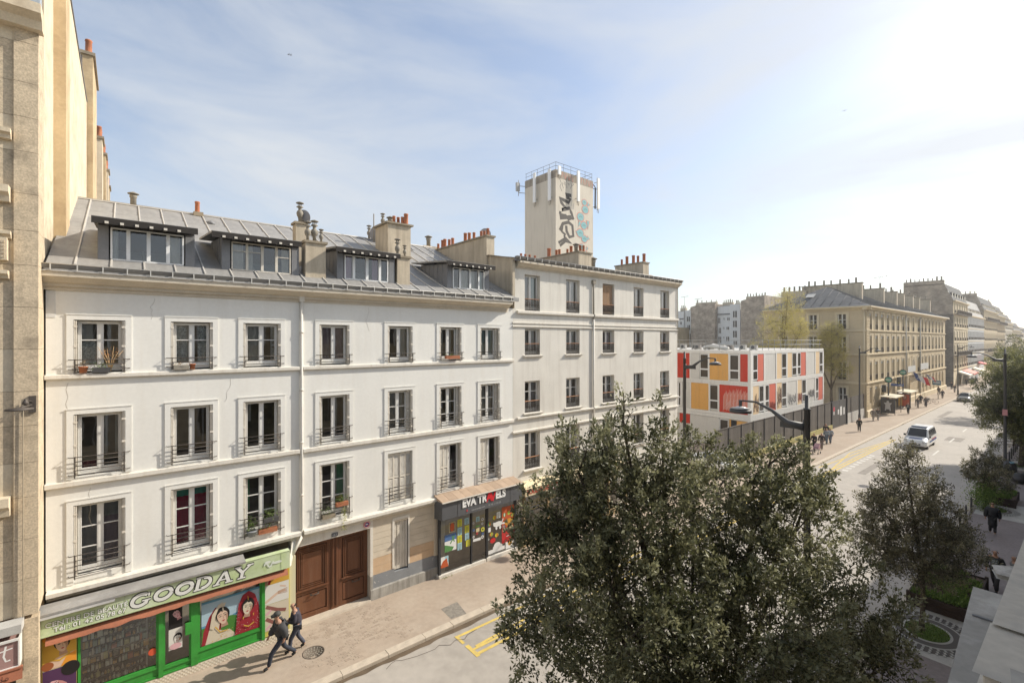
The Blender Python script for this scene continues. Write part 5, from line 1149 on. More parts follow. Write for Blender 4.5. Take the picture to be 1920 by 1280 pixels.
# cornices, ledge, capital, carved panel
def mould(z0, z1, out, a, b, name, m='stone_light'):
    g = MB(TCf); g.prism([(.1,z0),(-out*.4,z0),(-out*.55,z0+(z1-z0)*.35),(-out,z0+(z1-z0)*.55),(-out,z1),(.1,z1)], a, b, 'u'); g.build(name, M[m], Cc)
mould(19.2,19.75,.55,-8,XC+.10,'cornice'); mould(16.2,16.45,.22,-8,XC-.50,'string_course'); mould(14.55,14.95,.30,-8,XC-.52,'ledge'); mould(13.6,13.78,.20,-8,XC-.50,'ledge'); 
g = MB(TCf); g.box(XC-.86,XC-.56,-.20,.1,13.02,13.6); cp = g.build('capital', M['stone_light'], Cc)
g = MB(TCf)
for k in range(2):
    for j in range(5): g.lathe((XC-.78+.14*k,17.695,13.1+.095*j),[(.03,0),(.035,.03),(.02,.07)],6) if False else g.box(XC-.80+.13*k,XC-.73+.13*k,-.225,-.20,13.08+.095*j,13.14+.095*j)
g.build('carving', M['stone'], cp)
mould(12.55,12.75,.24,XC-.9,XC-.54,'ledge')
g = MB(TCf)
for j in range(7):
    for k in range(3): g.box(XC-1.05+.085*k,XC-.99+.085*k,.09-.02*((j+k) % 2),.12,15.05+.14*j,15.13+.14*j)
g.build('carved_panel', M['stone'], Cc)
mould(6.35,6.85,.26,-8,XC-.52,'ledge')
for k in range(6): 
    g = MB(TCf); g.box(-8,XC-.66,.108,.12,3.85+.42*k,3.875+.42*k); g.build('joint_strip', M['cap'], Cc)  # thin dark strips mark the horizontal joints of the banded stone
# sunny return wall and the party wall going back over A's roof
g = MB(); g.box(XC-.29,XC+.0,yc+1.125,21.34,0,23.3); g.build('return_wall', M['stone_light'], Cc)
g = MB(); g.box(XC-.3,XC+.30,21.35,22.7,12.9,27.5); g.build('chimney_breast', M['ochre'], Cc)
g = MB(); g.box(XC-.3,XC+.26,22.7,33.0,12.9,23.35); g.build('party_wall', M['stone_light'], Cc)
g = MB(); g.box(XC-.35,XC+.30,22.6,33.05,23.35,23.42); g.build('party_wall_flashing', M['zinc_dark'], Cc)
g = MB(); g.tube([(XC+.2,30.5,23.4),(XC+.2,30.5,24.6)], .03, 5); g.build('rod', M['iron'], Cc)
g = MB(TCf); g.quad((-8,-.1,19.75),(XC-.2,-.1,19.75),(XC-.2,1.6,24.4),(-8,1.6,24.4)); g.box(-14,XC-.25,1.6,20,19.6,24.4); g.build('mansard', M['slate'], Cc)
# slates in courses near the edge and the zinc-clad dormer cheek
g = MB(TCf)
for j in range(16):
    z = 19.8+.24*j; v = -.12+.365*.24*j
    for k in range(12):
        a = XC-1.1-.0-.3*k+(.15 if j % 2 else 0); 
        slm = MB(TCf); slm.add([(a,v-.02,z),(a+.29,v-.02,z),(a+.29,v+.09,z+.26),(a,v+.09,z+.26)], [(0,1,2,3)])
        if j < 10 and k < 5: slm.build('slate', M['slate'], Cc)
g = MB(TCf); g.box(XC-.62,XC+.02,.10,.5,19.75,23.2); g.build('zinc_cladding', mat('zinc_blue', (.42,.46,.50), .5, .06, 1, metal=.2), Cc)
g = MB(TCf); g.tube([(-8,-.5,19.9),(XC-.62,-.5,19.9)], .07, 6); g.build('gutter', M['zinc_dark'], Cc)
g = MB(); g.add([(XC-.05,yc+1.13,12.85),(XC+.10,yc+1.10,12.85),(XC+.10,20.6,13.7),(XC+.0,21.3,14.3),(XC-.05,21.3,14.3)], [(0,1,2,3,4)]); g.build('flashing', M['stone_light'], Cc)
g = MB(TCf); g.tube([(XC-.28,-.04,9.3),(XC-.28,-.05,4.0),(XC-.28,-.05,2.2)], .012, 5); g.build('cable', M['cap'], Cc)
# chimneys of the houses behind C
N_ = 0
for (X, y0, y1, zt_, lab) in ((XC+.2,33.2,37.5,25.9,'nearest'),(XC+.3,43,44.6,24.8,'second'),(XC+.35,48.6,50,25.4,'third'),(XC+.4,53.4,54.8,25.5,'fourth'),(XC+.4,57.8,59.4,25.2,'fifth')):
    t = thing('chimney_stack', 'tall ochre party-wall chimney behind the stone house, %s from the street' % lab, 'chimney', (X, y0, 12), group='chimneys in a row behind the stone house')
    g = MB(); g.box(X-1.0,X+.3,y0,y1,12.0,zt_); g.build('stack', M['ochre' if N_ % 2 == 0 else 'stone_light'], t)
    g = MB(); g.box(X-1.05,X+.40,y0-.1,y1+.1,zt_,zt_+.16); g.build('cap', M['cap'], t)
    for k in range(3): pg, pm_ = pot('terra', X+.12, y0+.3+k*(y1-y0-.6)/2, zt_+.16, 1.7); pg.build('chimney_pot', pm_, t)
    N_ += 1
# C ground floor shop
L_ = thing('corner_shop_front', 'pinkish shop sign with white script and an orange valance at the lower left corner', 'shop front', (-2.4, 17.7, 0))
zt_ = PZ(34,1155,17.5); 
g = MB(); g.box(-6, PX(40,17.45), 17.45, 17.9, 3.38, 3.60); g.build('ledge', M['concrete'], L_)
g = MB(); g.box(-6, PX(34,17.5), 17.5, 17.85, 2.55, 3.20); sb = g.build('sign_board', mat('sign_pink', (.36,.22,.20), .6, .08, 2), L_)
g = MB(); g.box(PX(34,17.5), PX(34,17.5)+.03, 17.47, 17.88, 2.50, 3.25); g.box(-6, PX(34,17.5), 17.46, 17.5, 2.50, 2.55); g.box(-6, PX(34,17.5), 17.46, 17.5, 3.20, 3.26); g.build('sign_frame', M['white'], sb)
p = Print((0,17.5,0),(1,0,0),(0,0,1),(0,-1,0)); x = PX(11,17.5); sc2 = 1.0
p.stroke([(x-.0,3.12),(x-.04,2.86),(x+.0,2.73),(x+.08,2.74)],.04,0); p.stroke([(x-.14,2.99),(x+.12,3.03)],.03,0)
p.build('lettering', [FM((.8,.78,.74))], sb)
g = MB(); g.add([(-6,17.45,2.48),(PX(42,17.4),17.45,2.48),(PX(42,17.4),17.40,2.22),(-6,17.40,2.22)], [(0,1,2,3)]); g.box(-6,PX(42,17.4),17.42,17.50,2.48,2.53)
vb = g.build('valance', M['awn'], L_)
p = Print((0,17.40,0),(1,0,0),(0,0,1),(0,-1,0)); x = PX(4,17.4); p.ell(x-.04,2.32,.04,.045,0); p.ell(x-.04,2.32,.025,.03,1); p.stroke([(x,2.42),(x-.005,2.28)],.014,0); p.ell(x+.08,2.32,.035,.04,0); p.ell(x+.08,2.325,.02,.02,1); p.build('lettering', [FM((.10,.04,.03)), M['awn']], vb)
g = MB(); g.box(-6, XC-.42, 18.1, 18.2, 0, 2.5); g.build('dark_opening', M['room'], L_)
g = MB(TCf); g.box(XC-.42,XC,.02,.36,0,3.5); pier = g.build('pier', M['stone'], Cc)
p = Print((0,yc+.02,0),(1,0,0),(0,0,1),(0,-1,0)); 
for (x, z) in ((XC-.30,1.45),(XC-.14,1.3)):
    for k in range(5): p.stroke([(x-.04+.02*(k % 2),z-.1*k),(x+.03,z-.1*k+.05),(x+.05,z-.1*k-.04),(x-.02,z-.1*k-.06)],.014,0)
p.build('graffiti', [M['black']], Cc)
# wall lamp bracket on C
lb = thing('wall_lamp', 'dark iron wall lamp bracket projecting from the stone house', 'wall lamp', (XC-.28, yc, 8.8))
zb = PZ(60,757,yc); xb = PX(61,yc)
g = MB(); g.box(xb-.07,xb+.07,yc-.05,yc+.0,zb-.22,zb+.22); g.build('wall_plate', M['iron'], lb)
g = MB(); g.tube([(xb-.02,yc-.05,zb-.02),(xb-.12,yc-.75,zb+.0)], .028, 6); g.tube([(xb,yc-.05,zb+.06),(xb-.08,yc-.45,zb+.16)], .018, 5); g.build('arm', M['iron'], lb)
g = MB(); g.lathe((xb-.08,yc-.45,zb+.02), [(.03,0),(.07,.03),(.06,.09),(.03,.13),(.035,.16)], 10); g.lathe((xb-.14,yc-.9,zb-.05), [(.26,0),(.27,.03),(.05,.07)], 14); g.build('lamp_head', M['iron'], lb)

# ================================================================== tower with antennas
Tw = thing('concrete_tower', 'tall square concrete tower with graffiti rising behind the cream house', 'tower', (36.8, 37, 0))
tX, tY, a_ = 36.8, 37.0, 6.25; tz = H + .5106*tY
tb = a_*.83
conc = mat('tower_render', (.64,.585,.49), .93, .04, .5, .1, 20, dirt=(.34,.29,.23), streak=True, dscale=1.0, dlo=.52, dhi=.8, dmax=.5, fine=.04)
g = MB(); g.box(tX,tX+a_,tY,tY+tb,0,tz-.9); g.build('shaft', conc, Tw)
g = MB(); g.box(tX,tX+a_,tY,tY+tb,tz-.899,tz); g.build('stained_parapet', mat('tower_dirty', (.42,.37,.30), .93, .1, .8, dirt=(.15,.125,.10), streak=True, dscale=2.2, dlo=.4, dhi=.7, dmax=.8), Tw)
g = MB()
for zz2 in (tz+.45, tz+.85):
    P4 = [(tX+.1,tY+tb,zz2),(tX+.1,tY+.1,zz2),(tX+a_-.1,tY+.1,zz2),(tX+a_-.1,tY+tb,zz2)]
    for a, b in zip(P4, P4[1:]): g.tube([a,b], .022, 4)
for k in range(6): g.tube([(tX+.1,tY+.1+k*(tb-.2)/5,tz),(tX+.1,tY+.1+k*(tb-.2)/5,tz+.87)], .022, 4); g.tube([(tX+.1+k*(a_-.2)/5,tY+.1,tz),(tX+.1+k*(a_-.2)/5,tY+.1,tz+.87)], .022, 4)
g.build('railing', M['iron'], Tw)
def antenna(x, y, zt_, L, faceX, lab):
    t = thing('panel_antenna', lab, 'antenna', (x, y, zt_-L), group='white panel antennas round the tower top')
    g = MB(); w2 = .19
    if faceX: g.box(x-.16,x,y-w2,y+w2,zt_-L,zt_)
    else: g.box(x-w2,x+w2,y-.16,y,zt_-L,zt_)
    g.build('panel', M['white_clean'], t)
    g = MB(); bx_, by_ = (x+.12, y) if faceX else (x, y+.12)
    g.tube([(bx_,by_,zt_-L-.1),(bx_,by_,zt_+.1)], .045, 6)
    for zz2 in (zt_-.4, zt_-L+.4): g.tube([(bx_,by_,zz2),(bx_+(.5 if faceX else 0),by_+(0 if faceX else .5),zz2)], .035, 5)
    q = (-.04 if faceX else 0); 
    pts = [(bx_+(q*2),by_-(.0 if faceX else .08),zt_-L-.0),(bx_,by_,zt_-L-.35),(bx_+(0 if faceX else .25),by_+(.25 if faceX else 0),zt_-L-.4),(bx_+(0 if faceX else .3),by_+(.3 if faceX else 0),zt_-L+.3)]
    g.tube(pts, .03, 5); g.build('bracket', M['cowl'], t)
def tpt(x, yy, faceX):   # on a plane .35 m off the tower
    if faceX: X = tX-.35; return X, SY(x, X), SZ(x, yy, X)
    Y = tY-.35; return PX(x, Y), Y, PZ(x, yy, Y)
for (x, y0, y1, fx, lab) in ((1003,325,380,True,'white panel antenna on the tower shaded side, left one'),(1031,318,376,True,'white panel antenna on the tower shaded side, beside the corner'),(1048,312,328,False,'short grey antenna box at the tower corner'),(1083.5,321,378,False,'white panel antenna on the graffiti side of the tower')):
    X, Y, Z = tpt(x, y0, fx); L = Z - tpt(x, y1, fx)[2]; antenna(X, Y, Z, L, fx, lab)
Xr = tX+a_+.9; antenna(Xr, SY(1121,Xr), SZ(1121,335,Xr), 5.1*.72, False, 'slim antenna standing off the right side of the tower')
o = thing('cable_bundle', 'black cable runs and brackets at the tower right edge beside the slim antenna', 'cables', (tX+a_+.3, tY, tz-3))
g = MB()
for k in range(3): g.tube([(tX+a_+.1,tY+.3,tz-.1),(tX+a_+.45+.08*k,tY+.1,tz-.5-.1*k),(tX+a_+.40+.08*k,tY+.1,tz-3.2)], .035, 5)
for zz2 in (tz-.8,tz-3.0): g.tube([(tX+a_,tY+.3,zz2),(Xr,SY(1121,Xr),zz2)], .04, 5)
g.build('cable', M['iron'], o)
Yl = tY+tb+.3; o = thing('radio_box', 'small grey radio unit on a bracket left of the tower top', 'antenna', (SY and tX-.3, Yl, tz-1.5))
Xl = PX(971,Yl); z0 = PZ(971,350,Yl)
g = MB(); g.box(Xl-.25,Xl+.22,Yl-.12,Yl+.12,z0-.55,z0+.45); g.build('casing', FM((.45,.45,.44)), o)
g = MB(); g.tube([(Xl+.1,Yl,z0-1.1),(Xl+.1,Yl,z0+.8)], .035, 5); g.tube([(Xl+.1,Yl,z0-.7),(tX,Yl-.3,z0-.7)], .04, 5); g.tube([(Xl+.1,Yl,z0+.1),(tX,Yl-.3,z0+.1)], .04, 5); g.build('bracket', M['cowl'], o)
# graffiti on the sunny face
p = Print((0,tY,0),(1,0,0),(0,0,1),(0,-1,0))
def TP(x, y):  # crop coordinates of the measured zoom -> face
    px_, py_ = 960 + x/5.567, 290 + y/5.567; return (PX(px_, tY), PZ(px_, py_, tY))
def S_(pts, w, m_): p.stroke([TP(*q) for q in pts], w, m_)
S_([(620,430),(560,415),(575,450),(610,470),(590,500),(530,470),(500,450),(515,500),(560,560),(520,575),(600,560),(615,600),(640,660),(590,670),(560,640),(510,630),(500,600)],.42,0)
S_([(620,425),(565,412),(612,470),(592,498),(528,468),(497,450)],.20,1)
S_([(505,590),(505,660),(620,650)],.42,0); S_([(620,600),(640,680)],.34,0)
S_([(500,790),(530,720),(590,705),(630,740),(640,850),(600,860),(570,800),(565,740)],.40,0); S_([(530,720),(520,800),(560,840)],.30,0)
S_([(485,920),(560,870),(620,930),(560,900),(500,950)],.32,0); S_([(545,840),(560,900)],.3,0)
for k in range(7): S_([(500+k*22,260+(k*37) % 50),(515+k*20,300),(500+k*24,330-(k*13) % 30),(520+k*18,380-(k*29) % 60)],.06,2)
for (x, y, t) in ((520,205,4),(560,225,4),(600,240,4),(720,270,4),(770,285,4),(810,300,4)): S_([(x,y+30),(x+8,y-25),(x+30,y+10),(x+34,y+45)],.07,5)
bl = [(755,500,26),(765,575,36),(715,650,38),(750,740,34),(712,820,38),(755,880,32),(725,960,26),(760,1040,32),(750,1110,28)]
for grow, m_ in ((7,5),(0,3)):
    for (x,y,r_) in bl:
        c = TP(x,y); rr = (r_+grow)/5.567*tY/ (ray(960+x/5.567,0).y) ; p.ell(c[0],c[1],rr*1.35,rr*1.1,m_,14)
    for (x,y,x2,y2,x3,y3) in ((790,500,812,528,785,540),(700,690,690,750,720,720),(780,690,806,700,790,780),(665,800,690,790,690,830),(790,850,808,885,780,890),(780,960,795,980,775,1000),(785,1120,803,1130,800,1165)): p.poly([TP(x-grow,y-grow),TP(x2+grow,y2),TP(x3,y3+grow)],m_)
for (x,y,r_) in bl: S_([(x-r_*.4,y),(x,y-8),(x+r_*.4,y+5)],.06,6)
p.build('graffiti', [FM((.085,.075,.065)), FM((.05,.045,.04)), FM((.09,.075,.07)), FM((.22,.44,.45)), FM((.5,.3,.2)), FM((.62,.25,.20)), FM((.10,.22,.24))], Tw)
# ================================================================== coloured modular block
Mo = thing('modular_school_block', 'white framed modular block with red, orange and cream panels beside the fence', 'building', (55, 25, 0))
mX, mY = 47.3, 20.62
zr = 9.86; zl1, zl2 = SZ(1407,720.5,mX*1.0) , 0
def MZ(yy): return PZ(1407.5, yy, mY)
band = [(MZ(664), MZ(657.5)), (MZ(724.5), MZ(716.5)), (MZ(790), MZ(778.5))]   # white frame beams at the corner
zf = [band[0][0], band[1][1], band[1][0], band[2][1], band[2][0], .35]
LY = 36.0; RX = PX(1543, mY)
g = MB(); g.box(mX+.06, RX-.02, mY+.06, LY, .1, band[0][1]-.05); g.build('core', M['offw'], Mo)
g = MB(); g.box(mX+.07,RX-.03,mY+.07,LY-.1,band[0][1]-.049,band[0][1]-.02); g.build('roof_deck', M['concrete'], Mo)
def beam(g, side_, z0, z1, e=.0):
    if side_: g.box(mX-.06, mX+.06, mY+.06, LY, z0, z1)
    else: g.box(mX-.06, RX, mY-.06, mY+.06, z0, z1)
for (z0, z1) in band:
    for s_ in (0, 1):
        zm = (z0+z1)/2
        for (a, b) in ((z0, zm-.01), (zm+.01, z1)) if z0 < 9 else ((z0, z1),):
            g = MB(); beam(g, s_, a, b); g.build('beam', M['steel'], Mo)
        
# right (street) face: bays between posts, positions read off the face
def cx(x): return 1400 + x/8.0
posts_t = [(60,88),(252,272),(432,445),(592,607),(742,757),(885,898),(1018,1030),(1135,1150)]
up = [('w',88,158),('redp',162,248),('offw',274,420),('peachp',447,520),('w',522,590),('peachp',607,674),('w',678,742),('w',757,805),('redp',808,880),('offw',900,1012),('peachp',1032,1085),('w',1088,1135)]
lo = [('peachp',90,175),('w',182,250),('w',272,330),('redp',338,428),('peachp',447,520),('w',522,590),('offw',607,736),('peachp',760,820),('w',824,884),('offw',900,1012),('w',1030,1072),('redp',1074,1138)]
def mwin(T, a, b, z0, z1, tr, name='window'):
    g = MB(T); f = .07
    g.box(a,b,-.05,.03,z1-f,z1); g.box(a,b,-.05,.03,z0,z0+f); g.box(a,a+f,-.05,.03,z0+f,z1-f); g.box(b-f,b,-.05,.03,z0+f,z1-f)
    zt = z0+(z1-z0)*tr; g.box(a+f,b-f,-.05,.03,zt-.07,zt+.07)
    w_ = g.build(name, M['white_clean'], Mo)
    g = MB(T); g.quad((a+f,-.02,z0+f),(b-f,-.02,z0+f),(b-f,-.02,z1-f),(a+f,-.02,z1-f)); g.build('pane', M['pane'], w_); return w_
Tm = street(mY)
for (lst, z1, z0) in ((up, zf[0], zf[1]), (lo, zf[2], zf[3])):
    for (k_, a, b) in lst:
        xa, xb = PX(cx(a), mY), PX(cx(b), mY)
        if k_ == 'w': mwin(Tm, xa, xb, z0+.18, z1-.05, .36)
        else:
            g = MB(); g.box(xa, xb, mY-.03, mY+.05, z0+.02, z1-.02); g.build('panel', M[k_], Mo)
for (z1, z0) in ((zf[0], zf[1]), (zf[2], zf[3]), (zf[4], zf[5])):
    for (a, b) in posts_t:
        g = MB(); g.box(PX(cx(a), mY)+.0, PX(cx(b), mY), mY-.055, mY+.05, z0, z1); g.build('post', M['steel'], Mo)
for k, (a, b) in enumerate(((88,250),(272,430),(445,590),(607,740),(757,885),(898,1018),(1030,1135))):
    g = MB(); g.box(PX(cx(a), mY), PX(cx(b), mY), mY-.02, mY+.05, zf[5], zf[4]); g.build('panel', M[('peachp','offw','redp','offw','redp','offw','redp')[k]], Mo)
# left face
Tl = side(mX)
def q(x): return SY(x, mX)
s12 = lambda x: 1265 + x/12.0
L1 = [('red',-60,348),('offw',360,560),('w',572,765),('orange',782,1222),('w',1240,1450),('red',1475,1702)]
L2 = [('offw',-60,85),('w',85,145),('offw',225,350),('orange',372,768),('w',790,985),('red',1005,1702)]
for (lst, z1, z0) in ((L1, zf[0], zf[1]), (L2, zf[2], zf[3])):
    for (k_, a, b) in lst:
        ya, yb = q(s12(b)), q(s12(a))
        if k_ == 'w': mwin(Tl, ya, yb, z0+.18, z1-.08, .36)
        elif b - a > 380:
            n = 3 if b - a > 600 else 2
            for i in range(n):
                g = MB(); c = ya+(yb-ya)*i/n; d = ya+(yb-ya)*(i+1)/n; g.box(mX-.03, mX+.05, c+.006, d-.006, z0+.02, z1-.02); g.build('panel', M[k_], Mo)
        else:
            g = MB(); g.box(mX-.03, mX+.05, ya, yb, z0+.02, z1-.02); g.build('panel', M[k_], Mo)
    n = 7
    for x in (355, 775, 1225, 1462) if z1 > 8 else (160, 360, 780, 995):
        g = MB(); y_ = q(s12(x)); g.box(mX-.055, mX+.05, y_-.07, y_+.07, z0, z1); g.build('post', M['steel'], Mo)
g = MB(); g.box(mX-.068,mX+.06,mY-.068,mY+.22,.35,band[0][1]+.004); g.build('corner_post', M['steel'], Mo)
# ground floor of the left face
for (k_, a, b) in (('red',115,345),('offw',350,1005),('w',1015,1215),('orange',1235,1270)):
    ya, yb = q(s12(b)), q(s12(a)); z1 = zf[4]
    if k_ == 'w': mwin(Tl, ya, yb, 1.3, z1-.1, .1)
    else: g = MB(); g.box(mX-.03,mX+.05,ya,yb,(1.9 if k_ == 'red' else .4),z1-.04); g.build('panel', M[k_], Mo)
g = MB(); g.box(mX-.04,mX+.05,q(s12(1400)),q(s12(1275)),.4,zf[4]-.1); g.build('door', M['black'], Mo)
g = MB(); g.box(mX-.03,mX+.05,mY+.22,q(s12(1400)),.4,zf[4]-.1); g.build('panel', M['orange'], Mo)
# graffiti
p = Print((mX-.031,0,0),(0,-1,0),(0,0,1),(-1,0,0)); rr = random.Random(5)
ya, yb = q(s12(1702)), q(s12(1130)); z0, z1 = zf[3]+.1, zf[2]-.3
GW = [FM((.72,.42,.36)), FM((.66,.22,.16))]
for k in range(7):
    a = -(yb - (yb-ya)*(k+.3)/7.2); p.poly([(a-.28,z0+.2),(a+.28,z0+.2),(a+.20,z0+1.7),(a+.02+rr.uniform(-.1,.25),z1-.15*abs(k-3.5)+.1),(a-.16,z0+1.8)],1)
    p.stroke([(a-.25,z0+.15),(a-.2,z0+1.6),(a+.05,z1-.1*abs(k-3)),(a+.16,z0+1.5),(a+.02,z0+.9),(a+.24,z0+.25)],.055,0)
for k in range(9):
    a = -(yb-(yb-ya)*rr.random()); z = z0+rr.random()*1.1; p.stroke([(a+.3*math.cos(t*1.1),z+.28*math.sin(t*1.3+k)) for t in range(6)],.035,0)
p.build('graffiti', GW, Mo)
p = Print((0,mY-.031,0),(1,0,0),(0,0,1),(0,-1,0))
for (a, b, zz0, hh, mi) in ((90,175,zf[3]+.1,1.9,0),(447,520,zf[3]+.1,2.4,0),(610,736,zf[3]+.1,1.5,1),(765,822,zf[3]+.2,1.3,2),(915,1010,zf[3]+.4,1.2,1),(340,425,zf[3]+.0,1.0,2)):
    x0, x1 = PX(cx(a), mY), PX(cx(b), mY)
    for k in range(7):
        x = x0+(x1-x0)*(k+.5)/7; z = zz0+rr.random()*hh*.25; p.stroke([(x-.1,z),(x+rr.uniform(-.15,.2),z+hh*rr.uniform(.5,.8)),(x+.14,z+hh*rr.uniform(.3,.5)),(x-.08,z+hh*.2),(x+.16,z+.05)],.085,mi)
p.build('graffiti', [FM((.10,.04,.03)), FM((.06,.055,.06)), FM((.30,.05,.03))], Mo)
# roof railing and units
g = MB()
rl = [(mX+.1,LY),(mX+.1,mY+.15),(RX-.1,mY+.15)]
for zz in (zr+.55, zr+1.05):
    for a, b in zip(rl, rl[1:]): g.tube([(*a,zz),(*b,zz)], .022, 4)
    g.tube([(mX+.1,LY,zz),(RX-.1,LY,zz)], .022, 4); g.tube([(RX-.1,mY+.15,zz),(RX-.1,LY,zz)], .022, 4)
for k in range(11): g.tube([(mX+.1,mY+.15+1.5*k,zr-.1),(mX+.1,mY+.15+1.5*k,zr+1.05)], .022, 4)
for k in range(14): g.tube([(mX+.1+1.5*k,mY+.15,zr-.1),(mX+.1+1.5*k,mY+.15,zr+1.05)], .022, 4)
g.build('roof_railing', FM((.30,.295,.28)), Mo)
words = ('first','second','third','fourth','fifth','sixth','seventh','eighth','ninth','tenth','eleventh','twelfth')
for k in range(12):
    y = 34.5 - 1.15*k; x = mX+2.6+(.9 if k % 3 else 0)+(.5 if k % 4 == 1 else 0)
    t = thing('air_conditioner', 'white fan unit on the modular block roof, %s from the cream house side' % words[k], 'air conditioner', (x, y, zr), group='cooling units along the modular block roof')
    g = MB(); g.box(x,x+.35,y-.33,y+.33,zr+.05,zr+.56); g.box(x,x+.4,y-.35,y-.3,zr-.05,zr+.05); g.box(x,x+.4,y+.3,y+.35,zr-.05,zr+.05); g.build('casing', FM((.52,.50,.46)) if k % 3 else FM((.33,.30,.27)), t)
    g = MB(); g.disc((x-.001,y+.06,zr+.31),(-1,0,0),.18,.02,14); g.build('fan_grille', FM((.12,.12,.12)), t)
t = thing('ducting', 'bulky white ducts and covers lying on the modular block roof', 'ducts', (mX+3, 27, zr)); g = MB()
for k in range(5): g.tube([(mX+2.5+k*2.4,24+k*1.3,zr+.15),(mX+2.8+k*2.4,26+k*1.2,zr+.4),(mX+4+k*2.4,27.5+k,zr+.2)], .2, 8)
g.build('duct', FM((.62,.60,.55)), t)

# ================================================================== fence in front, with gate and plinth
Fn = thing('board_fence', 'tall dark grey board fence on a lichen-yellow plinth in front of the modular block', 'fence', (39, 19.45, 0))
fy = 19.45; fx0, fx1 = 38.0, 66.8
def plank(w, h): g = MB(); g.box(0.004,w-.004,0,.03,0,h); return g.mesh('plank', M['fence'])
pmx = [plank(.40, 2.75), plank(.40, 2.75)]
pf2 = pmx[0].copy(); pf2.materials[0] = mat('fence_grey_b', (.128,.112,.098), .8, .16, 1.2)
x = fx0; k = 0
while x < fx1-.3:
    place('plank', (pmx[0], pf2, pmx[0])[(k*5+k//3) % 3], Fn, (x, fy, .55)); x += .40; k += 1
g = MB(); g.box(fx0,fx1,fy-.04,fy+.06,3.3,3.36); g.build('top_rail', M['fence'], Fn)
g = MB(); g.box(fx0,fx1,fy-.12,fy+.15,0,.55); g.build('plinth', M['plinthy'], Fn)
for k in range(12):
    g = MB(); g.box(fx0+2.4*k-.04,fx0+2.4*k+.04,fy-.06,fy-.005,.5,3.4); g.build('fence_post', M['charcoal'], Fn)
Gt = thing('double_gate', 'black double gate with pinned notices set in the grey board fence', 'gate', (66.9, fy, 0))
gx0, gx1 = 66.9, 72.4
for k in range(2):
    a = gx0+(gx1-gx0)*k/2; g = MB(); g.box(a+.03,a+(gx1-gx0)/2-.03,fy-.03,fy+.03,.1,3.35); lf = g.build('gate_leaf', M['charcoal'], Gt)
g = MB(); g.box(gx1,gx1+.25,fy-.12,fy+.12,0,3.7); g.box(gx0-.2,gx0,fy-.1,fy+.1,0,3.5); g.build('gate_post', M['black'], Gt)
for (a, z, w_, h_, c) in ((.5,1.7,.35,.55,(.7,.68,.66)),(2.1,1.6,.5,.6,(.7,.7,.68)),(3.0,1.4,.7,1.1,(.72,.72,.70)),(4.3,1.4,.45,.9,(.72,.72,.70))):
    g = MB(); g.box(gx0+a,gx0+a+w_,fy-.045,fy-.032,z,z+h_); g.build('notice', FM(c), Gt)
g = MB(); g.disc((gx0+.65,fy-.05,2.4),(0,-1,0),.3,.01,16); g.build('round_notice', FM((.55,.08,.12)), Gt)
Wl = thing('yard_wall', 'pale concrete yard wall topped by grey boards between the gate and the long stone building', 'wall', (72.7, fy, 0))
g = MB(); g.box(72.7,80.4,fy-.05,fy+.2,0,1.35); g.build('wall', M['concrete'], Wl)
for k in range(10): 
    g = MB(); g.box(72.75+.77*k,72.75+.77*k+.75,fy,fy+.04,1.35,3.35); g.build('plank', M['fence'], Wl)

# ================================================================== the long stone building (hotel-like) down the street
Ho = thing('long_stone_building', 'long tan stone building with rows of tall windows and chimney walls down the street', 'building', (110, 19.3, 0))
hy = 19.3; Th = street(hy); hX0, hX1 = PX(1623.7, hy), PX(1772, hy)
HK = lambda k: H - hy/cT*k
hc = [187,255,318,380,437,490,545,601,655,711,754,790,829,867,903,937,969]
hu = [PX(1600+x/5.82, hy) for x in hc]
hw = 1.62
hr = [(HK(-.05), HK(-.128)), (HK(.062), HK(-.020)), (HK(.193), HK(.105)), (HK(.302), HK(.226))]
wins = []
w = MB(Th)
holes = []
for i, u_ in enumerate(hu):
    for r_, (z0, z1) in enumerate(hr):
        if r_ >= 2 and i in (8,): continue
        hw_ = hw if i < 10 else hw*1.05
        holes.append((u_-hw_/2-.2, u_+hw_/2-.2, z0, z1, i, r_))
w.wall(hX0, hX1, 0, 15.2, holes, depth=.35, m=0, mr=1); w.build('wall', [M['hstone'], M['hlight']], Ho)
wm = {}
for h_ in holes:
    a, b, z0, z1, i, r_ = h_; key = (round(b-a,3), r_)
    if key not in wm:
        g = MB(); W_, Hh = b-a, z1-z0
        g.quad((0,.05,0),(W_,.05,0),(W_,.05,Hh),(0,.05,Hh),0)
        g.box(0,.07,0,.05,0,Hh,1); g.box(W_-.07,W_,0,.05,0,Hh,1); g.box(W_/2-.05,W_/2+.05,0,.05,0,Hh,1); g.box(.07,W_-.07,0,.05,Hh-.07,Hh,1)
        if r_ < 3: g.box(.07,W_-.07,0,.05,Hh*.62,Hh*.62+.05,1)
        g.box(0,W_,-.18,-.0,Hh-.42,Hh,2)
        if r_ < 3:
            for k in range(9): g.box(W_*k/8-.012,W_*k/8+.012,-.30,-.27,0,.75,3)
            g.box(0,W_,-.30,-.26,.72,.77,3); g.box(0,W_,-.30,-.26,.08,.12,3)
        wm[key] = g.mesh('window', [M['pane_dull'], M['shutter'], M['concrete'], M['iron']])
    place('window', wm[key], Ho, (a, hy+.30, z0))
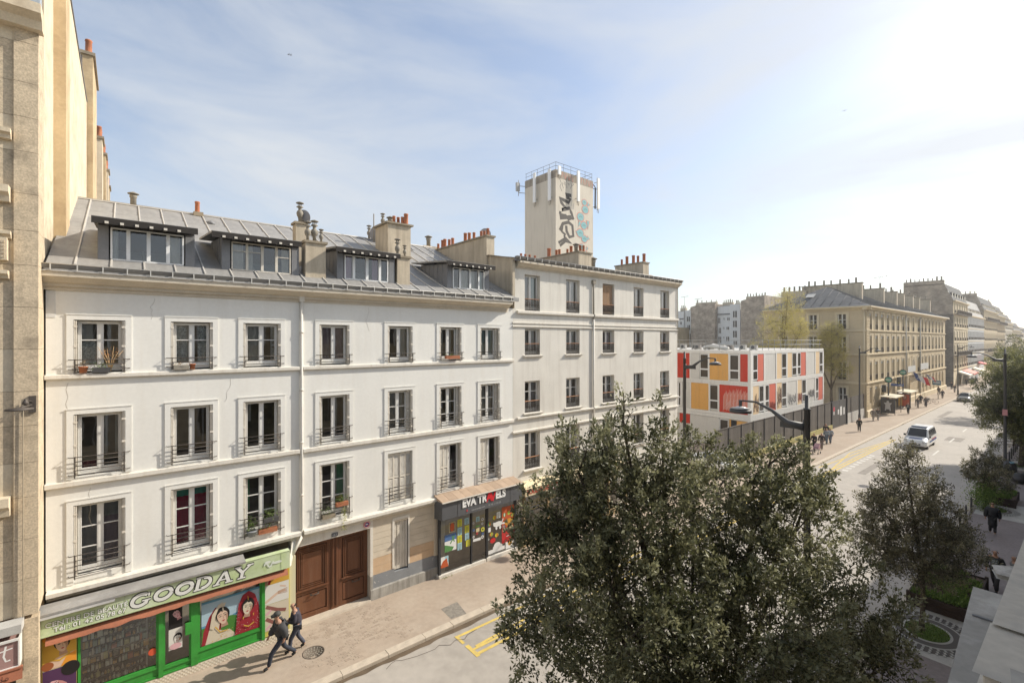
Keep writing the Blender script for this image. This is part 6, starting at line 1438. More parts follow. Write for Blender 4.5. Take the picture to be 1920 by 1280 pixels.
# flat stone surrounds as lighter pilasters between windows
for i, u_ in enumerate(hu):
    for r_ in range(3):
        z0, z1 = hr[r_]; g = MB(Th); a, b = u_-hw/2-.2, u_+hw/2-.2
        g.box(a-.28,a-.0,-.05,0,z0-.1,z1+.25); g.box(b,b+.28,-.05,0,z0-.1,z1+.25); g.box(a,b,-.05,0,z1,z1+.25); g.box(a-.3,b+.3,-.10,-.05,z1+.2,z1+.3)
        g.build('window_surround', M['hlight'], Ho)
for (k0, k1, out) in ((-.040,-.046,.16),(.0645,.073,.2),(.199,.208,.22),(-.142,-.146,.08)):
    z0, z1 = HK(k1), HK(k0); z0, z1 = min(z0,z1), max(z0,z1)
    g = MB(Th); g.prism([(0,z0),(-out*.5,z0),(-out,z0+(z1-z0)*.4),(-out,z1),(0,z1)], hX0-.1, hX1+.1, 'u'); g.build('string_course', M['hlight'], Ho)
z0 = HK(-.152)
g = MB(Th); g.prism([(0,z0-.35),(-.15,z0-.3),(-.25,z0-.1),(-.75,z0+.0),(-.75,z0+.18),(.3,z0+.22),(.3,z0-.35)], hX0-.6, hX1+.3, 'u'); g.build('cornice', M['hlight'], Ho)
for i in range(90): pass
# rusticated quoins and ground floor courses
for k in range(34):
    z = .75+.43*k
    if z > 14.8: break
    g = MB(Th); g.box(hX0-.06,hX0+1.5,-.10,0,z,z+.38); g.build('quoin', M['hstone'], Ho)
for k in range(10):
    z = .95+.42*k
    if z > 4.3: break
    g = MB(Th)
    cur = hX0+1.5
    for (a, b, hz0, hz1, i, r_) in [h for h in holes if h[5] == 3]:
        g.box(cur, a-.12, -.07, 0, z, z+.37); cur = b+.12
    g.box(cur, hX1, -.07, 0, z, z+.37); tag(g.build('rusticated_course', M['hstone'], Ho), kind='stuff')
g = MB(Th); g.prism([(.0,0),(-.25,0),(-.25,.85),(-.12,.98),(0,.98)], hX0-.1, hX1+.1, 'u'); g.build('plinth', M['hlight'], Ho)
# left end face
hTs = side(hX0)
sw_ = [(1570,1587),(1516.5,1532),(1463,1477)]
holes = []
for (a, b) in sw_:
    ya, yb = SY(b, hX0), SY(a, hX0)
    for r_ in (0, 1, 2): holes.append((ya, yb, hr[r_][0]+.1, hr[r_][1]-.15))
holes.append((SY(1587,hX0), SY(1572,hX0), 1.3, 4.0))
w = MB(hTs); w.wall(hy, 33, 0, 15.2, holes, depth=.3, m=0, mr=1); w.build('end_wall', [mat('hotel_end', (.55,.45,.30), .92, .08, .5, .1, 20, dirt=(.40,.32,.20), streak=True, dscale=.7, dmax=.5), M['hlight']], Ho)
for (a, b, z0, z1) in holes:
    g = MB(hTs); W_ = b-a
    g.quad((a,.27,z0),(b,.27,z0),(b,.27,z1),(a,.27,z1),0); g.box(a,a+.12,.2,.27,z0,z1,1); g.box(b-.12,b,.2,.27,z0,z1,1); g.box((a+b)/2-.08,(a+b)/2+.08,.2,.27,z0,z1,1); g.box(a+.12,b-.12,.2,.27,z0+(z1-z0)*.6,z0+(z1-z0)*.6+.08,1)
    w_ = g.build('window', [M['pane'], M['white']], Ho)
    surround(w_, hTs, a, b, z0, z1, .3, .3, .06, M['hlight']); lace_railing(w_, hTs, a, b, z0, z0+.75, .0, False)
for (k0, k1, out) in ((-.040,-.046,.16),(.0645,.073,.2),(.199,.208,.22)):
    z0, z1 = sorted((HK(k1), HK(k0))); g = MB(hTs); g.prism([(0,z0),(-out,z0),(-out,z1),(0,z1)], hy-.1, 33, 'u'); g.build('string_course', M['hlight'], Ho)
z0 = HK(-.152); g = MB(hTs); g.prism([(0,z0-.35),(-.25,z0-.1),(-.75,z0),(-.75,z0+.18),(.3,z0+.22),(.3,z0-.35)], hy-.6, 33, 'u'); g.build('cornice', M['hlight'], Ho)
g = MB(); g.tube([(hX0-.1,hy+.2,z0-.3),(hX0-.1,hy+.2,.9)], .08, 6); g.build('downpipe', M['hlight'], Ho)
for x_ in (1699.5, 1726): xx = PX(x_, hy-.2); g = MB(); g.tube([(xx,hy-.15,z0-.3),(xx,hy-.15,.9)], .09, 6); g.build('downpipe', M['concrete'], Ho)
# roof: hipped zinc
ze, zrdg, yr = z0+.2, 19.5, 26.2
A0, B0, C0, D0 = (hX0-.5,hy-.5,ze), (hX1+.2,hy-.5,ze), (hX1+.2,33.5,ze), (hX0-.5,33.5,ze)
R0, R1 = (hX0+7.0,yr,zrdg), (hX1,yr,zrdg)
g = MB(); g.add([A0,B0,C0,D0,R0,R1], [(0,1,5,4),(2,3,4,5),(3,0,4),(1,2,5)]); g.build('roof', M['slate'], Ho)
def lerp(a, b, t): return tuple(a[i]+(b[i]-a[i])*t for i in range(3))
for k in range(1, 12):
    t = k/12; a = lerp(A0, D0, t); 
    tt = min(1, (t/.5) if t < .5 else ((1-t)/.5)); e = lerp(a, (R0[0]-(1-tt)*7.5, a[1], ze+(zrdg-ze)*tt), 1)
    e = (A0[0]+(R0[0]-A0[0])*tt, a[1], ze+(zrdg-ze)*tt); g = MB(); g.tube([(a[0],a[1],a[2]+.03),(e[0],e[1],e[2]+.03)], .04, 4); g.build('roof_seam', M['slate'], Ho)
for k in range(1, 40):
    x_ = A0[0]+1.5*k; g = MB(); tt = min(1, (x_-A0[0])/7.5); g.tube([(x_,A0[1],ze+.03),(x_,A0[1]+(yr-A0[1])*tt,ze+(zrdg-ze)*tt+.03)], .04, 4); g.build('roof_seam', M['slate'], Ho)
g = MB(); g.tube([(A0[0],A0[1]-.05,ze+.02),(B0[0],A0[1]-.05,ze+.02)], .09, 5); g.tube([(A0[0]-.05,A0[1],ze+.02),(D0[0]-.05,D0[1],ze+.02)], .09, 5); g.build('gutter', M['zinc_dark'], Ho)
sk = lerp(lerp(A0,D0,.68), R0, .55); g = MB(); g.add([(sk[0]-.7,sk[1]-.6,sk[2]-.15),(sk[0]+.5,sk[1]-.6,sk[2]+.45),(sk[0]+.5,sk[1]+.6,sk[2]+.45),(sk[0]-.7,sk[1]+.6,sk[2]-.15)], [(0,1,2,3)]); g.build('skylight', M['concrete'], Ho)
for j, xr in enumerate((1616,1657,1681.5,1695,1712,1724,1744)):
    yy = 22.0 if j < 6 else 21.6; X_ = PX(xr, yy)
    if X_ > hX1: X_ = hX1-1
    g = MB(); g.box(X_,X_+.6,yy,30.5,16,19.95); ch = g.build('chimney_wall', M['chim'], Ho)
    g = MB(); g.box(X_-.1,X_+.7,yy-.1,30.6,19.95,20.08); g.build('chimney_cap', M['cap'], ch)
    r_ = random.Random(j)
    for k in range(7): pg, pm_ = pot('terra', X_+.3, yy+.7+k*1.15+r_.uniform(-.2,.2), 20.08, r_.uniform(1.3,2.0)); pg.build('chimney_pot', M['cowl'], ch)
g = MB(); g.box(hX0+8,hX0+8.6,29.5,33.4,16,19.3); ch = g.build('chimney_wall', M['chim'], Ho)
for k in range(5): pg, pm_ = pot('terra', hX0+8.3, 29.8+k*.8, 19.3, 1.8); pg.build('chimney_pot', M['cowl'], ch)
# arched portal, sign boards, flags
px_ = hu[8]
g = MB(Th); pts = [(-1.0,0),(-1.0,6.2)]+[(1.0*math.cos(R(a)),6.2+1.1*math.sin(R(a))) for a in range(180,-1,-20)]+[(1.0,0)]
g.poly([(px_+a,-.06,.9+b*.9) for a, b in pts]); g.build('portal_arch', M['room2'], Ho)
for x0_ in (hu[7]-1.6, hu[9]+1.2): g = MB(Th); g.box(x0_,x0_+.5,-.2,0,0,9.0); g.build('portal_pilaster', M['hlight'], Ho)
def sboard(x0, x1, y0, y1, lab):
    yy = hy-1.0; t = thing('sign_board', lab, 'sign', (PX(x0,yy), yy, PZ(x0,y1,yy)))
    g = MB(); g.box(PX(x0,yy),PX(x1,yy),yy-.05,yy+.03,PZ(x0,y1,yy),PZ(x0,y0,yy)); g.build('board', FM((.55,.55,.53)), t)
    g = MB(); g.bar((PX(x1,yy)-.1,yy,PZ(x0,y0,yy)-.2),(PX(x1,yy)-.1,hy,PZ(x0,y0,yy)-.2),.04); g.build('bracket', M['iron'], t)
sboard(1702,1716,687,698,'white sign board left of the portal of the long stone building'); sboard(1726,1740,681.5,693,'white sign board right of the portal of the long stone building')
def flag(x, y0, lab, s_=1.0, mirror=1):
    yy = hy-1.2; base = (PX(x, yy), yy, PZ(x, y0, yy)); t = thing('flag', lab, 'flag', base)
    bx_, by_, bz = base
    g = MB(); g.tube([(bx_,hy,bz-1.6*s_),(bx_-.1,by_-.6,bz+.5*s_)], .03, 5); g.build('flagpole', M['white'], t)
    for k, c in enumerate(((.05,.09,.28),(.72,.71,.70),(.62,.02,.03))):
        g = MB(); vs = []; n = 6
        for i in range(n+1):
            u_ = (k+i/n)/3
            for j in range(5):
                v_ = j/4; z_0 = bz+.9*s_-1.5*s_*v_-1.3*s_*u_
                vs.append((bx_+.3*u_+.22*math.sin(u_*9+v_*3), by_+.9*s_-2.3*s_*u_-.45*v_, z_0+.06*math.sin(u_*8+v_*6)))
        g.add(vs, [(i*5+j,(i+1)*5+j,(i+1)*5+j+1,i*5+j+1) for i in range(n) for j in range(4)], 0, True); g.build('stripe', FM(c), t)
flag(1722, 706, 'large french tricolour flag hanging from the long stone building', .85); flag(1741, 706, 'small french tricolour flag further along the long stone building', .5)
for i in (4,5,6):
    t = thing('window_box', 'green plants on a second-storey sill of the long stone building, %s of three' % {4:'leftmost',5:'middle',6:'rightmost'}[i], 'plant', (hu[i]-.2, hy-.1, hr[1][0])); g = MB(); c = ORG[t.name]; r_ = random.Random(i)
    for k in range(70): a = (c.x+r_.gauss(0,.35), c.y-.1+r_.gauss(0,.12), c.z+.25+r_.gauss(0,.22)); g.add([a,(a[0]+.12,a[1],a[2]+.05),(a[0]+.04,a[1]-.05,a[2]+.14)], [(0,1,2)])
    g.build('foliage', FM((.16,.22,.03)), t)

# ================================================================== row of tall houses beyond
def far_house(name, lab, x0, x1, y, zc, ztop, wall, nf, nw, roof='slate', gable=None, pots=True, back=34, rb=4.5, winm=None):
    t = thing(name, lab, 'house', ((x0+x1)/2, y, 0)); T = street(y)
    g = MB(T); g.quad((x0,0,0),(x1,0,0),(x1,0,zc),(x0,0,zc)); g.quad((x1,0,0),(x1,back-y,0),(x1,back-y,zc),(x1,0,zc)); g.build('wall', M[wall], t)
    g = MB(); g.poly([(x0,y,0),(x0,back,0),(x0,back,ztop),(x0,y+rb*.35,ztop),(x0,y+.05,zc)]); g.build('gable_wall', M[gable or wall], t)
    g = MB(T); g.prism([(0,zc-.3),(-.45,zc-.1),(-.45,zc+.1),(0.2,zc+.1)], x0, x1, 'u'); g.build('cornice', M['hlight'], t)
    g = MB(); g.add([(x0,y,zc+.1),(x1,y,zc+.1),(x1,y+rb*.35,ztop),(x0,y+rb*.35,ztop),(x1,back,ztop),(x0,back,ztop)], [(0,1,2,3),(3,2,4,5)]); g.build('roof', M[roof], t)
    fh = (zc-3.8)/nf; dx = (x1-x0)/nw
    g = MB(); Hh = fh*.66; g.quad((-.6,-.02,0),(.6,-.02,0),(.6,-.02,Hh),(-.6,-.02,Hh),0)
    g.box(-.8,-.6,-.08,0,-.1,Hh+.2,1); g.box(.6,.8,-.08,0,-.1,Hh+.2,1); g.box(-.6,.6,-.08,0,Hh,Hh+.2,1); g.box(-.05,.05,-.05,-.02,0,Hh,1)
    g.box(-.65,.65,-.22,-.19,0,.08,2); g.box(-.65,.65,-.22,-.19,.6,.68,2)
    for k in range(7): g.box(-.6+.2*k-.012,-.6+.2*k+.012,-.22,-.19,.08,.6,2)
    me = g.mesh('window', [M['pane_dull'], M[winm or 'hlight'], M['iron']])
    for f in range(nf):
        for k in range(nw): place('window', me, t, (x0+dx*(k+.5), y, 3.9+fh*f+.35))
    for f in range(nf+1):
        g = MB(T); z = 3.7+fh*f; g.box(x0,x1,-.15,0,z,z+.18); g.build('string_course', M['hlight'], t)
    for f in (1, nf-1):
        z = 3.9+fh*f
        if wall != 'pale':
            g = MB(T); g.box(x0+.5,x1-.5,-.85,0,z-.05,z+.1); g.box(x0+.5,x1-.5,-.85,-.8,z+.9,z+1.0)
            n = int((x1-x0)/.5)
            for k in range(n): g.box(x0+.5+.5*k,x0+.53+.5*k,-.85,-.8,z+.1,z+.9)
            g.build('balcony', M['iron'], t)
    g = MB(); g.box(x0,x0+.7,y+rb*.35,min(back,y+11),ztop-.2,ztop+.9); ch = g.build('chimney_wall', M[gable or 'chim'], t)
    r_ = random.Random(int(x0))
    if pots:
        for k in range(9): pg, pm_ = pot('terra', x0+.35, y+rb*.35+.5+k*(min(back,y+11)-y-rb*.35-1)/8, ztop+.9, r_.uniform(1.2,2.2)); pg.build('chimney_pot', M['cowl'], ch)
    # attic dormers
    g = MB(); g.box(-.55,.55,-.0,.9,0,1.5,0); g.box(-.65,.65,-.08,1.0,1.5,1.6,1); dme = g.mesh('dormer', [M['pane'], M['zinc_dark']])
    for k in range(0, nw): place('dormer', dme, t, (x0+dx*(k+.5), y+.35, zc+.5))
    return t
H1 = far_house('corner_house', 'tall house with a big rubble-stone side wall just beyond the long stone building', 150, 172.5, 19.1, 20.2, 24.3, 'hlight', 5, 6, gable='rubble', back=28.2)
g = MB(); g.box(149.7,149.98,19.0,22.2,0,17.0); g.build('rough_toothing', M['rubble_dark'], H1)
H2 = far_house('white_house', 'lower whitish house with a glazed top storey, second beyond the long stone building', 172.6, 205, 19.1, 17.4, 22.0, 'pale', 4, 12, roof='zinc', gable='chim', winm='pale')
far_house('tall_house', 'tall ochre house with bay fronts, third beyond the long stone building', 205.1, 240, 19.1, 20.2, 24.6, 'hlight', 5, 11, gable='rubble')
far_house('tall_house', 'tall pale house, fourth beyond the long stone building', 240.1, 268, 19.1, 19.6, 23.6, 'hstone', 5, 9)
far_house('tall_house', 'hazy house, fifth beyond the long stone building', 268.1, 300, 19.1, 17.6, 21.6, 'pale', 5, 9)
far_house('tall_house', 'hazy lower house, sixth beyond the long stone building', 300.1, 345, 19.1, 15.2, 19.0, 'hlight', 4, 11)
far_house('tall_house', 'faint house nearly lost in haze at the street end', 345.1, 410, 19.1, 14.2, 17.6, 'pale', 4, 14)
# bank of lower buildings seen over the long building
for (x0_, x1_, y_, z1_, lab, wl_) in ((150,175,30,22.5,'pale roof range behind the corner house','pale'),):
    t = thing('rear_house', lab, 'house', (x0_, y_, 0)); g = MB(); g.box(x0_,x1_,y_,y_+12,0,z1_); g.build('wall', M[wl_], t)
    g = MB(); g.box(x0_-.3,x1_+.3,y_-.3,y_+12.3,z1_,z1_+.5); g.build('roof', M['zinc'], t)
# shops and awnings down the street
for (X_, c, lab, w_) in ((156,(.62,.58,.50),'cream awning beside the corner house',5),(163,(.60,.16,.12),'salmon red awning over a terrace down the street',9),(180,(.68,.62,.45),'pale yellow awning of a shop further down the street',6),(190,(.50,.03,.04),'small red shop canopy further down the street',6)):
    t = thing('awning', lab, 'awning', (X_, 19, 2.6)); g = MB(); hz = 3.3 if X_ != 190 else 4.6
    g.add([(X_,19.0,hz),(X_+w_,19.0,hz),(X_+w_,16.9,hz-.8),(X_,16.9,hz-.8),(X_+w_,16.9,hz-1.1),(X_,16.9,hz-1.1)], [(0,1,2,3),(3,2,4,5)]); g.poly([(X_,19.0,hz),(X_,16.9,hz-.8),(X_,16.9,hz-1.1),(X_,19.0,hz-.3)]); g.build('canvas', FM(c), t)
    g = MB(); g.bar((X_,17,hz-1),(X_,19,hz-1.6),.03); g.bar((X_+w_,17,hz-1),(X_+w_,19,hz-1.6),.03); g.build('arm', M['iron'], t)
t = thing('terrace_clutter', 'dark café terrace of chairs and screens under the red awning', 'terrace', (163, 17.5, 0)); g = MB(); r_ = random.Random(2)
for k in range(16): x = 158+r_.random()*16; y = 16.4+r_.random()*1.8; g.box(x,x+.45,y,y+.45,.42,.46); g.box(x,x+.05,y,y+.45,.46,.95); [g.box(x+a,x+a+.04,y+b,y+b+.04,0,.42) for a in (0,.4) for b in (0,.4)]
tag(g.build('chairs', M['charcoal'], t), kind='stuff')
g = MB(); g.box(158,172,18.7,19.0,0,2.6); g.build('shop_front', M['room2'], t)

# ================================================================== courtyard backs behind the modular block
bX = 136.0
def bq(x): return SY(1270 + x/9.14, bX)
def bz(y, x=1370): return SZ(x, 560 + y/9.14, bX)
def back_house(lab, a, b, y0, wall, wins, depth=14, roofw=.0, name='courtyard_house', dx=0, slope=None, pots=0):
    Xb = bX+dx; ya, yb = bq(b), bq(a); zt_ = bz(y0); t = thing(name, lab, 'house', (Xb, ya, 0)); T = side(Xb)
    g = MB(); 
    if slope: g.poly([(Xb,ya,0),(Xb,yb,0),(Xb,yb,bz(slope[0])),(Xb,(ya+yb)/2,zt_),(Xb,ya,bz(slope[1]))]); g.quad((Xb,yb,bz(slope[0])),(Xb,(ya+yb)/2,zt_),(Xb+depth,(ya+yb)/2,zt_),(Xb+depth,yb,bz(slope[0]))); g.quad((Xb,ya,0),(Xb,ya,bz(slope[1])),(Xb+depth,ya,bz(slope[1])),(Xb+depth,ya,0)); g.quad((Xb,ya,bz(slope[1])),(Xb,(ya+yb)/2,zt_),(Xb+depth,(ya+yb)/2,zt_),(Xb+depth,ya,bz(slope[1])))
    else: g.box(Xb,Xb+depth,ya,yb,0,zt_)
    g.build('wall', M[wall], t)
    if roofw: g = MB(); zz = bz(y0+roofw); g.prism([(Xb-.15,zz),(Xb+2.0,zt_+.3),(Xb+2.2,zt_+.3),(Xb+2.2,zz)], ya, yb, 'v') if False else g.add([(Xb-.2,ya,zz),(Xb-.2,yb,zz),(Xb+1.2,yb,zt_+.15),(Xb+1.2,ya,zt_+.15),(Xb+8,yb,zt_+.8),(Xb+8,ya,zt_+.8)], [(0,1,2,3),(3,2,4,5)]); g.build('roof', M['slate'], t)
    for (wx, wy, ww, wh) in wins:
        g = MB(T); p0, p1 = bq(wx+ww), bq(wx); z1, z0 = bz(wy), bz(wy+wh)
        g.quad((p0,-.03,z0),(p1,-.03,z0),(p1,-.03,z1),(p0,-.03,z1),0); g.box((p0+p1)/2-.07,(p0+p1)/2+.07,-.07,-.03,z0,z1,1); g.box(p0,p1,-.12,-.03,z0-.15,z0,1); g.box(p0,p1,-.10,-.07,z0+.5,z0+.58,2)
        g.build('window', [M['pane'], M['white'], M['iron']], t)
    r_ = random.Random(int(a)+9)
    if pots:
        g = MB(); zz = zt_+(.8 if roofw else 0); g.box(Xb+2,Xb+2.8,ya+.5,yb-.5,zz-1,zz+.4); ch = g.build('chimney_wall', M['chim'], t)
        for k in range(pots): pg, pm_ = pot('terra', Xb+2.4, ya+.8+(yb-ya-1.6)*k/max(1,pots-1), zz+.4, r_.uniform(1.2,2.2)); pg.build('chimney_pot', M['cowl'], ch)
    return t
back_house('dark mansard house glimpsed at the left over the modular block', -30, 110, 175, 'pale', [(45,365,30,55)], roofw=150, pots=3)
back_house('pale grey courtyard house left of the rubble-stone wall', 105, 300, 160, 'pale', [(150,275,50,90),(160,430,45,90),(180,590,35,150)], dx=.5, pots=6)
back_house('first rubble-stone party wall over the modular block', 275, 685, 55, 'rubble', [], dx=-1.5, slope=(110,75), name='party_wall', pots=5)
back_house('pale courtyard house with roof windows between two rubble walls', 690, 925, 120, 'pale', [(700,320,35,95),(790,320,20,40),(855,320,40,50),(712,495,38,95),(785,480,20,45),(845,480,42,50),(708,650,45,110),(785,650,20,40),(840,650,48,75)], roofw=150, pots=5)
back_house('narrow white stair tower in the courtyard with paired windows', 920, 1095, 100, 'pale', [(972,215,65,110),(972,380,65,110),(972,550,65,115),(980,725,60,60)], dx=-.6, pots=4)
back_house('pale end bay beside the second rubble wall', 1090, 1190, 265, 'pale', [(1130,310,30,55),(1125,480,30,75),(1130,650,30,80)], dx=.2)
g_ = back_house('second and darker rubble-stone party wall behind the yellow tree', 1160, 1560, 10, 'rubble', [], dx=-2.5, slope=(60,-10), name='party_wall', pots=7)
back_house('roof range far behind the courtyard houses', 300, 1200, 70, 'zinc', [], dx=16, pots=9)
back_house('low stone outbuilding at the left over the modular block', -30, 190, 480, 'hstone', [(95,520,40,110),(20,520,30,100)], dx=-12)
for (x_, y0_, y1_) in ((1283.5,556,580),(1309,560,575),(1650,519,545)):
    Yp = SY(x_, 130) if x_ < 1500 else 24; Xp = 130 if x_ < 1500 else PX(x_, 24)
    ztp = SZ(x_, y0_, Xp); zbp = SZ(x_, y1_, Xp)-3
    o = thing('roof_aerial', 'thin rake aerial on the rooftops, %s' % {1283.5:'leftmost over the modular block',1309:'right of the leftmost one',1650:'above the long stone building'}[x_], 'aerial', (Xp, Yp, zbp))
    g = MB(); g.tube([(Xp,Yp,zbp),(Xp,Yp,ztp)], .05, 4); g.tube([(Xp,Yp+1.2,ztp-.2),(Xp,Yp-1.2,ztp+.1)], .04, 4)
    for k in range(4): g.tube([(Xp-.35,Yp-1+k*.6,ztp-.02),(Xp+.35,Yp-1+k*.6,ztp-.02)], .03, 4)
    g.build('mast', M['cowl'], o)
# ================================================================== houses on our own side (shade the near pavement; seen only in reflections)
for (x0_, x1_, z1_, wl_, lab) in ((-30,-12,15,'hlight','stone house on the near side, furthest left'),(-11.9,6,14.5,'stone_light','near side house holding the viewpoint window'),(6.1,30,14.2,'hstone','near side house right of the viewpoint'),(30.1,60,14.5,'pale','pale near side house further along the street'),(60.1,100,14.5,'hlight','near side house behind the big street tree'),(100.1,160,14,'hstone','last near side house along the street')):
    t = thing('near_side_house', lab, 'house', (x0_, -5, 0)); yv = -.6
    T = lambda u_, v_, z, yv=yv: (u_, yv - v_, z)
    g = MB(); g.box(x0_,x1_,-13,yv-.06,0,z1_); g.quad((x0_,yv-.05,3.6),(x1_,yv-.05,3.6),(x1_,yv-.05,z1_-.02),(x0_,yv-.05,z1_-.02)); g.build('wall', M[wl_], t)
    g = MB(); g.box(x0_,x1_,yv-.055,yv-.01,0,3.5); g.build('shop_level', M['charcoal'], t)
    g = MB(); g.quad((-.55,.0,0),(.55,.0,0),(.55,.0,1.9),(-.55,.0,1.9),0); g.box(-.7,-.55,-.05,.05,-.1,2.05,1); g.box(.55,.7,-.05,.05,-.1,2.05,1); g.box(-.55,.55,-.05,.05,1.9,2.05,1); g.box(-.03,.03,.0,.03,0,1.9,1); me = g.mesh('window', [M['pane'], M['white']])
    n = int((x1_-x0_)/2.6)
    for f in range(3):
        for k in range(n):
            xx = x0_+(k+.5)*(x1_-x0_)/n
            place('window', me, t, (xx, yv-.03, 4.4+3.1*f))
        g = MB(); g.box(x0_,x1_,yv-.06,yv+.02,3.6+3.1*f,3.75+3.1*f); g.build('string_course', M['hlight'], t)
# ================================================================== trees
def leaf_mesh(name, P, Dd, N, L, W, hue, mats, seedo=0):
    """P centres, Dd leaf direction, N leaf normal (n,3); one folded rhombus (2 triangles) each"""
    n = len(P); S = np.cross(Dd, N); S /= np.linalg.norm(S, axis=1, keepdims=True) + 1e-9
    a = P; tip = P + Dd * L[:, None]; mid = P + Dd * (L * .45)[:, None]
    l = mid + S * (W * .5)[:, None] + N * (W * .14)[:, None]; r = mid - S * (W * .5)[:, None] + N * (W * .14)[:, None]
    v = np.stack([a, l, tip, r], 1).reshape(-1, 3)
    me = bpy.data.meshes.new(name); me.vertices.add(4*n); me.vertices.foreach_set('co', v.astype(np.float32).ravel())
    tri = np.array([0, 1, 2, 0, 2, 3]); idx = (np.arange(n)[:, None] * 4 + tri[None]).ravel()
    me.loops.add(6*n); me.loops.foreach_set('vertex_index', idx.astype(np.int32))
    me.polygons.add(2*n); me.polygons.foreach_set('loop_start', np.arange(0, 6*n, 3, dtype=np.int32)); me.polygons.foreach_set('loop_total', np.full(2*n, 3, dtype=np.int32))
    at = me.attributes.new('hue', 'FLOAT', 'POINT'); at.data.foreach_set('value', np.repeat(hue, 4).astype(np.float32))
    for m in mats: me.materials.append(m)
    me.update(); me.validate(); return me
def unit(a): return a / (np.linalg.norm(a, axis=1, keepdims=True) + 1e-9)
def tree(name, label, base, trunk_r, fork_z, lobes, nclus, nleaf, lsize, mleaf, group=None, seed=1, bark=None, sh=.38, spread=.10, twig=.4, stuff=True, cat='tree', inner=.25, tw=.42, limb_r=None, young=None):
    r_ = np.random.default_rng(seed); rr = random.Random(seed); bark = bark or M['bark']
    t = thing(name, label, cat, base, group); b = Vector(base); g = MB()
    fork = b + Vector((rr.uniform(-.1,.1), rr.uniform(-.1,.1), fork_z))
    g.tube([b - Vector((0,0,.1)), b + Vector((0,0,.25)), b.lerp(fork, .5) + Vector((.04,-.03,0)), fork], [trunk_r*1.35, trunk_r, trunk_r*.9, trunk_r*.75], 10)
    leaders = []
    vol = np.array([l[1][0]*l[1][1]*l[1][2] for l in lobes]) ** .8; vol /= vol.sum()
    for (c, rd) in lobes:
        c = Vector(c); top = c + Vector((0, 0, rd[2]*.75)); m1 = fork.lerp(c, .5) + Vector((rr.uniform(-.2,.2), rr.uniform(-.2,.2), .1))
        pts = [fork, m1, c, c.lerp(top, .5) + Vector((rr.uniform(-.15,.15), rr.uniform(-.15,.15), 0)), top]
        lr = (limb_r or trunk_r*.55); g.tube(pts, [lr, lr*.7, lr*.45, lr*.25, lr*.08], 6)
        for k in range(24):
            u = k/23*4; i = min(3, int(u)); q = pts[i].lerp(pts[i+1], u-i); leaders.append((q, lr*(.7-.6*k/24)))
        for k in range(7):   # secondary limbs inside the lobe
            th = rr.uniform(0, 6.28); e = c + Vector((math.cos(th)*rd[0], math.sin(th)*rd[1], rr.uniform(-.5,.7)*rd[2])) * 1.0
            e = c + (e-c)*.8; s = pts[2].lerp(pts[3], rr.random()) if k % 2 else m1.lerp(c, rr.uniform(.4,1)); md = s.lerp(e, .5) + Vector((0,0,.12*rd[2]))
            g.tube([s, md, e], [lr*.30, lr*.18, lr*.06], 5)
            for q_ in range(10): leaders.append((s.lerp(md, q_/10) if q_ < 5 else md.lerp(e, (q_-5)/5), lr*.15))
    # clusters
    which = r_.choice(len(lobes), nclus, p=vol)
    d = unit(r_.normal(size=(nclus, 3))); rad = r_.random(nclus) ** inner
    Cn = np.array([lobes[i][0] for i in which]); Rd = np.array([lobes[i][1] for i in which])
    P = Cn + d * rad[:, None] * Rd
    keep = np.array([mnoise.noise(Vector(p) * (1.35/ max(.6, lobes[0][1][0]*.45)) + Vector((seed, 0, 0))) > -.13 for p, q in zip(P, rad)])
    P, d, Rd = P[keep], d[keep], Rd[keep]
    LP = np.array([tuple(q) for q, _ in leaders])
    tg = MB(); nt = 0
    for i, p in enumerate(P):
        j = int(np.argmin(((LP - p) ** 2).sum(1))); q = Vector(LP[j]); e = Vector(p)
        if rr.random() < twig: 
            md = q.lerp(e, .5) + Vector((0, 0, .06)); tg.tube([q, md, e], [leaders[j][1]*.35+.004, leaders[j][1]*.2+.004, .004], 3, cap=False)
    g.build('trunk', bark, t); tw_ = tg.build('twigs', bark, t); tw_['kind'] = 'stuff'
    n = len(P); dirs = unit(d * 1.0 + np.array([0, 0, .75]) + r_.normal(scale=.35, size=(n, 3)))
    lf = r_.random((n, nleaf)); 
    shl = sh * r_.uniform(.6, 1.3, n)
    pos = P[:, None, :] + dirs[:, None, :] * ((lf - .35) * shl[:, None])[:, :, None] + r_.normal(scale=spread, size=(n, nleaf, 3)) * (1.15 - lf)[:, :, None]
    D_ = unit((dirs[:, None, :] * .9 + r_.normal(scale=.8, size=(n, nleaf, 3))).reshape(-1, 3)); pos = pos.reshape(-1, 3)
    Nn = r_.normal(scale=.75, size=D_.shape) + np.array([0, 0, .9]); Nn = unit(Nn - (Nn * D_).sum(1, keepdims=True) * D_)
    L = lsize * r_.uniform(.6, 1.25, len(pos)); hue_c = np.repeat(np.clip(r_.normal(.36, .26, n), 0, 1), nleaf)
    hue = np.clip(hue_c + r_.normal(0, .16, len(pos)) + .45 * (lf.reshape(-1) - .5), 0, 1)  # paler towards shoot ends: highlights on the clumps put into the leaf colour
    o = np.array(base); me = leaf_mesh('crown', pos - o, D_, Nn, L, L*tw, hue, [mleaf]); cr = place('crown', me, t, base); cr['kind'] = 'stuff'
    return t
def lob(x, y, Z, rx, rz, ry=None): p = AT(x, y, Z); return ((p.x, p.y, p.z), (rx, ry or rx, rz))
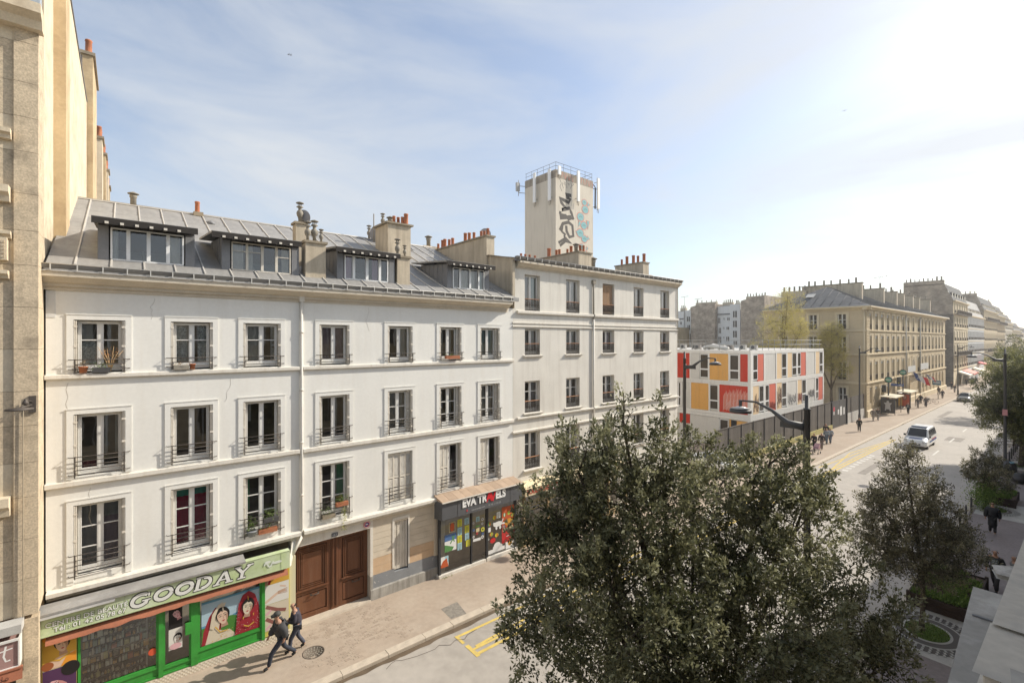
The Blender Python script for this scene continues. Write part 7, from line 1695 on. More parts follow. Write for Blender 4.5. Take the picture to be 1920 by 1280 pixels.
if 1:
    L1 = [lob(1185,930,7.6,1.15,1.2), lob(1168,790,7.6,.24,.70), lob(1085,885,7.5,.55,.80), lob(1242,835,7.9,.30,.72), lob(1300,900,8.0,.8,.75), lob(1420,975,8.4,1.35,1.25), lob(1440,880,8.5,.62,.62), lob(1515,930,8.8,.55,.55),
          lob(1150,1120,7.2,1.55,1.45), lob(1390,1170,7.6,1.75,1.5), lob(1590,1170,8.8,1.05,1.35), lob(1050,1000,7.4,.75,.85), lob(1290,1380,7.4,2.3,1.6), lob(1000,1180,7.6,.5,.9), lob(1640,1260,8.6,.7,.8)]
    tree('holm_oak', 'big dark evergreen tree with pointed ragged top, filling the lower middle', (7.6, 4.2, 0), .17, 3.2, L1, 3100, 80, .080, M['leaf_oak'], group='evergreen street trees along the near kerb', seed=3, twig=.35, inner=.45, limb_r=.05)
    L2 = [lob(1712,1010,17.6,2.0,1.7), lob(1702,905,17.4,1.1,1.15), lob(1650,950,17.2,.8,.9), lob(1770,1035,18,1.1,.9), lob(1745,945,18,.9,.9), lob(1700,855,17.5,.45,.55), lob(1660,1040,17,1.0,1.0), lob(1805,1010,18.3,.6,.4)]
    tree('holm_oak', 'medium dark evergreen tree standing in the round stone tree pit', tuple(G(1728,1180)), .085, 2.0, L2, 1300, 60, .085, M['leaf_dark'], group='evergreen street trees along the near kerb', seed=9, twig=.6, inner=.40, sh=.5, spread=.13)
    L3 = [lob(1850,885,30.5,1.15,1.1), lob(1843,855,30.5,.6,.5), lob(1866,905,30.8,.9,.6)]
    tree('small_evergreen', 'small thin evergreen tree at the planter beside the far lamp post', (43.3, 4.0, 0), .06, 1.6, L3, 420, 40, .11, M['leaf_dark'], group='evergreen street trees along the near kerb', seed=5, sh=.45)
    L4 = [lob(1925,735,41,3.6,2.3), lob(1885,770,41,2.6,1.7), lob(1930,790,41,3.2,2.3), lob(1905,700,41,1.9,1.2), lob(1935,680,43,2.5,1.3), lob(1862,765,41,1.3,.8), lob(1900,835,40,1.6,.9)]
    tree('street_tree', 'large spreading tree at the right edge with a bare trunk', (59.9, 3.25, 0), .24, 3.0, L4, 2000, 64, .14, M['leaf_big'], group='evergreen street trees along the near kerb', seed=7, sh=.7, spread=.22, inner=.4)
    L5 = [lob(1905,665,66,2.2,1.4), lob(1925,700,66,4.5,3.2), lob(1890,690,66,1.6,1.6)]
    tree('street_tree', 'paler tree rising behind the large one at the right edge', (100, 3.3, 0), .22, 3.4, L5, 420, 34, .26, M['leaf_big'], seed=17, sh=.8, spread=.35, group='evergreen street trees along the near kerb')
    L6 = [lob(1905,650,110,3,2.5), lob(1915,668,120,5,3)]
    tree('street_tree', 'farthest hazy tree at the right edge of the street', (172, 3.3, 0), .22, 3.4, L6, 200, 34, .4, M['leaf_big'], seed=19, sh=1, spread=.5, group='evergreen street trees along the near kerb')
    S1 = [((72,27,12.5),(3.4,3.4,3.6)), ((72.4,26.5,16.0),(2.2,2.2,2.2)), ((71,28.5,9.5),(3.0,3.0,2.0)), ((73.5,25.2,12),(2.2,2.2,2.2))]
    tree('spring_tree', 'tall open tree with pale yellow young leaves behind the modular block', (72, 27, 0), .20, 5.5, S1, 1600, 24, .13, M['leaf_spring'], group='trees in yellow young leaf', seed=23, bark=M['bark_pale'], twig=1, spread=.3, sh=.7, inner=.5)
    S2 = [((77,22.6,9.2),(2.9,2.0,2.8)), ((77,22.4,11.8),(2.0,1.6,1.8)), ((77.8,21.6,6.8),(1.7,1.3,1.2)), ((75.8,23.6,8),(1.6,1.6,1.8))]
    tree('spring_tree', 'sparse yellowish tree leaning against the end of the long stone building', (77, 22.5, 0), .22, 4.0, S2, 2300, 18, .13, M['leaf_spring'], group='trees in yellow young leaf', seed=29, bark=M['bark_pale'], twig=1, spread=.3, sh=.7, inner=.5)
    S3 = [((104,37.5,17.8),(2.2,2.2,3.2))]
    tree('bare_tree', 'bare greyish treetop poking above the yellow tree', (104, 37.5, 0), .2, 9, S3, 420, 4, .12, M['leaf_spring'], seed=31, bark=M['cowl'], twig=1, spread=.3, inner=.6)

# ================================================================== street lamps
def lamp(x, y, toward, label, ht=10.2):
    t = thing('street_lamp', label, 'street lamp', (x, y, 0), group='tall dark street lamps'); s = toward
    g = MB(); g.lathe((x,y,0), [(.15,0),(.15,.9),(.11,1.0),(.085,ht-.46),(.105,ht-.46),(.105,ht-.4),(.06,ht-.39),(.06,ht)], 12); g.build('pole', M['charcoal'], t)
    g = MB(); z0 = ht-.86; pts = [(x,y+s*.08,z0-.12),(x,y+s*.55,z0-.05),(x,y+s*1.0,z0+.28),(x,y+s*1.5,z0+.50),(x,y+s*1.95,z0+.50)]
    g.tube(pts, [.13,.10,.055,.035,.03], 8)
    g.box(x-.035,x+.035,min(y+s*.1,y+s*.75),max(y+s*.1,y+s*.75),z0-.20,z0-.02)
    g.tube([(x,y+s*.06,z0-1.5),(x,y+s*.06,z0+.1)], .05, 8); g.build('arm', M['charcoal'], t)
    g = MB(); c = (x, y+s*2.0, z0+.20); g.tube([(c[0],c[1],z0+.52),(c[0],c[1],z0+.25)], [.06,.05], 8); g.lathe(c, [(.05,.08),(.30,.02),(.34,-.02),(.34,-.10),(.28,-.10)], 20)
    g.build('lamp_head', M['charcoal'], t)
    g = MB(); g.lathe((c[0],c[1],c[2]+.005), [(.06,.10),(.31,.035)], 20); g.build('lamp_top', FM((.60,.59,.57), .3), t)
lamp(16.0, 5.3, 1, 'tall black street lamp standing just behind the big dark tree', 9.27)
lamp(56.3, 4.0, 1, 'tall street lamp beside the black rubbish bags on the near pavement')
lamp(27.3, 15.95, -1, 'street lamp in front of the red panel at the end of the cream house')
lamp(76, 18.9, -1, 'street lamp by the near corner of the long stone building')
lamp(128, 15.6, -1, 'distant street lamp before the far end of the long stone building')
lamp(150, 3.8, 1, 'farthest street lamp on the near pavement')
t = thing('pole_sticker', 'pinkish square notice fixed on the lamp post beside the rubbish bags', 'notice', (56.3, 4.0, 4.9)); g = MB(); g.box(56.14,56.18,3.85,4.15,4.7,5.2); g.build('plate', FM((.55,.25,.25)), t)

# ================================================================== near pavement: tree pits, planters, bollards
def pit(c, rx, ry, label):
    t = thing('tree_pit', label, 'tree pit', (c[0], c[1], 0), group='round paved tree pits'); 
    st_ = FM((.46,.45,.42), .9); dk = FM((.13,.12,.11), .9)
    g = MB(); g.box(c[0]-1.9,c[0]+2.2,c[1]-2.6,c[1]+.72,.0,.004); g.build('paved_square', M['concrete'], t)
    def ring(a, b, z, m, n=48):
        g = MB(); vs = []
        for i in range(n): th = 6.2832*i/n; vs += [(c[0]+a*rx*math.cos(th),c[1]-.15+a*ry*math.sin(th),z),(c[0]+b*rx*math.cos(th),c[1]-.15+b*ry*math.sin(th),z)]
        g.add(vs, [(2*i,2*i+1,(2*i+3) % (2*n),(2*i+2) % (2*n)) for i in range(n)]); g.build('ring', m, t)
    ring(.0, .46, .012, M['grass']); ring(.46, .52, .020, st_); ring(.52,.70,.014, dk); ring(.70,.74,.018, st_); ring(.74,1.0,.010, dk)
    sm = MB(); sm.box(-.035,.035,-.06,.06,0,.014); me = sm.mesh('cobble', st_)
    for rr_ in (.80,.90,.99):
        n = int(44*rr_)
        for i in range(n): th = 6.2832*i/n; place('cobble', me, t, (c[0]+rr_*rx*math.cos(th), c[1]-.15+rr_*ry*math.sin(th), .012), (0,0,th+math.pi/2))
    g2 = np.random.default_rng(int(c[0])); n = 900; a = g2.random(n)*6.28; r = np.sqrt(g2.random(n))*.46
    P = np.stack([c[0]+r*rx*np.cos(a), c[1]-.15+r*ry*np.sin(a), np.full(n,.01)], 1); Dd = unit(np.stack([g2.normal(0,.35,n), g2.normal(0,.35,n), np.ones(n)], 1)); Nn = unit(np.cross(Dd, g2.normal(size=(n,3))))
    o = place('grass_blades', leaf_mesh('grass_blades', P-np.array([c[0],c[1],0]), Dd, Nn, g2.uniform(.04,.13,n), np.full(n,.02), g2.random(n), [M['leaf_grass']]), t, (c[0],c[1],0)); o['kind'] = 'stuff'
b2 = G(1728,1180); pit((b2.x,b2.y), 1.55, 1.4, 'round cobbled tree pit with grass round the medium evergreen'); pit((43.3,3.6), 1.15, 1.0, 'round cobbled tree pit beside the farther planter'); pit((59.9,3.6), 1.3, 1.0, 'pale tree pit round the large tree trunk at the right')
def planter(x0, x1, y0, y1, hgt, label, seed, dens=1.0, rot=0):
    t = thing('planter', label, 'planter', (x0, y0, 0), group='dark wooden planters'); g2 = np.random.default_rng(seed)
    for k in range(2):
        z0, z1 = hgt*k/2+.005, hgt*(k+1)/2-.008
        for (a, b, c, d) in ((x0,x1,y0,y0+.06),(x0,x1,y1-.06,y1),(x0,x0+.06,y0+.062,y1-.062),(x1-.06,x1,y0+.062,y1-.062)):
            g = MB(); g.box(a,b,c,d,z0,z1); g.build('plank', M['wood'], t)
    for (a, c) in ((x0-.03,y0-.03),(x1-.09,y0-.03),(x0-.03,y1-.09),(x1-.09,y1-.09)): g = MB(); g.box(a,a+.12,c,c+.12,0,hgt+.06); g.build('corner_post', M['wood'], t)
    g = MB(); nx, ny = 16, 8; vs = [(x0+.05+(x1-x0-.1)*i/nx, y0+.05+(y1-y0-.1)*j/ny, hgt-.08+.08*mnoise.noise((i*.7,j*.7,seed))) for i in range(nx+1) for j in range(ny+1)]
    g.add(vs, [(i*(ny+1)+j,(i+1)*(ny+1)+j,(i+1)*(ny+1)+j+1,i*(ny+1)+j+1) for i in range(nx) for j in range(ny)], 0, True); g.build('soil', M['soil'], t)
    n = int(5200*dens); P = np.stack([g2.uniform(x0+.1,x1-.1,n), g2.uniform(y0+.1,y1-.1,n), np.full(n,hgt-.05)], 1)
    keep = np.array([mnoise.noise((p[0]*1.4,p[1]*1.4,seed+.5)) > -.08 for p in P]); P = P[keep]; n = len(P)
    hh = np.array([.5+.9*max(0,mnoise.noise((p[0]*.9,p[1]*.9,seed+7))) for p in P])
    P[:,2] += g2.random(n)*.22*hh; Dd = unit(np.stack([g2.normal(0,.6,n), g2.normal(0,.6,n), np.ones(n)*.9], 1)); Nn = unit(np.cross(Dd, g2.normal(size=(n,3)))+np.array([0,0,.01]))
    o = place('plants', leaf_mesh('plants', P-np.array([x0,y0,0]), Dd, Nn, g2.uniform(.07,.2,n), g2.uniform(.03,.06,n), np.clip(g2.normal(.5,.3,n),0,1), [M['leaf_grass']]), t, (x0,y0,0)); o['kind'] = 'stuff'; return t
planter(25.1, 29.2, 2.6, 4.6, .5, 'dark wooden planter of mixed greens behind the medium evergreen', 4, 1.3)
planter(44.6, 47.2, 2.7, 4.1, .5, 'smaller dark planter of bright greens near the rubbish bags', 6, 1.0)
t = thing('shrub', 'leafy green shrub growing against the farther planter', 'shrub', (42.8, 4.0, 0)); g2 = np.random.default_rng(8); n = 2600
P = g2.normal(size=(n,3))*np.array([.45,.35,.45])+np.array([0,0,.85]); Dd = unit(g2.normal(size=(n,3))+np.array([0,0,.6])); Nn = unit(np.cross(Dd, g2.normal(size=(n,3))))
o = place('foliage', leaf_mesh('foliage', P, Dd, Nn, g2.uniform(.07,.13,n), g2.uniform(.04,.07,n), g2.random(n), [M['leaf_grass']]), t, (42.8,4.0,0)); o['kind'] = 'stuff'
g = MB(); g.tube([(42.8,4,0),(42.8,4,1)], .03, 5); g.build('stem', M['bark'], t)
g = MB(); g.lathe((0,0,0), [(.055,0),(.055,.86),(.045,.9),(.045,.95),(.02,1.0)], 10); bm_ = g.mesh('bollard', M['charcoal'])
spots = [26.0+2.2*k for k in range(14)] + [61.0+2.0*k for k in range(9)]
ORD = 'first second third fourth fifth sixth seventh eighth ninth tenth eleventh twelfth thirteenth fourteenth fifteenth sixteenth seventeenth eighteenth nineteenth twentieth'.split()+['twenty-first','twenty-second','twenty-third']
for k, x in enumerate(spots):
    y = 4.42 - (.35 if x > 58 else 0)
    o = place('bollard', bm_, None, (x, y, 0)); tag(o, '%s thin dark kerb bollard counting from the medium evergreen towards the street end' % ORD[k], 'bollard', 'thin bollards along the near kerb')
t = thing('rubbish_bag', 'crumpled black rubbish bag at the foot of the lamp post', 'rubbish bag', (53.0, 3.0, 0), group='black rubbish bags'); 
def blob(name, parent, c, r, m, seed, n=14):
    bm = bmesh.new(); bmesh.ops.create_icosphere(bm, subdivisions=3, radius=1)
    for v in bm.verts:
        q = mnoise.noise(v.co*1.6+Vector((seed,0,0)))*.28+mnoise.noise(v.co*4+Vector((seed,5,0)))*.12; v.co *= 1+q; v.co = Vector((v.co.x*r[0], v.co.y*r[1], max(-.02, (v.co.z+.8)*r[2]))) + Vector(c) - ORG[parent.name]
    me = bpy.data.meshes.new(name); bm.to_mesh(me); bm.free(); me.materials.append(m)
    for p_ in me.polygons: p_.use_smooth = True
    return place(name, me, parent, ORG[parent.name])
bagm = mat('bag_black', (.045,.042,.04), .35, .2, 3)
blob('bag', t, (53.0,3.0,0), (.65,.5,.45), bagm, 2)
t = thing('rubbish_bag', 'second black rubbish bag leaning on the lamp post', 'rubbish bag', (54.4, 3.7, 0), group='black rubbish bags'); blob('bag', t, (54.4,3.7,0), (.6,.5,.75), bagm, 6)
t = thing('cardboard_box', 'white and orange box dumped on the farther planter', 'box', (46.8, 4.2, .5)); g = MB(); g.box(46.6,47.5,3.9,4.5,.5,.72); g.build('box', FM((.62,.30,.20)), t); g = MB(); g.add([(46.9,3.95,.73),(47.7,4.0,.75),(47.6,4.6,.98),(47.0,4.5,.78)], [(0,1,2,3)]); g.build('paper', FM((.75,.73,.70)), t)
t = thing('light_blue_bag', 'small light blue bag on top of the rubbish', 'bag', (54.4, 3.7, 1.15)); blob('bag', t, (54.4,3.6,1.12), (.3,.25,.1), FM((.25,.42,.50)), 9)

# ================================================================== our own window ledge at the lower right
lg = thing('window_ledge', 'weathered zinc covered ledge sloping away at the lower right corner', 'ledge', (2, .1, H-1))
d1 = 1.0
def LP_(x, y, h): r = ray(x, y); t_ = h / -r.z; return Vector((r.x*t_, r.y*t_, H-h))
A_, B_, C_, D__ = LP_(1832,1103,d1), LP_(1790,1300,d1), LP_(1960,1300,d1), LP_(1960,1146,d1)
def slab(par, pts, th, m, name):
    g = MB(); n = len(pts); vs = [tuple(p) for p in pts] + [(p[0],p[1],p[2]-th) for p in pts]
    g.add(vs, [tuple(range(n)), tuple(range(2*n-1,n-1,-1))] + [(i,(i+1) % n,n+(i+1) % n,n+i) for i in range(n)]); o = g.build(name, m, par)
    bv = o.modifiers.new('b', 'BEVEL'); bv.width = .012; bv.segments = 2; return o
far_, near_ = A_.x, .9
ye_ = lambda x: .228 + (x-1.87)*.050
slab(lg, [(near_,ye_(near_)+.02,H-d1),(near_,-1.2,H-d1),(far_,-1.2,H-d1),(far_,A_.y,H-d1)], .045, M['ledge'], 'zinc_sheet')
g = MB(); g.box(near_,far_-.03,-1.2,.20,H-d1-.25,H-d1-.046); g.build('stone_moulding', M['ledge_stone'], lg)
e1 = LP_(1836,1128,d1); e1.x -= .02; g = MB(); g.tube([(e1.x-.12,ye_(e1.x-.12)-.002,H-d1+.003),(e1.x-.12,-.8,H-d1+.003)], .004, 4); g.build('sheet_joint', M['zinc_dark'], lg)
st2 = thing('stone_sill', 'pale stone coping of the near balustrade at the lower right corner', 'coping', (3, 0, H-.7))
d2 = .62
P1, P2 = LP_(1841,1258,d2), LP_(1922,1030,d2)
sy = lambda x: P1.y + (x-P1.x)*(P2.y-P1.y)/(P2.x-P1.x)
jx = LP_(1866,1172,d2).x
slab(st2, [(P1.x,P1.y,H-d2),(P1.x,-1.0,H-d2),(jx-.004,-1.0,H-d2),(jx-.004,sy(jx),H-d2)], .05, M['ledge_stone'], 'coping_stone')
slab(st2, [(jx+.004,sy(jx)-.004,H-d2+.006),(jx+.004,-1.0,H-d2+.006),(4.2,-1.0,H-d2+.006),(4.2,sy(4.2)-.004,H-d2+.006)], .05, M['ledge_stone'], 'coping_stone')
slab(st2, [(.5,-.0,H-d2+.03),(.5,-1.0,H-d2+.03),(P1.x-.02,-1.0,H-d2+.03),(P1.x-.02,P1.y-.05,H-d2+.03)], .06, M['ledge'], 'zinc_sheet')
g = MB(); g.box(P1.x+.02,4.15,-.9,.10,H-d1,H-d2-.052); g.build('parapet', M['ledge_stone'], st2)
bk = thing('stone_bracket', 'small zinc topped cornice end showing beyond the coping at the right edge', 'cornice', (6, .2, H-3))
h3 = 3.0; q1, q2, q3 = LP_(1862,1059,h3), LP_(1873,1068,h3), LP_(1925,1063,h3)
slab(bk, [(q1.x,q1.y,q1.z),(q2.x-.15,q2.y-.0,q2.z),(q2.x-.2,-.6,q2.z),(q1.x+.5,-.6,q1.z),(q1.x+.5,.2,q1.z)], .06, M['ledge'], 'zinc_top')
g = MB(); g.box(q2.x-.0,q1.x+.45,-.6,q2.y-.12,q1.z-.55,q1.z-.07); g.build('moulding', M['ochre'], bk)

# ================================================================== flower pots and window plants on house A
def plant(t, c, n, sx_, sz_, m, seed, L=(.04,.09)):
    g2 = np.random.default_rng(seed); P = g2.normal(size=(n,3))*np.array([sx_,sx_*.5,sz_])+np.array([0,0,sz_]); Dd = unit(g2.normal(size=(n,3))+np.array([0,0,.7])); Nn = unit(np.cross(Dd, g2.normal(size=(n,3))))
    o = place('leaves', leaf_mesh('leaves', P, Dd, Nn, g2.uniform(*L,n), g2.uniform(.012,.03,n), g2.random(n), [m]), t, c); o['kind'] = 'stuff'
def wplant(label, px_, z, w_, kind, seed, y=18.93, n=90, col=None, sz_=.09, m=None):
    x = PX(px_, y); t = thing('window_plant', label, 'plant', (x, y, z)); g = MB()
    if kind == 'pot': g.lathe((x,y,z), [(w_*.38,0),(w_*.5,.16),(w_*.55,.16),(w_*.55,.19),(w_*.4,.19)], 10)
    else: g.box(x-w_/2,x+w_/2,y-.08,y+.08,z,z+.15)
    g.build('pot', col or M['terra'], t)
    if n: plant(t, (x, y, z+.15), n, w_*.28, sz_, m or M['leaf_grass'], seed)
    return t
r1, r3 = rows[0][0], rows[2][0]
tp = wplant('dried pinkish plant in a brown pot at the top left window', 156, r1+.01, .22, 'pot', 1, n=60, m=leaf_mat('dry', (.30,.18,.10), (.60,.52,.36)))
wplant('dark window box with dying plants at the top left window', 190, r1+.01, .42, 'box', 2, n=70, col=M['charcoal'], sz_=.05)
t = thing('dry_branch', 'pale dry branching plant standing in the top left window', 'plant', (PX(207,18.95), 18.95, r1+.05)); c = ORG[t.name]; g = MB(); rr = random.Random(3)
for k in range(9): a = rr.uniform(-.5,.5); g.tube([c, (c.x+a*.25,c.y,c.z+.35), (c.x+a*.6,c.y-.02,c.z+.55+rr.uniform(-.1,.25))], [.014,.010,.004], 5)
g.build('stems', FM((.50,.33,.17)), t); plant(t, (c.x,c.y,c.z+.42), 60, .17, .10, leaf_mat('dry2', (.42,.17,.06), (.60,.32,.14)), 5, (.03,.07))
wplant('grey window box with a few stems at the second top window', 340, r1+.01, .42, 'box', 3, n=40, col=M['cowl'], sz_=.04, m=leaf_mat('dry3', (.30,.16,.06), (.5,.35,.15)))
wplant('small orange flower pot at the second top window', 361, r1+.01, .17, 'pot', 4, n=0)
wplant('orange clay window box at the sixth top window', 848, r1+.10, .75, 'box', 5, n=40, y=18.88, sz_=.03)
wplant('bushy green plant in a grey tub at the green curtained window by the downpipe', 472, r3+.02, .32, 'pot', 6, n=240, col=M['greyblue'], sz_=.16)
wplant('upright green plant in a hanging box on the railing left of the downpipe', 508, r3+.42, .50, 'box', 7, n=150, col=M['charcoal'], sz_=.12, y=18.86)
wplant('row of small terracotta pots on the sill left of the downpipe', 502, r3+.02, .62, 'box', 8, n=70, sz_=.06)
wplant('green plants in a dark trough on the sill right of the downpipe', 616, r3+.02, .50, 'box', 9, n=130, col=M['cap'], sz_=.10)
wplant('flowering plants in a rust basket hung on the railing right of the downpipe', 641, r3+.42, .48, 'box', 10, n=170, y=18.84, sz_=.09)
t = thing('trailing_plant', 'yellow green plant trailing down from the rust basket', 'plant', (PX(645,18.82), 18.82, r3+.35)); c = ORG[t.name]; g2 = np.random.default_rng(12); n = 170
P = np.stack([g2.normal(0,.06,n), g2.normal(0,.03,n)-.02, -g2.random(n)**.8*1.0+.1], 1); Dd = unit(g2.normal(size=(n,3))+np.array([0,0,-.7])); Nn = unit(np.cross(Dd, g2.normal(size=(n,3))))
o = place('leaves', leaf_mesh('leaves', P, Dd, Nn, g2.uniform(.04,.08,n), g2.uniform(.02,.04,n), g2.uniform(.5,1,n), [leaf_mat('trail', (.15,.19,.04), (.42,.42,.12))]), t, tuple(c)); o['kind'] = 'stuff'
# satellite dishes and aerials on A
def dish(px_, py_, Y, r, label):
    x, z = PX(px_, Y), PZ(px_, py_, Y); t = thing('satellite_dish', label, 'satellite dish', (x, Y, z)); g = MB(); n = 20; d = Vector((.75,.6,.25)).normalized(); a = d.cross(Vector((0,0,1))).normalized(); b = a.cross(d)
    vs = [Vector((x,Y,z))-d*.06] + [Vector((x,Y,z))+(a*math.cos(6.283*k/n)+b*math.sin(6.283*k/n))*r for k in range(n)]
    g.add(vs, [(0,k+1,(k+1) % n+1) for k in range(n)], 0, True); g.build('dish', FM((.33,.33,.35)), t); g = MB(); g.tube([(x,Y+.05,z),(x,Y+.05,z-r-.35)], .03, 5); g.build('mast', M['iron'], t)
dish(570,407,20.9,.30,'grey satellite dish on the left chimney stack'); dish(708,440,26.6,.52,'grey satellite dish on the ridge beside the thin aerial'); dish(910,439,26.4,.40,'pale satellite dish behind the chimney wall of the cream house')
x = PX(701,26.5); t = thing('aerial', 'thin upright aerial on the ridge beside the satellite dish', 'aerial', (x, 26.5, 16.6)); g = MB(); g.tube([(x,26.5,16.4),(x,26.5,PZ(701,401,26.5))], .035, 5); g.build('mast', M['cowl'], t)
for (x_, y_) in ((541,103),(545,104),(1583,208)):
    c = AT(x_, y_, 30); t = thing('bird', 'tiny bird high in the sky, %s' % {541:'left of a pair',545:'right of a pair',1583:'alone at the right'}[x_], 'bird', tuple(c)); g = MB(); g.tube([c+Vector((-.06,0,0)), c+Vector((0,0,.01)), c+Vector((.07,0,0))], [.01,.025,.008], 5); g.add([tuple(c), tuple(c+Vector((0,.12,.05))), tuple(c+Vector((.04,.1,.03)))], [(0,1,2)]); g.add([tuple(c), tuple(c+Vector((0,-.12,.05))), tuple(c+Vector((.04,-.1,.03)))], [(0,1,2)]); g.build('body', M['charcoal'], t)
# ================================================================== vehicles
def vehicle(name, label, cat, loc, rz, st, wheels, paint, wins, extras=None, width=.9):
    """st: stations (x, halfwidth, z_bottom, z_belt, z_top, halfwidth_top); front at x = 0 pointing to -x"""
    t = thing(name, label, cat, (0, 0, 0)); g = MB(); rings = []
    for (x, w, zb, zl_, zt, wt) in st:
        rings.append([(x,-w*.94,zb),(x,-w,zb+.12),(x,-w,zl_),(x,-wt,zt-.05),(x,-wt*.86,zt),(x,wt*.86,zt),(x,wt,zt-.05),(x,w,zl_),(x,w,zb+.12),(x,w*.94,zb)])
    n = 10; vs = [p for r_ in rings for p in r_]
    fs = [(i*n+j,(i+1)*n+j,(i+1)*n+(j+1) % n,i*n+(j+1) % n) for i in range(len(rings)-1) for j in range(n)] + [tuple(range(n)), tuple(range(len(vs)-n, len(vs)))[::-1]]
    g.add(vs, fs, 0); b = g.build('body', paint, t); bv = b.modifiers.new('b', 'BEVEL'); bv.width = .03; bv.segments = 2; bv.limit_method = 'ANGLE'
    for nm, pts, m in wins: g = MB(); g.poly(pts); g.build(nm, m, t)
    for (x, s) in [(x, s) for x in wheels for s in (-1, 1)]:
        g = MB(); g.tube([(x,s*(width-.20),.32),(x,s*(width+.01),.32)], .32, 18, 0, False); wh = g.build('wheel', M['black'], t)
        g = MB(); g.tube([(x,s*(width+.0),.32),(x,s*(width+.02),.32)], .19, 14, 0, False); g.build('rim', FM((.35,.35,.36), .35), wh)
    if extras: extras(t)
    t.location = loc; t.rotation_euler = (0, 0, rz); return t
WG = FM((.03,.035,.04), .08); vp = mat('van_white', (.72,.73,.72), .3, .03, 1, spec=.6)
sv_ = [(0,.82,.38,.62,.70,.70),(.12,.92,.30,.80,.92,.80),(.95,.95,.28,1.0,1.12,.80),(1.75,.96,.28,1.1,1.92,.74),(2.3,.96,.28,1.12,1.98,.76),(4.5,.96,.28,1.12,1.98,.76),(4.95,.95,.30,1.10,1.85,.72),(5.02,.90,.40,1.0,1.2,.75)]
wv = [('windscreen', [(1.00,-.74,1.155),(1.00,.74,1.155),(1.68,.66,1.88),(1.68,-.66,1.88)], WG)]
for s in (-1, 1):
    for (a, b) in ((1.5,2.35),(2.45,3.3),(3.4,4.2),(4.28,4.75)):
        f = lambda z: (.965 if True else 0) - (z-1.12)/(1.93-1.12)*.20 + .012
        a1 = a+.32 if a == 1.5 else a
        wv.append(('side_window', [(a,s*f(1.18),1.18),(b,s*f(1.18),1.18),(b,s*f(1.80),1.80),(a1,s*f(1.80),1.80)], WG))
wv = [(n_, [(p[0]-.02 if n_ == 'windscreen' else p[0], p[1], p[2]+.02 if n_ == 'windscreen' else p[2]) for p in pts], m_) for n_, pts, m_ in wv]
def vx(t):
    bl_ = FM((.04,.10,.30)); 
    g = MB(); g.box(2.0,2.35,-.62,.62,1.99,2.07); g.build('light_bar', FM((.10,.14,.22), .3), t)
    for s in (-1, 1):
        g = MB(); g.tube([(.08,s*.62,.74),(.02,s*.72,.74)], .12, 8); g.build('headlight', FM((.6,.6,.58), .2), t)
        g = MB(); g.box(1.15,1.35,s*1.0-.06,s*1.0+.10 if s > 0 else s*1.0+.06,1.12,1.30); g.build('wing_mirror', M['black'], t)
    g = MB(); g.box(-.02,.02,-.45,.45,.42,.60); g.build('grille', M['charcoal'], t)
    p = Print((0,-.975,0),(1,0,0),(0,0,1),(0,-1,0)); p.rect(1.2,.62,4.7,.78,0); p.rect(2.3,.80,4.3,.9,1); p.build('stripe', [bl_, FM((.5,.06,.06))], t)
    g = MB(); g.add([(.25,-.55,.965),(.25,.55,.965),(.72,.5,1.07),(.72,-.5,1.07)], [(0,1,2,3)]); g.build('bonnet_panel', FM((.10,.13,.22)), t)
vehicle('van', 'white police-style van with roof light bar driving towards the viewer', 'van', (61.9, 10.75, ZR+.01), 0, sv_, (.95, 4.0), vp, wv, vx)
sc_ = [(0,.78,.35,.55,.62,.66),(.10,.88,.25,.66,.78,.72),(1.0,.91,.22,.80,.92,.70),(1.75,.92,.22,.92,1.42,.58),(2.9,.92,.22,.92,1.46,.58),(3.7,.91,.24,.92,1.12,.66),(4.2,.88,.30,.85,1.02,.70),(4.32,.80,.40,.70,.80,.66)]
def cwins():
    w_ = [('windscreen', [(1.04,-.68,.955),(1.04,.68,.955),(1.70,.52,1.43),(1.70,-.52,1.43)], WG), ('rear_window', [(3.66,-.6,1.16),(3.66,.6,1.16),(3.0,.5,1.49),(3.0,-.5,1.49)], WG)]
    for s in (-1, 1):
        for (a, b, a1, b1) in ((1.45,2.25,1.85,2.25),(2.32,3.2,2.32,2.95)): w_.append(('side_window', [(a,s*.93,.97),(b,s*.93,.97),(b1,s*.66,1.38),(a1,s*.66,1.38)], WG))
    return w_
def cx_(t):
    for s in (-1, 1): g = MB(); g.box(-.0,.08,s*.60-.14,s*.60+.14,.58,.70); g.build('headlight', FM((.6,.6,.58), .2), t)
    g = MB(); g.box(-.03,.01,-.26,.26,.40,.50); g.build('number_plate', FM((.7,.7,.66)), t); g = MB(); g.box(-.01,.04,-.5,.5,.52,.58); g.build('grille', M['black'], t)
    for s in (-1, 1): g = MB(); g.box(1.2,1.35,s*.97-.07,s*.97+.07,.92,1.03); g.build('wing_mirror', M['black'], t)
vehicle('car', 'dark grey taxi coming down the street near the red awning', 'car', (115.5, 13.4, ZR+.01), 0, sc_, (.75, 3.4), mat('car_grey', (.17,.175,.17), .3, .03, 1, spec=.6), cwins(), lambda t: (cx_(t), MB().box(2.0,2.2,-.2,.2,1.47,1.57).build('taxi_sign', FM((.6,.6,.55)), t)), width=.88)
vehicle('car', 'white car half hidden behind the big dark tree near the fence corner', 'car', (38.2, 17.4, .0), R(78), sc_, (.75, 3.4), mat('car_white', (.72,.72,.70), .3, .03, 1, spec=.6), cwins(), cx_, width=.88)
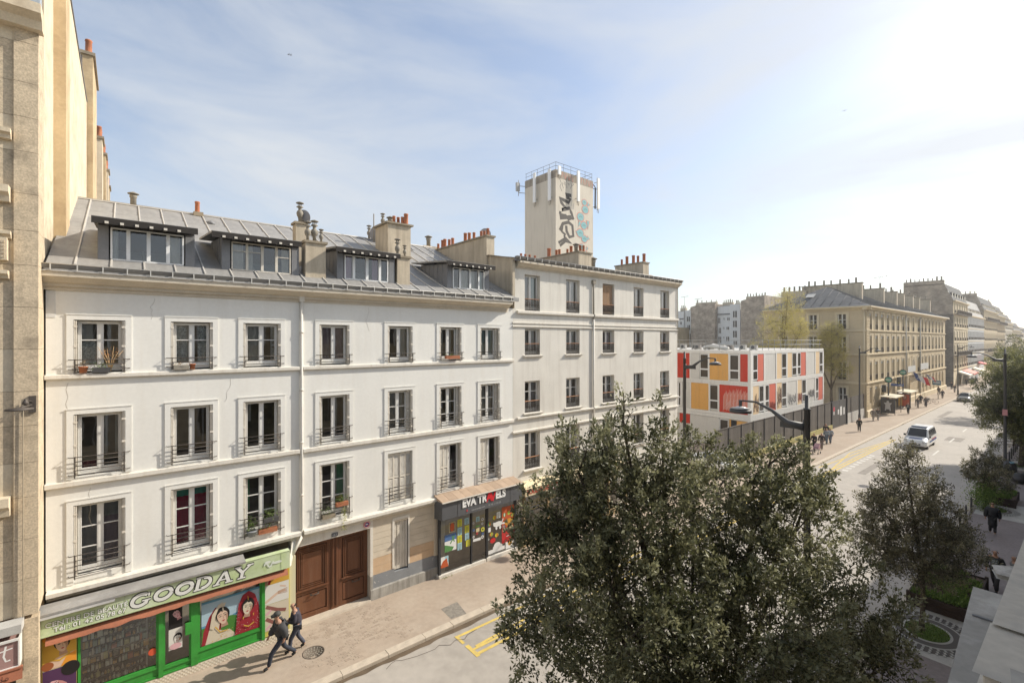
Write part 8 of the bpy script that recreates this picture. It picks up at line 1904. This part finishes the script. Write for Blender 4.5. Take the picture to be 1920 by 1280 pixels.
for (x, c, lab) in ((172,(.10,.10,.11),'black car parked beyond the red awning'),(186,(.35,.05,.05),'dark red car parked far down the street'),(200,(.5,.5,.5),'pale car parked far down the street')):
    vehicle('car', lab, 'car', (x, 14.0, ZR+.01), 0, sc_, (.75, 3.4), FM(c, .3), cwins(), cx_, width=.88)
# motorbike-like things parked on the terrace side are left to the people block below

# ================================================================== bus shelters, signs, signals
def shelter(x, y, label, red):
    t = thing('bus_shelter', label, 'bus shelter', (x, y, 0), group='bus shelters before the long stone building')
    g = MB(); g.prism([(-.75,2.52),(-.80,2.60),(.75,2.66),(.80,2.56)], x-.4, x+4.4, 'u') if False else g.add([(x-.5,y-1.0,2.62),(x+4.6,y-1.0,2.62),(x+4.6,y+.9,2.72),(x-.5,y+.9,2.72),(x-.5,y-1.0,2.50),(x+4.6,y-1.0,2.50),(x+4.6,y+.9,2.58),(x-.5,y+.9,2.58)], [(0,1,2,3),(4,7,6,5),(0,4,5,1),(1,5,6,2),(2,6,7,3),(3,7,4,0)]); g.build('roof', FM((.66,.60,.46)), t)
    g = MB(); g.box(x,x+.12,y-.85,y+.85,.25,2.35); g.build('poster_case', M['charcoal'], t)
    p = Print((x,0,0),(0,-1,0),(0,0,1),(-1,0,0))
    if not red: p.rect(-y-.70,.45,-y+.70,2.15,0); p.ell(-y,1.85,.16,.2,1); p.poly([(-y-.5,1.75),(-y+.5,1.75),(-y+.3,1.45),(-y-.3,1.45)],1); p.poly([(-y-.28,1.45),(-y+.28,1.45),(-y+.35,.6),(-y-.35,.6)],1); p.poly([(-y-.2,.8),(-y+.2,.8),(-y+.2,.6),(-y-.2,.6)],0)
    else: p.rect(-y-.70,.35,-y+.70,2.2,2); p.rect(-y-.70,.35,-y-.2,2.2,3); p.ell(-y+.1,1.7,.3,.4,4); p.ell(-y+.1,1.75,.2,.26,5)
    p.build('poster', [FM((.10,.085,.075)), FM((.55,.54,.52)), FM((.48,.09,.035)), FM((.60,.33,.06)), FM((.20,.09,.05)), FM((.45,.26,.18))], t)
    for (a, b) in ((x+.3,y+.8),(x+4.2,y+.8),(x+4.2,y-.7),(x+.1,y-.8)): g = MB(); g.box(a,a+.07,b-.03,b+.04,0,2.6); g.build('post', M['charcoal'], t)
    g = MB(); g.quad((x+.3,y+.82,.3),(x+4.2,y+.82,.3),(x+4.2,y+.82,2.4),(x+.3,y+.82,2.4)); g.build('glass', M['glass'], t)
    g = MB(); g.box(x+1,x+3.8,y+.35,y+.7,.45,.50); g.build('bench', M['charcoal'], t)
shelter(86.2, 18.0, 'nearer bus shelter with a dark poster of a pale figure', False); shelter(96.5, 18.1, 'second bus shelter with a red and yellow poster', True)
def signal(x, y, h_, label, sec):
    t = thing('signal_pole', label, 'traffic signal', (x, y, 0), group='signal poles beside the bus shelters'); g = MB(); g.tube([(x,y,0),(x,y,h_)], .09, 8); g.build('pole', M['charcoal'], t)
    g = MB(); g.tube([(x-.08,y,h_-.1),(x+.12,y,h_-.1)], .48, 16); g.build('disc', FM((.08,.09,.09)), t); g = MB(); g.tube([(x-.10,y,h_-.1),(x-.081,y,h_-.1)], .36, 16); d = g.build('green_face', FM((.10,.36,.26)), t)
    g = MB(); g.box(x-.12,x-.10,y-.28,y+.28,h_-.18,h_-.02); g.build('bar', FM((.55,.55,.53)), t)
    g = MB(); g.box(x-.25,x+.05,y+.25,y+.75,h_-2.0,h_-.9); hd = g.build('signal_head', M['charcoal'], t)
    for k in range(3): g = MB(); g.tube([(x-.27,y+.5,h_-1.82+.36*k),(x-.251,y+.5,h_-1.82+.36*k)], .11, 10); g.build('lens', FM(((.45,.40,.05) if (k == 0 and sec) else (.10,.10,.09))), hd)
signal(88, 18.3, 5.1, 'dark signal pole with a round green disc above the nearer bus shelter', False); signal(97, 18.3, 5.8, 'taller signal pole with round green disc above the second bus shelter', True)
t = thing('street_name_sign', 'blue street name plate on a dark pole by the nearer bus shelter', 'sign', (89.5, 17.9, 4)); g = MB(); g.box(89.5,89.55,16.8,18.3,4.0,4.35); g.build('plate', FM((.06,.10,.26)), t)
p = Print((89.5,0,0),(0,-1,0),(0,0,1),(-1,0,0)); p.rect(-17.4,4.12,-16.95,4.22,0); p.build('lettering', [FM((.6,.6,.6))], t)
t = thing('information_sign', 'small blue and white sign on a post beyond the parked bicycles', 'sign', (116, 16.8, 0)); g = MB(); g.tube([(116,16.8,0),(116,16.8,3.4)], .05, 6); g.build('post', M['charcoal'], t); g = MB(); g.box(115.95,116.0,16.4,17.6,2.6,3.5); g.build('plate', FM((.10,.20,.28)), t); p = Print((115.95,0,0),(0,-1,0),(0,0,1),(-1,0,0)); p.rect(-17.5,2.95,-16.5,3.15,0); p.rect(-17.6,3.4,-16.4,3.5,0); p.build('lettering', [FM((.65,.65,.63))], t)

# ================================================================== people (skin-grown figures) and what they push
SK = []
def skin(name, pts, edges, rad, m, parent, sub=1):
    me = bpy.data.meshes.new(name); me.from_pydata(pts, edges, []); me.materials.append(m)
    o = place(name, me, parent, ORG[parent.name]); md = o.modifiers.new('Skin', 'SKIN'); md.use_smooth_shade = True
    sl = me.skin_vertices[0].data
    for i, r_ in enumerate(rad): sl[i].radius = r_ if isinstance(r_, tuple) else (r_, r_)
    sl[0].use_root = True
    if sub: s_ = o.modifiers.new('Sub', 'SUBSURF'); s_.levels = sub; s_.render_levels = sub
    SK.append(o); return o
def person(label, loc, rz, top, legs, h=1.74, stride=.6, hair=(.02,.015,.012), skinc=0, coat=0, hat=None, arms='walk', lean=.04, shoes=(.02,.02,.02), detail=False, group=None, scarf=None, shirt=None, puff=1.0, bag=None):
    t = thing('person', label, 'person', loc, group); s = h/1.74; sk = SKIN[skinc]
    A = {}
    def P(n, x, y, z, r): A[n] = ((x*s, y*s, z*s), r*s if not isinstance(r, tuple) else (r[0]*s, r[1]*s))
    l = lean
    P('pel',0,0,.93,.13); P('ab',l*.3,0,1.06,.125); P('ch',l,0,1.26,.145); P('cl',l*1.4,0,1.40,.10); P('nk',l*1.6,0,1.48,.055); P('jaw',l*1.8+.01,0,1.555,.072); P('hd',l*1.8,0,1.635,.092); P('ht',l*1.8,0,1.70,.07); P('nose',l*1.8+.105,0,1.60,.014)
    for k, sg in (('L',1),('R',-1)):
        f = stride/2 * (1 if k == 'L' else -1)
        P('hip'+k,0,.085*sg,.88,.095)
        if f >= 0: P('kn'+k,f*.75+.03,.09*sg,.49,.062); P('an'+k,f,.09*sg,.09,.042); P('to'+k,f+.17,.10*sg,.05,.036)
        else: P('kn'+k,f*.25+.05,.09*sg,.49,.062); P('an'+k,f,.09*sg,.13,.042); P('to'+k,f+.15,.10*sg,.045,.036)
        P('sh'+k,l*1.2,.175*sg,1.385,.065)
        if arms == 'walk': a = -f*.38; P('el'+k,l+a*.5-.03,.25*sg,1.13,.05); P('wr'+k,l+a+.08,.24*sg,.92,.03); hx, hz = .03, -.07
        elif arms == 'push': P('el'+k,l+.08,.24*sg,1.13,.045); P('wr'+k,l+.36,.17*sg,1.05,.028); hx, hz = .07, -.01
        elif arms == 'front': P('el'+k,l+.02,.24*sg,1.12,.045); P('wr'+k,l+.22,.05*sg,1.10,.028); hx, hz = .04, .0
        else: P('el'+k,l-.02,.26*sg,1.12,.045); P('wr'+k,l+.03,.27*sg,.88,.028); hx, hz = .01, -.08
        w_ = A['wr'+k][0]; w_ = (w_[0]/s, w_[1]/s, w_[2]/s)
        P('pm'+k, w_[0]+hx, w_[1], w_[2]+hz, .034)
        for i in range(4):
            dz = -.075-.012*(i in (1,2)); P('f%d%s' % (i,k), w_[0]+hx*2.1+.02*(i-1.5)*(1 if abs(hz) > .03 else .2), w_[1]+(.0 if abs(hz) > .03 else .022*(i-1.5)), w_[2]+hz*1.9+(0 if abs(hz) > .03 else -.02), .0095)
        P('th'+k, w_[0]+hx+.045, w_[1]-.02*sg, w_[2]+hz*.9, .011)
    def mk(names, edges, m, nm, grow=0, over=None, sub=1):
        idx = {n_: i for i, n_ in enumerate(names)}; rad = []
        for n_ in names:
            r_ = (over or {}).get(n_, A[n_][1]); r_ = r_ if isinstance(r_, tuple) else (r_, r_); rad.append((r_[0]+grow*s, r_[1]+grow*s))
        return skin(nm, [A[n_][0] for n_ in names], [(idx[a], idx[b]) for a, b in edges], rad, m, t, sub)
    core = ['pel','ab','ch','cl','nk','jaw','hd','ht','nose']; ce = [('pel','ab'),('ab','ch'),('ch','cl'),('cl','nk'),('nk','jaw'),('jaw','hd'),('hd','ht'),('hd','nose')]
    ln, le = [], []
    for k in 'LR':
        ln += ['hip'+k,'kn'+k,'an'+k,'to'+k,'sh'+k,'el'+k,'wr'+k,'pm'+k]+['f%d%s' % (i,k) for i in range(4)]+['th'+k]
        le += [('pel','hip'+k),('hip'+k,'kn'+k),('kn'+k,'an'+k),('an'+k,'to'+k),('cl','sh'+k),('sh'+k,'el'+k),('el'+k,'wr'+k),('wr'+k,'pm'+k)]+[('pm'+k,'f%d%s' % (i,k)) for i in range(4)]+[('wr'+k,'th'+k)]
    mk(core+ln, ce+le, sk, 'body')
    mt = FM(top, .8); ml = FM(legs, .85)
    jn = ['pel','ab','ch','cl']; je = [('pel','ab'),('ab','ch'),('ch','cl')]
    for k in 'LR': jn += ['sh'+k,'el'+k,'wr'+k]; je += [('cl','sh'+k),('sh'+k,'el'+k),('el'+k,'wr'+k)]
    mk(jn, je, mt, 'jacket', .022*puff, {'pel':(.15*s,.165*s),'ch':(.155*s,.18*s),'ab':(.14*s,.165*s),'cl':.09*s})
    tn = ['pel']; te = []
    for k in 'LR': tn += ['hip'+k,'kn'+k,'an'+k]; te += [('pel','hip'+k),('hip'+k,'kn'+k),('kn'+k,'an'+k)]
    mk(tn, te, ml, 'trousers', .018, {'anL':.05*s,'anR':.05*s})
    for k in 'LR': mk(['an'+k,'to'+k], [('an'+k,'to'+k)], FM(shoes, .6), 'shoe', .014)
    if coat:
        A['sk1'] = ((l*.2*s, 0, .72*s), .2*s); A['sk2'] = ((0, 0, coat*s), .22*s)
        mk(['ch','pel','sk1','sk2'], [('ch','pel'),('pel','sk1'),('sk1','sk2')], mt, 'coat_skirt', .02, {'sk1':(.19*s,.2*s),'sk2':(.20*s,.22*s)})
    hx0 = A['hd'][0]
    A['h1'] = ((hx0[0]-.018*s,0,hx0[2]+.03*s), .10*s); A['h2'] = ((hx0[0]-.045*s,0,hx0[2]-.04*s), .085*s)
    if scarf: A['h3'] = ((hx0[0]-.03*s,0,1.44*s), .12*s); A['h1'] = ((hx0[0]-.018*s,0,hx0[2]+.02*s), .112*s); mk(['h1','h2','h3'], [('h1','h2'),('h2','h3')], FM(scarf), 'headscarf', .012)
    elif hair: mk(['h1','h2'], [('h1','h2')], FM(hair), 'hair', -.002)
    if hat:
        g = MB(); o = ORG[t.name]; c = (o.x+hx0[0]-.01, o.y, o.z+hx0[2]+.03*s); g.lathe(c, [(.112,0),(.118,.04),(.10,.085),(.05,.11)], 14)
        g.tube([(c[0]+.05,c[1],c[2]+.012),(c[0]+.19,c[1],c[2]-.005)], [.075,.05], 8); g.build('cap', FM(hat), t)
    if detail:
        g = MB(); o = ORG[t.name]
        for sg in (-1, 1): e = (o.x+hx0[0]+.088*s, o.y+.032*sg, o.z+hx0[2]+.0); g.lathe(e, [(.004,-.008),(.011,0),(.004,.008)], 6)
        g.build('eyes', M['black'], t)
        g = MB(); g.box(o.x+hx0[0]+.082*s,o.x+hx0[0]+.092*s,o.y-.022,o.y+.022,o.z+1.552*s,o.z+1.562*s); g.build('mouth', FM((.25,.09,.07)), t)
        for sg in (-1, 1): g = MB(); g.lathe((o.x+hx0[0],o.y+.096*sg*s,o.z+hx0[2]-.03), [(.01,0),(.018,.02),(.016,.045),(.006,.06)], 6); g.build('ear', sk, t)
    if shirt:
        g = MB(); o = ORG[t.name]
        for k in range(4): x_ = o.x+(l+.185)*s; g.box(x_-.02,x_+.012,o.y-.09,o.y+.09,o.z+(1.06+.075*k)*s,o.z+(1.10+.075*k)*s)
        g.build('shirt_stripe', FM(shirt), t)
        g = MB(); g.box(o.x+(l+.10)*s,o.x+(l+.175)*s,o.y-.10,o.y+.10,o.z+1.0*s,o.z+1.36*s); g.build('shirt', FM((.10,.12,.12)), t)
    if bag:
        g = MB(); o = ORG[t.name]; g.box(o.x-.30,o.x-.17,o.y-.15,o.y+.15,o.z+.98,o.z+1.42); g.build('backpack', FM(bag), t)
    t.rotation_euler = (0, 0, rz); return t
PI = math.pi
p1 = G(530,1241); p2 = G(556,1215)
person('man in a black puffer jacket and grey cap striding along the shop pavement', (p1.x,p1.y,0), PI+.05, (.055,.055,.058), (.035,.04,.055), stride=.92, hat=(.06,.06,.055), puff=3.2, lean=.10, detail=True, h=1.76)
person('person in dark clothes walking close behind the man in the puffer jacket', (p2.x,p2.y-.1,0), PI-.25, (.05,.045,.06), (.07,.075,.10), arms='front', stride=.5, puff=1.4, lean=.07, detail=True, h=1.72, skinc=0)
a = G(1861,1001); person('person in an ankle length black hooded coat walking away', (a.x,a.y,0), .1, (.018,.018,.02), (.02,.02,.02), coat=.30, puff=2.8, stride=.35, shoes=(.4,.38,.35), arms='hang', hair=(.02,.02,.02), detail=True, h=1.8)
a = G(1867,1106); person('dark haired man with open black jacket and striped shirt walking towards the viewer', (a.x,a.y,0), PI-.1, (.03,.03,.03), (.055,.05,.05), stride=.75, puff=1.4, shirt=(.34,.36,.36), detail=True, arms='hang', h=1.8)
person('person in a grey jacket half hidden by the stone coping', (29.5,1.75,0), PI/2+.4, (.16,.16,.15), (.06,.06,.06), stride=.2, detail=True, h=1.7)
WP = [((1513,842),(.02,.02,.022),(.02,.02,.02),'person in black standing behind the near lamp post, by the fence',.3,0,.2,{}),
 ((1527,843),(.018,.018,.02),(.02,.02,.02),'person in a long black coat pushing the pinkish pushchair',PI,.35,.3,dict(arms='push',coat=.35)),
 ((1541,842),(.05,.045,.05),(.25,.20,.18),'person in a dark top beside the pinkish pushchair',PI,0,.4,{}),
 ((1550,832),(.26,.31,.36),(.16,.20,.25),'person in a pale denim jacket and jeans by the fence',PI,0,.4,{}),
 ((1557,831),(.30,.34,.38),(.18,.21,.26),'second denim-clad person, right of the first one',PI,0,.4,{}),
 ((1549,822),(.02,.02,.02),(.03,.03,.03),'person in black behind the denim-clad pair',PI,0,.2,{}),
 ((1611,809),(.018,.02,.017),(.02,.02,.02),'person in black walking alone before the gate',PI+.3,0,.3,{}),
 ((1637,789),(.22,.18,.15),(.35,.31,.27),'person in brown and beige stepping along near the long stone building',0,0,.7,{}),
 ((1646,788),(.10,.08,.07),(.32,.30,.28),'person with dark top beside the brown and beige walker',0,0,.6,{}),
 ((1703,776),(.02,.02,.022),(.03,.03,.03),'person in black with a pale front before the red bus shelter poster',PI,0,.3,dict(shirt=(.5,.5,.48))),
 ((1721,765),(.10,.09,.085),(.30,.27,.25),'person in a checked dark top and pale trousers past the shelters',PI,0,.3,{}),
 ((1726,757),(.015,.015,.02),(.03,.03,.03),'person in navy behind the checked top walker',PI,0,.2,{}),
 ((1736,763),(.11,.10,.10),(.12,.11,.11),'person in a long patterned grey dress near the bicycle',PI,0,.3,dict(coat=.15,scarf=(.10,.09,.09))),
 ((1760,740),(.09,.07,.06),(.05,.04,.04),'person in a brown jacket near the low blue sign',PI+.5,0,.4,{}),
 ((1767,747),(.05,.05,.07),(.2,.18,.18),'person with a dark coat by the blue sign post',0,0,.4,dict(coat=.6)),
 ((1784,730),(.02,.02,.03),(.02,.02,.03),'dark figure standing left of the taxi',0,0,.2,{}),
 ((1790,736),(.03,.03,.035),(.30,.28,.27),'person in a dark jacket and pale trousers beside the taxi',PI,0,.5,{}),
 ((1812,722),(.03,.03,.03),(.05,.05,.05),'dark figure on the café terrace side of the street',PI,0,.3,{})]
for (gp, top, legs, lab, rz, co, st, kw) in WP:
    a = G(*gp); a.y = min(a.y, 18.7); kw = dict(kw); person(lab, (a.x,a.y,0), rz, top, legs, stride=st, h=1.72, group='people on the far pavement', **kw)
a = G(1531,850); t = thing('pushchair', 'pinkish patterned pushchair pushed by the person in black', 'pushchair', (a.x,a.y,0)); g = MB(); g.prism([(-.25,.45),(.35,.45),(.42,.6),(-.25,1.0)], a.y-.22, a.y+.22, 'v') if False else g.add([(a.x-.35,a.y-.22,.5),(a.x+.3,a.y-.22,.45),(a.x+.35,a.y-.22,.95),(a.x-.1,a.y-.22,.7),(a.x-.35,a.y+.22,.5),(a.x+.3,a.y+.22,.45),(a.x+.35,a.y+.22,.95),(a.x-.1,a.y+.22,.7)], [(0,1,2,3),(4,7,6,5),(0,4,5,1),(1,5,6,2),(2,6,7,3),(3,7,4,0)]); g.build('seat', mat('pram', (.35,.20,.22), .9, .3, 8), t)
g = MB(); g.tube([(a.x+.3,a.y-.22,.5),(a.x+.6,a.y-.2,1.0)], .015, 5); g.tube([(a.x+.3,a.y+.22,.5),(a.x+.6,a.y+.2,1.0)], .015, 5); g.tube([(a.x-.3,a.y-.2,.1),(a.x+.2,a.y-.2,.6)], .015, 5); g.tube([(a.x-.3,a.y+.2,.1),(a.x+.2,a.y+.2,.6)], .015, 5); g.build('frame', M['charcoal'], t)
for (dx_, dy_) in ((-.3,-.22),(-.3,.22),(.3,-.24),(.3,.24)): g = MB(); g.tube([(a.x+dx_,a.y+dy_-.02,.11),(a.x+dx_,a.y+dy_+.02,.11)], .11, 12); g.build('wheel', M['black'], t)
def bike(loc, rz, label):
    t = thing('bicycle', label, 'bicycle', (0,0,0)); 
    for x_ in (-.52,.52):
        g = MB(); n = 24; pts = [(x_+.33*math.cos(6.283*k/n),0,.34+.33*math.sin(6.283*k/n)) for k in range(n+1)]; g.tube(pts, .018, 5, cap=False); wh = g.build('wheel', M['black'], t)
        g = MB(); [g.tube([(x_,0,.34),(x_+.32*math.cos(6.283*k/8),0,.34+.32*math.sin(6.283*k/8))], .004, 3) for k in range(8)]; g.build('spokes', M['cowl'], wh)
    g = MB(); F_ = [((-.52,.34),(-.12,.80)),((-.12,.80),(.36,.84)),((.36,.84),(-.05,.32)),((-.05,.32),(-.12,.86)),((-.52,.34),(-.05,.32)),((.36,.90),(.52,.34))]
    for a_, b_ in F_: g.tube([(a_[0],0,a_[1]),(b_[0],0,b_[1])], .02, 5)
    g.build('frame', FM((.10,.10,.12)), t); g = MB(); g.box(-.24,-.02,-.07,.07,.88,.93); g.build('saddle', M['black'], t); g = MB(); g.tube([(.34,-.26,1.0),(.38,0,.96),(.34,.26,1.0)], .014, 5); g.build('handlebar', M['iron'], t)
    g = MB(); g.box(.42,.72,-.16,.16,.72,.96); g.build('basket', M['charcoal'], t)
    t.location = loc; t.rotation_euler = (0,0,rz)
a = G(1748,757); bike((a.x,a.y,0), PI/2+.5, 'bicycle with a front basket leaning near the long stone building'); a = G(1741,755); bike((a.x,a.y+.3,0), PI/2+.2, 'second bicycle just behind the one with the front basket')
t = thing('flat_paper', 'white sheet of paper lying on the pavement by the fence', 'paper', tuple(G(1490,838))); g = MB(); c = ORG[t.name]; g.box(c.x-.5,c.x+.3,c.y-.2,c.y+.3,.004,.01); g.build('sheet', FM((.75,.74,.70)), t)
# haze: one even box of air round everything
me = MB().box(-310, 2510, -610, 910, -1.5, 33).mesh('haze', []) 
hm = bpy.data.materials.new('haze'); hm.use_nodes = True; hn = hm.node_tree.nodes; hn.clear(); ho = hn.new('ShaderNodeOutputMaterial'); hv = hn.new('ShaderNodeVolumePrincipled')
hv.inputs['Color'].default_value = (.95,.95,.93,1); hv.inputs['Density'].default_value = 0.0005; hv.inputs['Anisotropy'].default_value = .55; hm.node_tree.links.new(hv.outputs[0], ho.inputs['Volume'])
me.materials.append(hm); hz = place('haze', me); hz['kind'] = 'stuff'; hz['label'] = 'thin bright haze filling the street'
# ------------------------------------------------------------------ bake figures, turn lettering into meshes
dg = bpy.context.evaluated_depsgraph_get()
for o in SK:
    ev = o.evaluated_get(dg); me = bpy.data.meshes.new_from_object(ev); me.name = o.name
    for p_ in me.polygons: p_.use_smooth = True
    o.modifiers.clear(); o.data = me
for o in [o for o in bpy.data.objects if o.type == 'FONT']:
    me = bpy.data.meshes.new_from_object(o)
    n = bpy.data.objects.new('lettering', me); C.objects.link(n)
    n.parent = o.parent; n.location = o.location; n.rotation_euler = o.rotation_euler; n.scale = o.scale
    bpy.data.objects.remove(o)
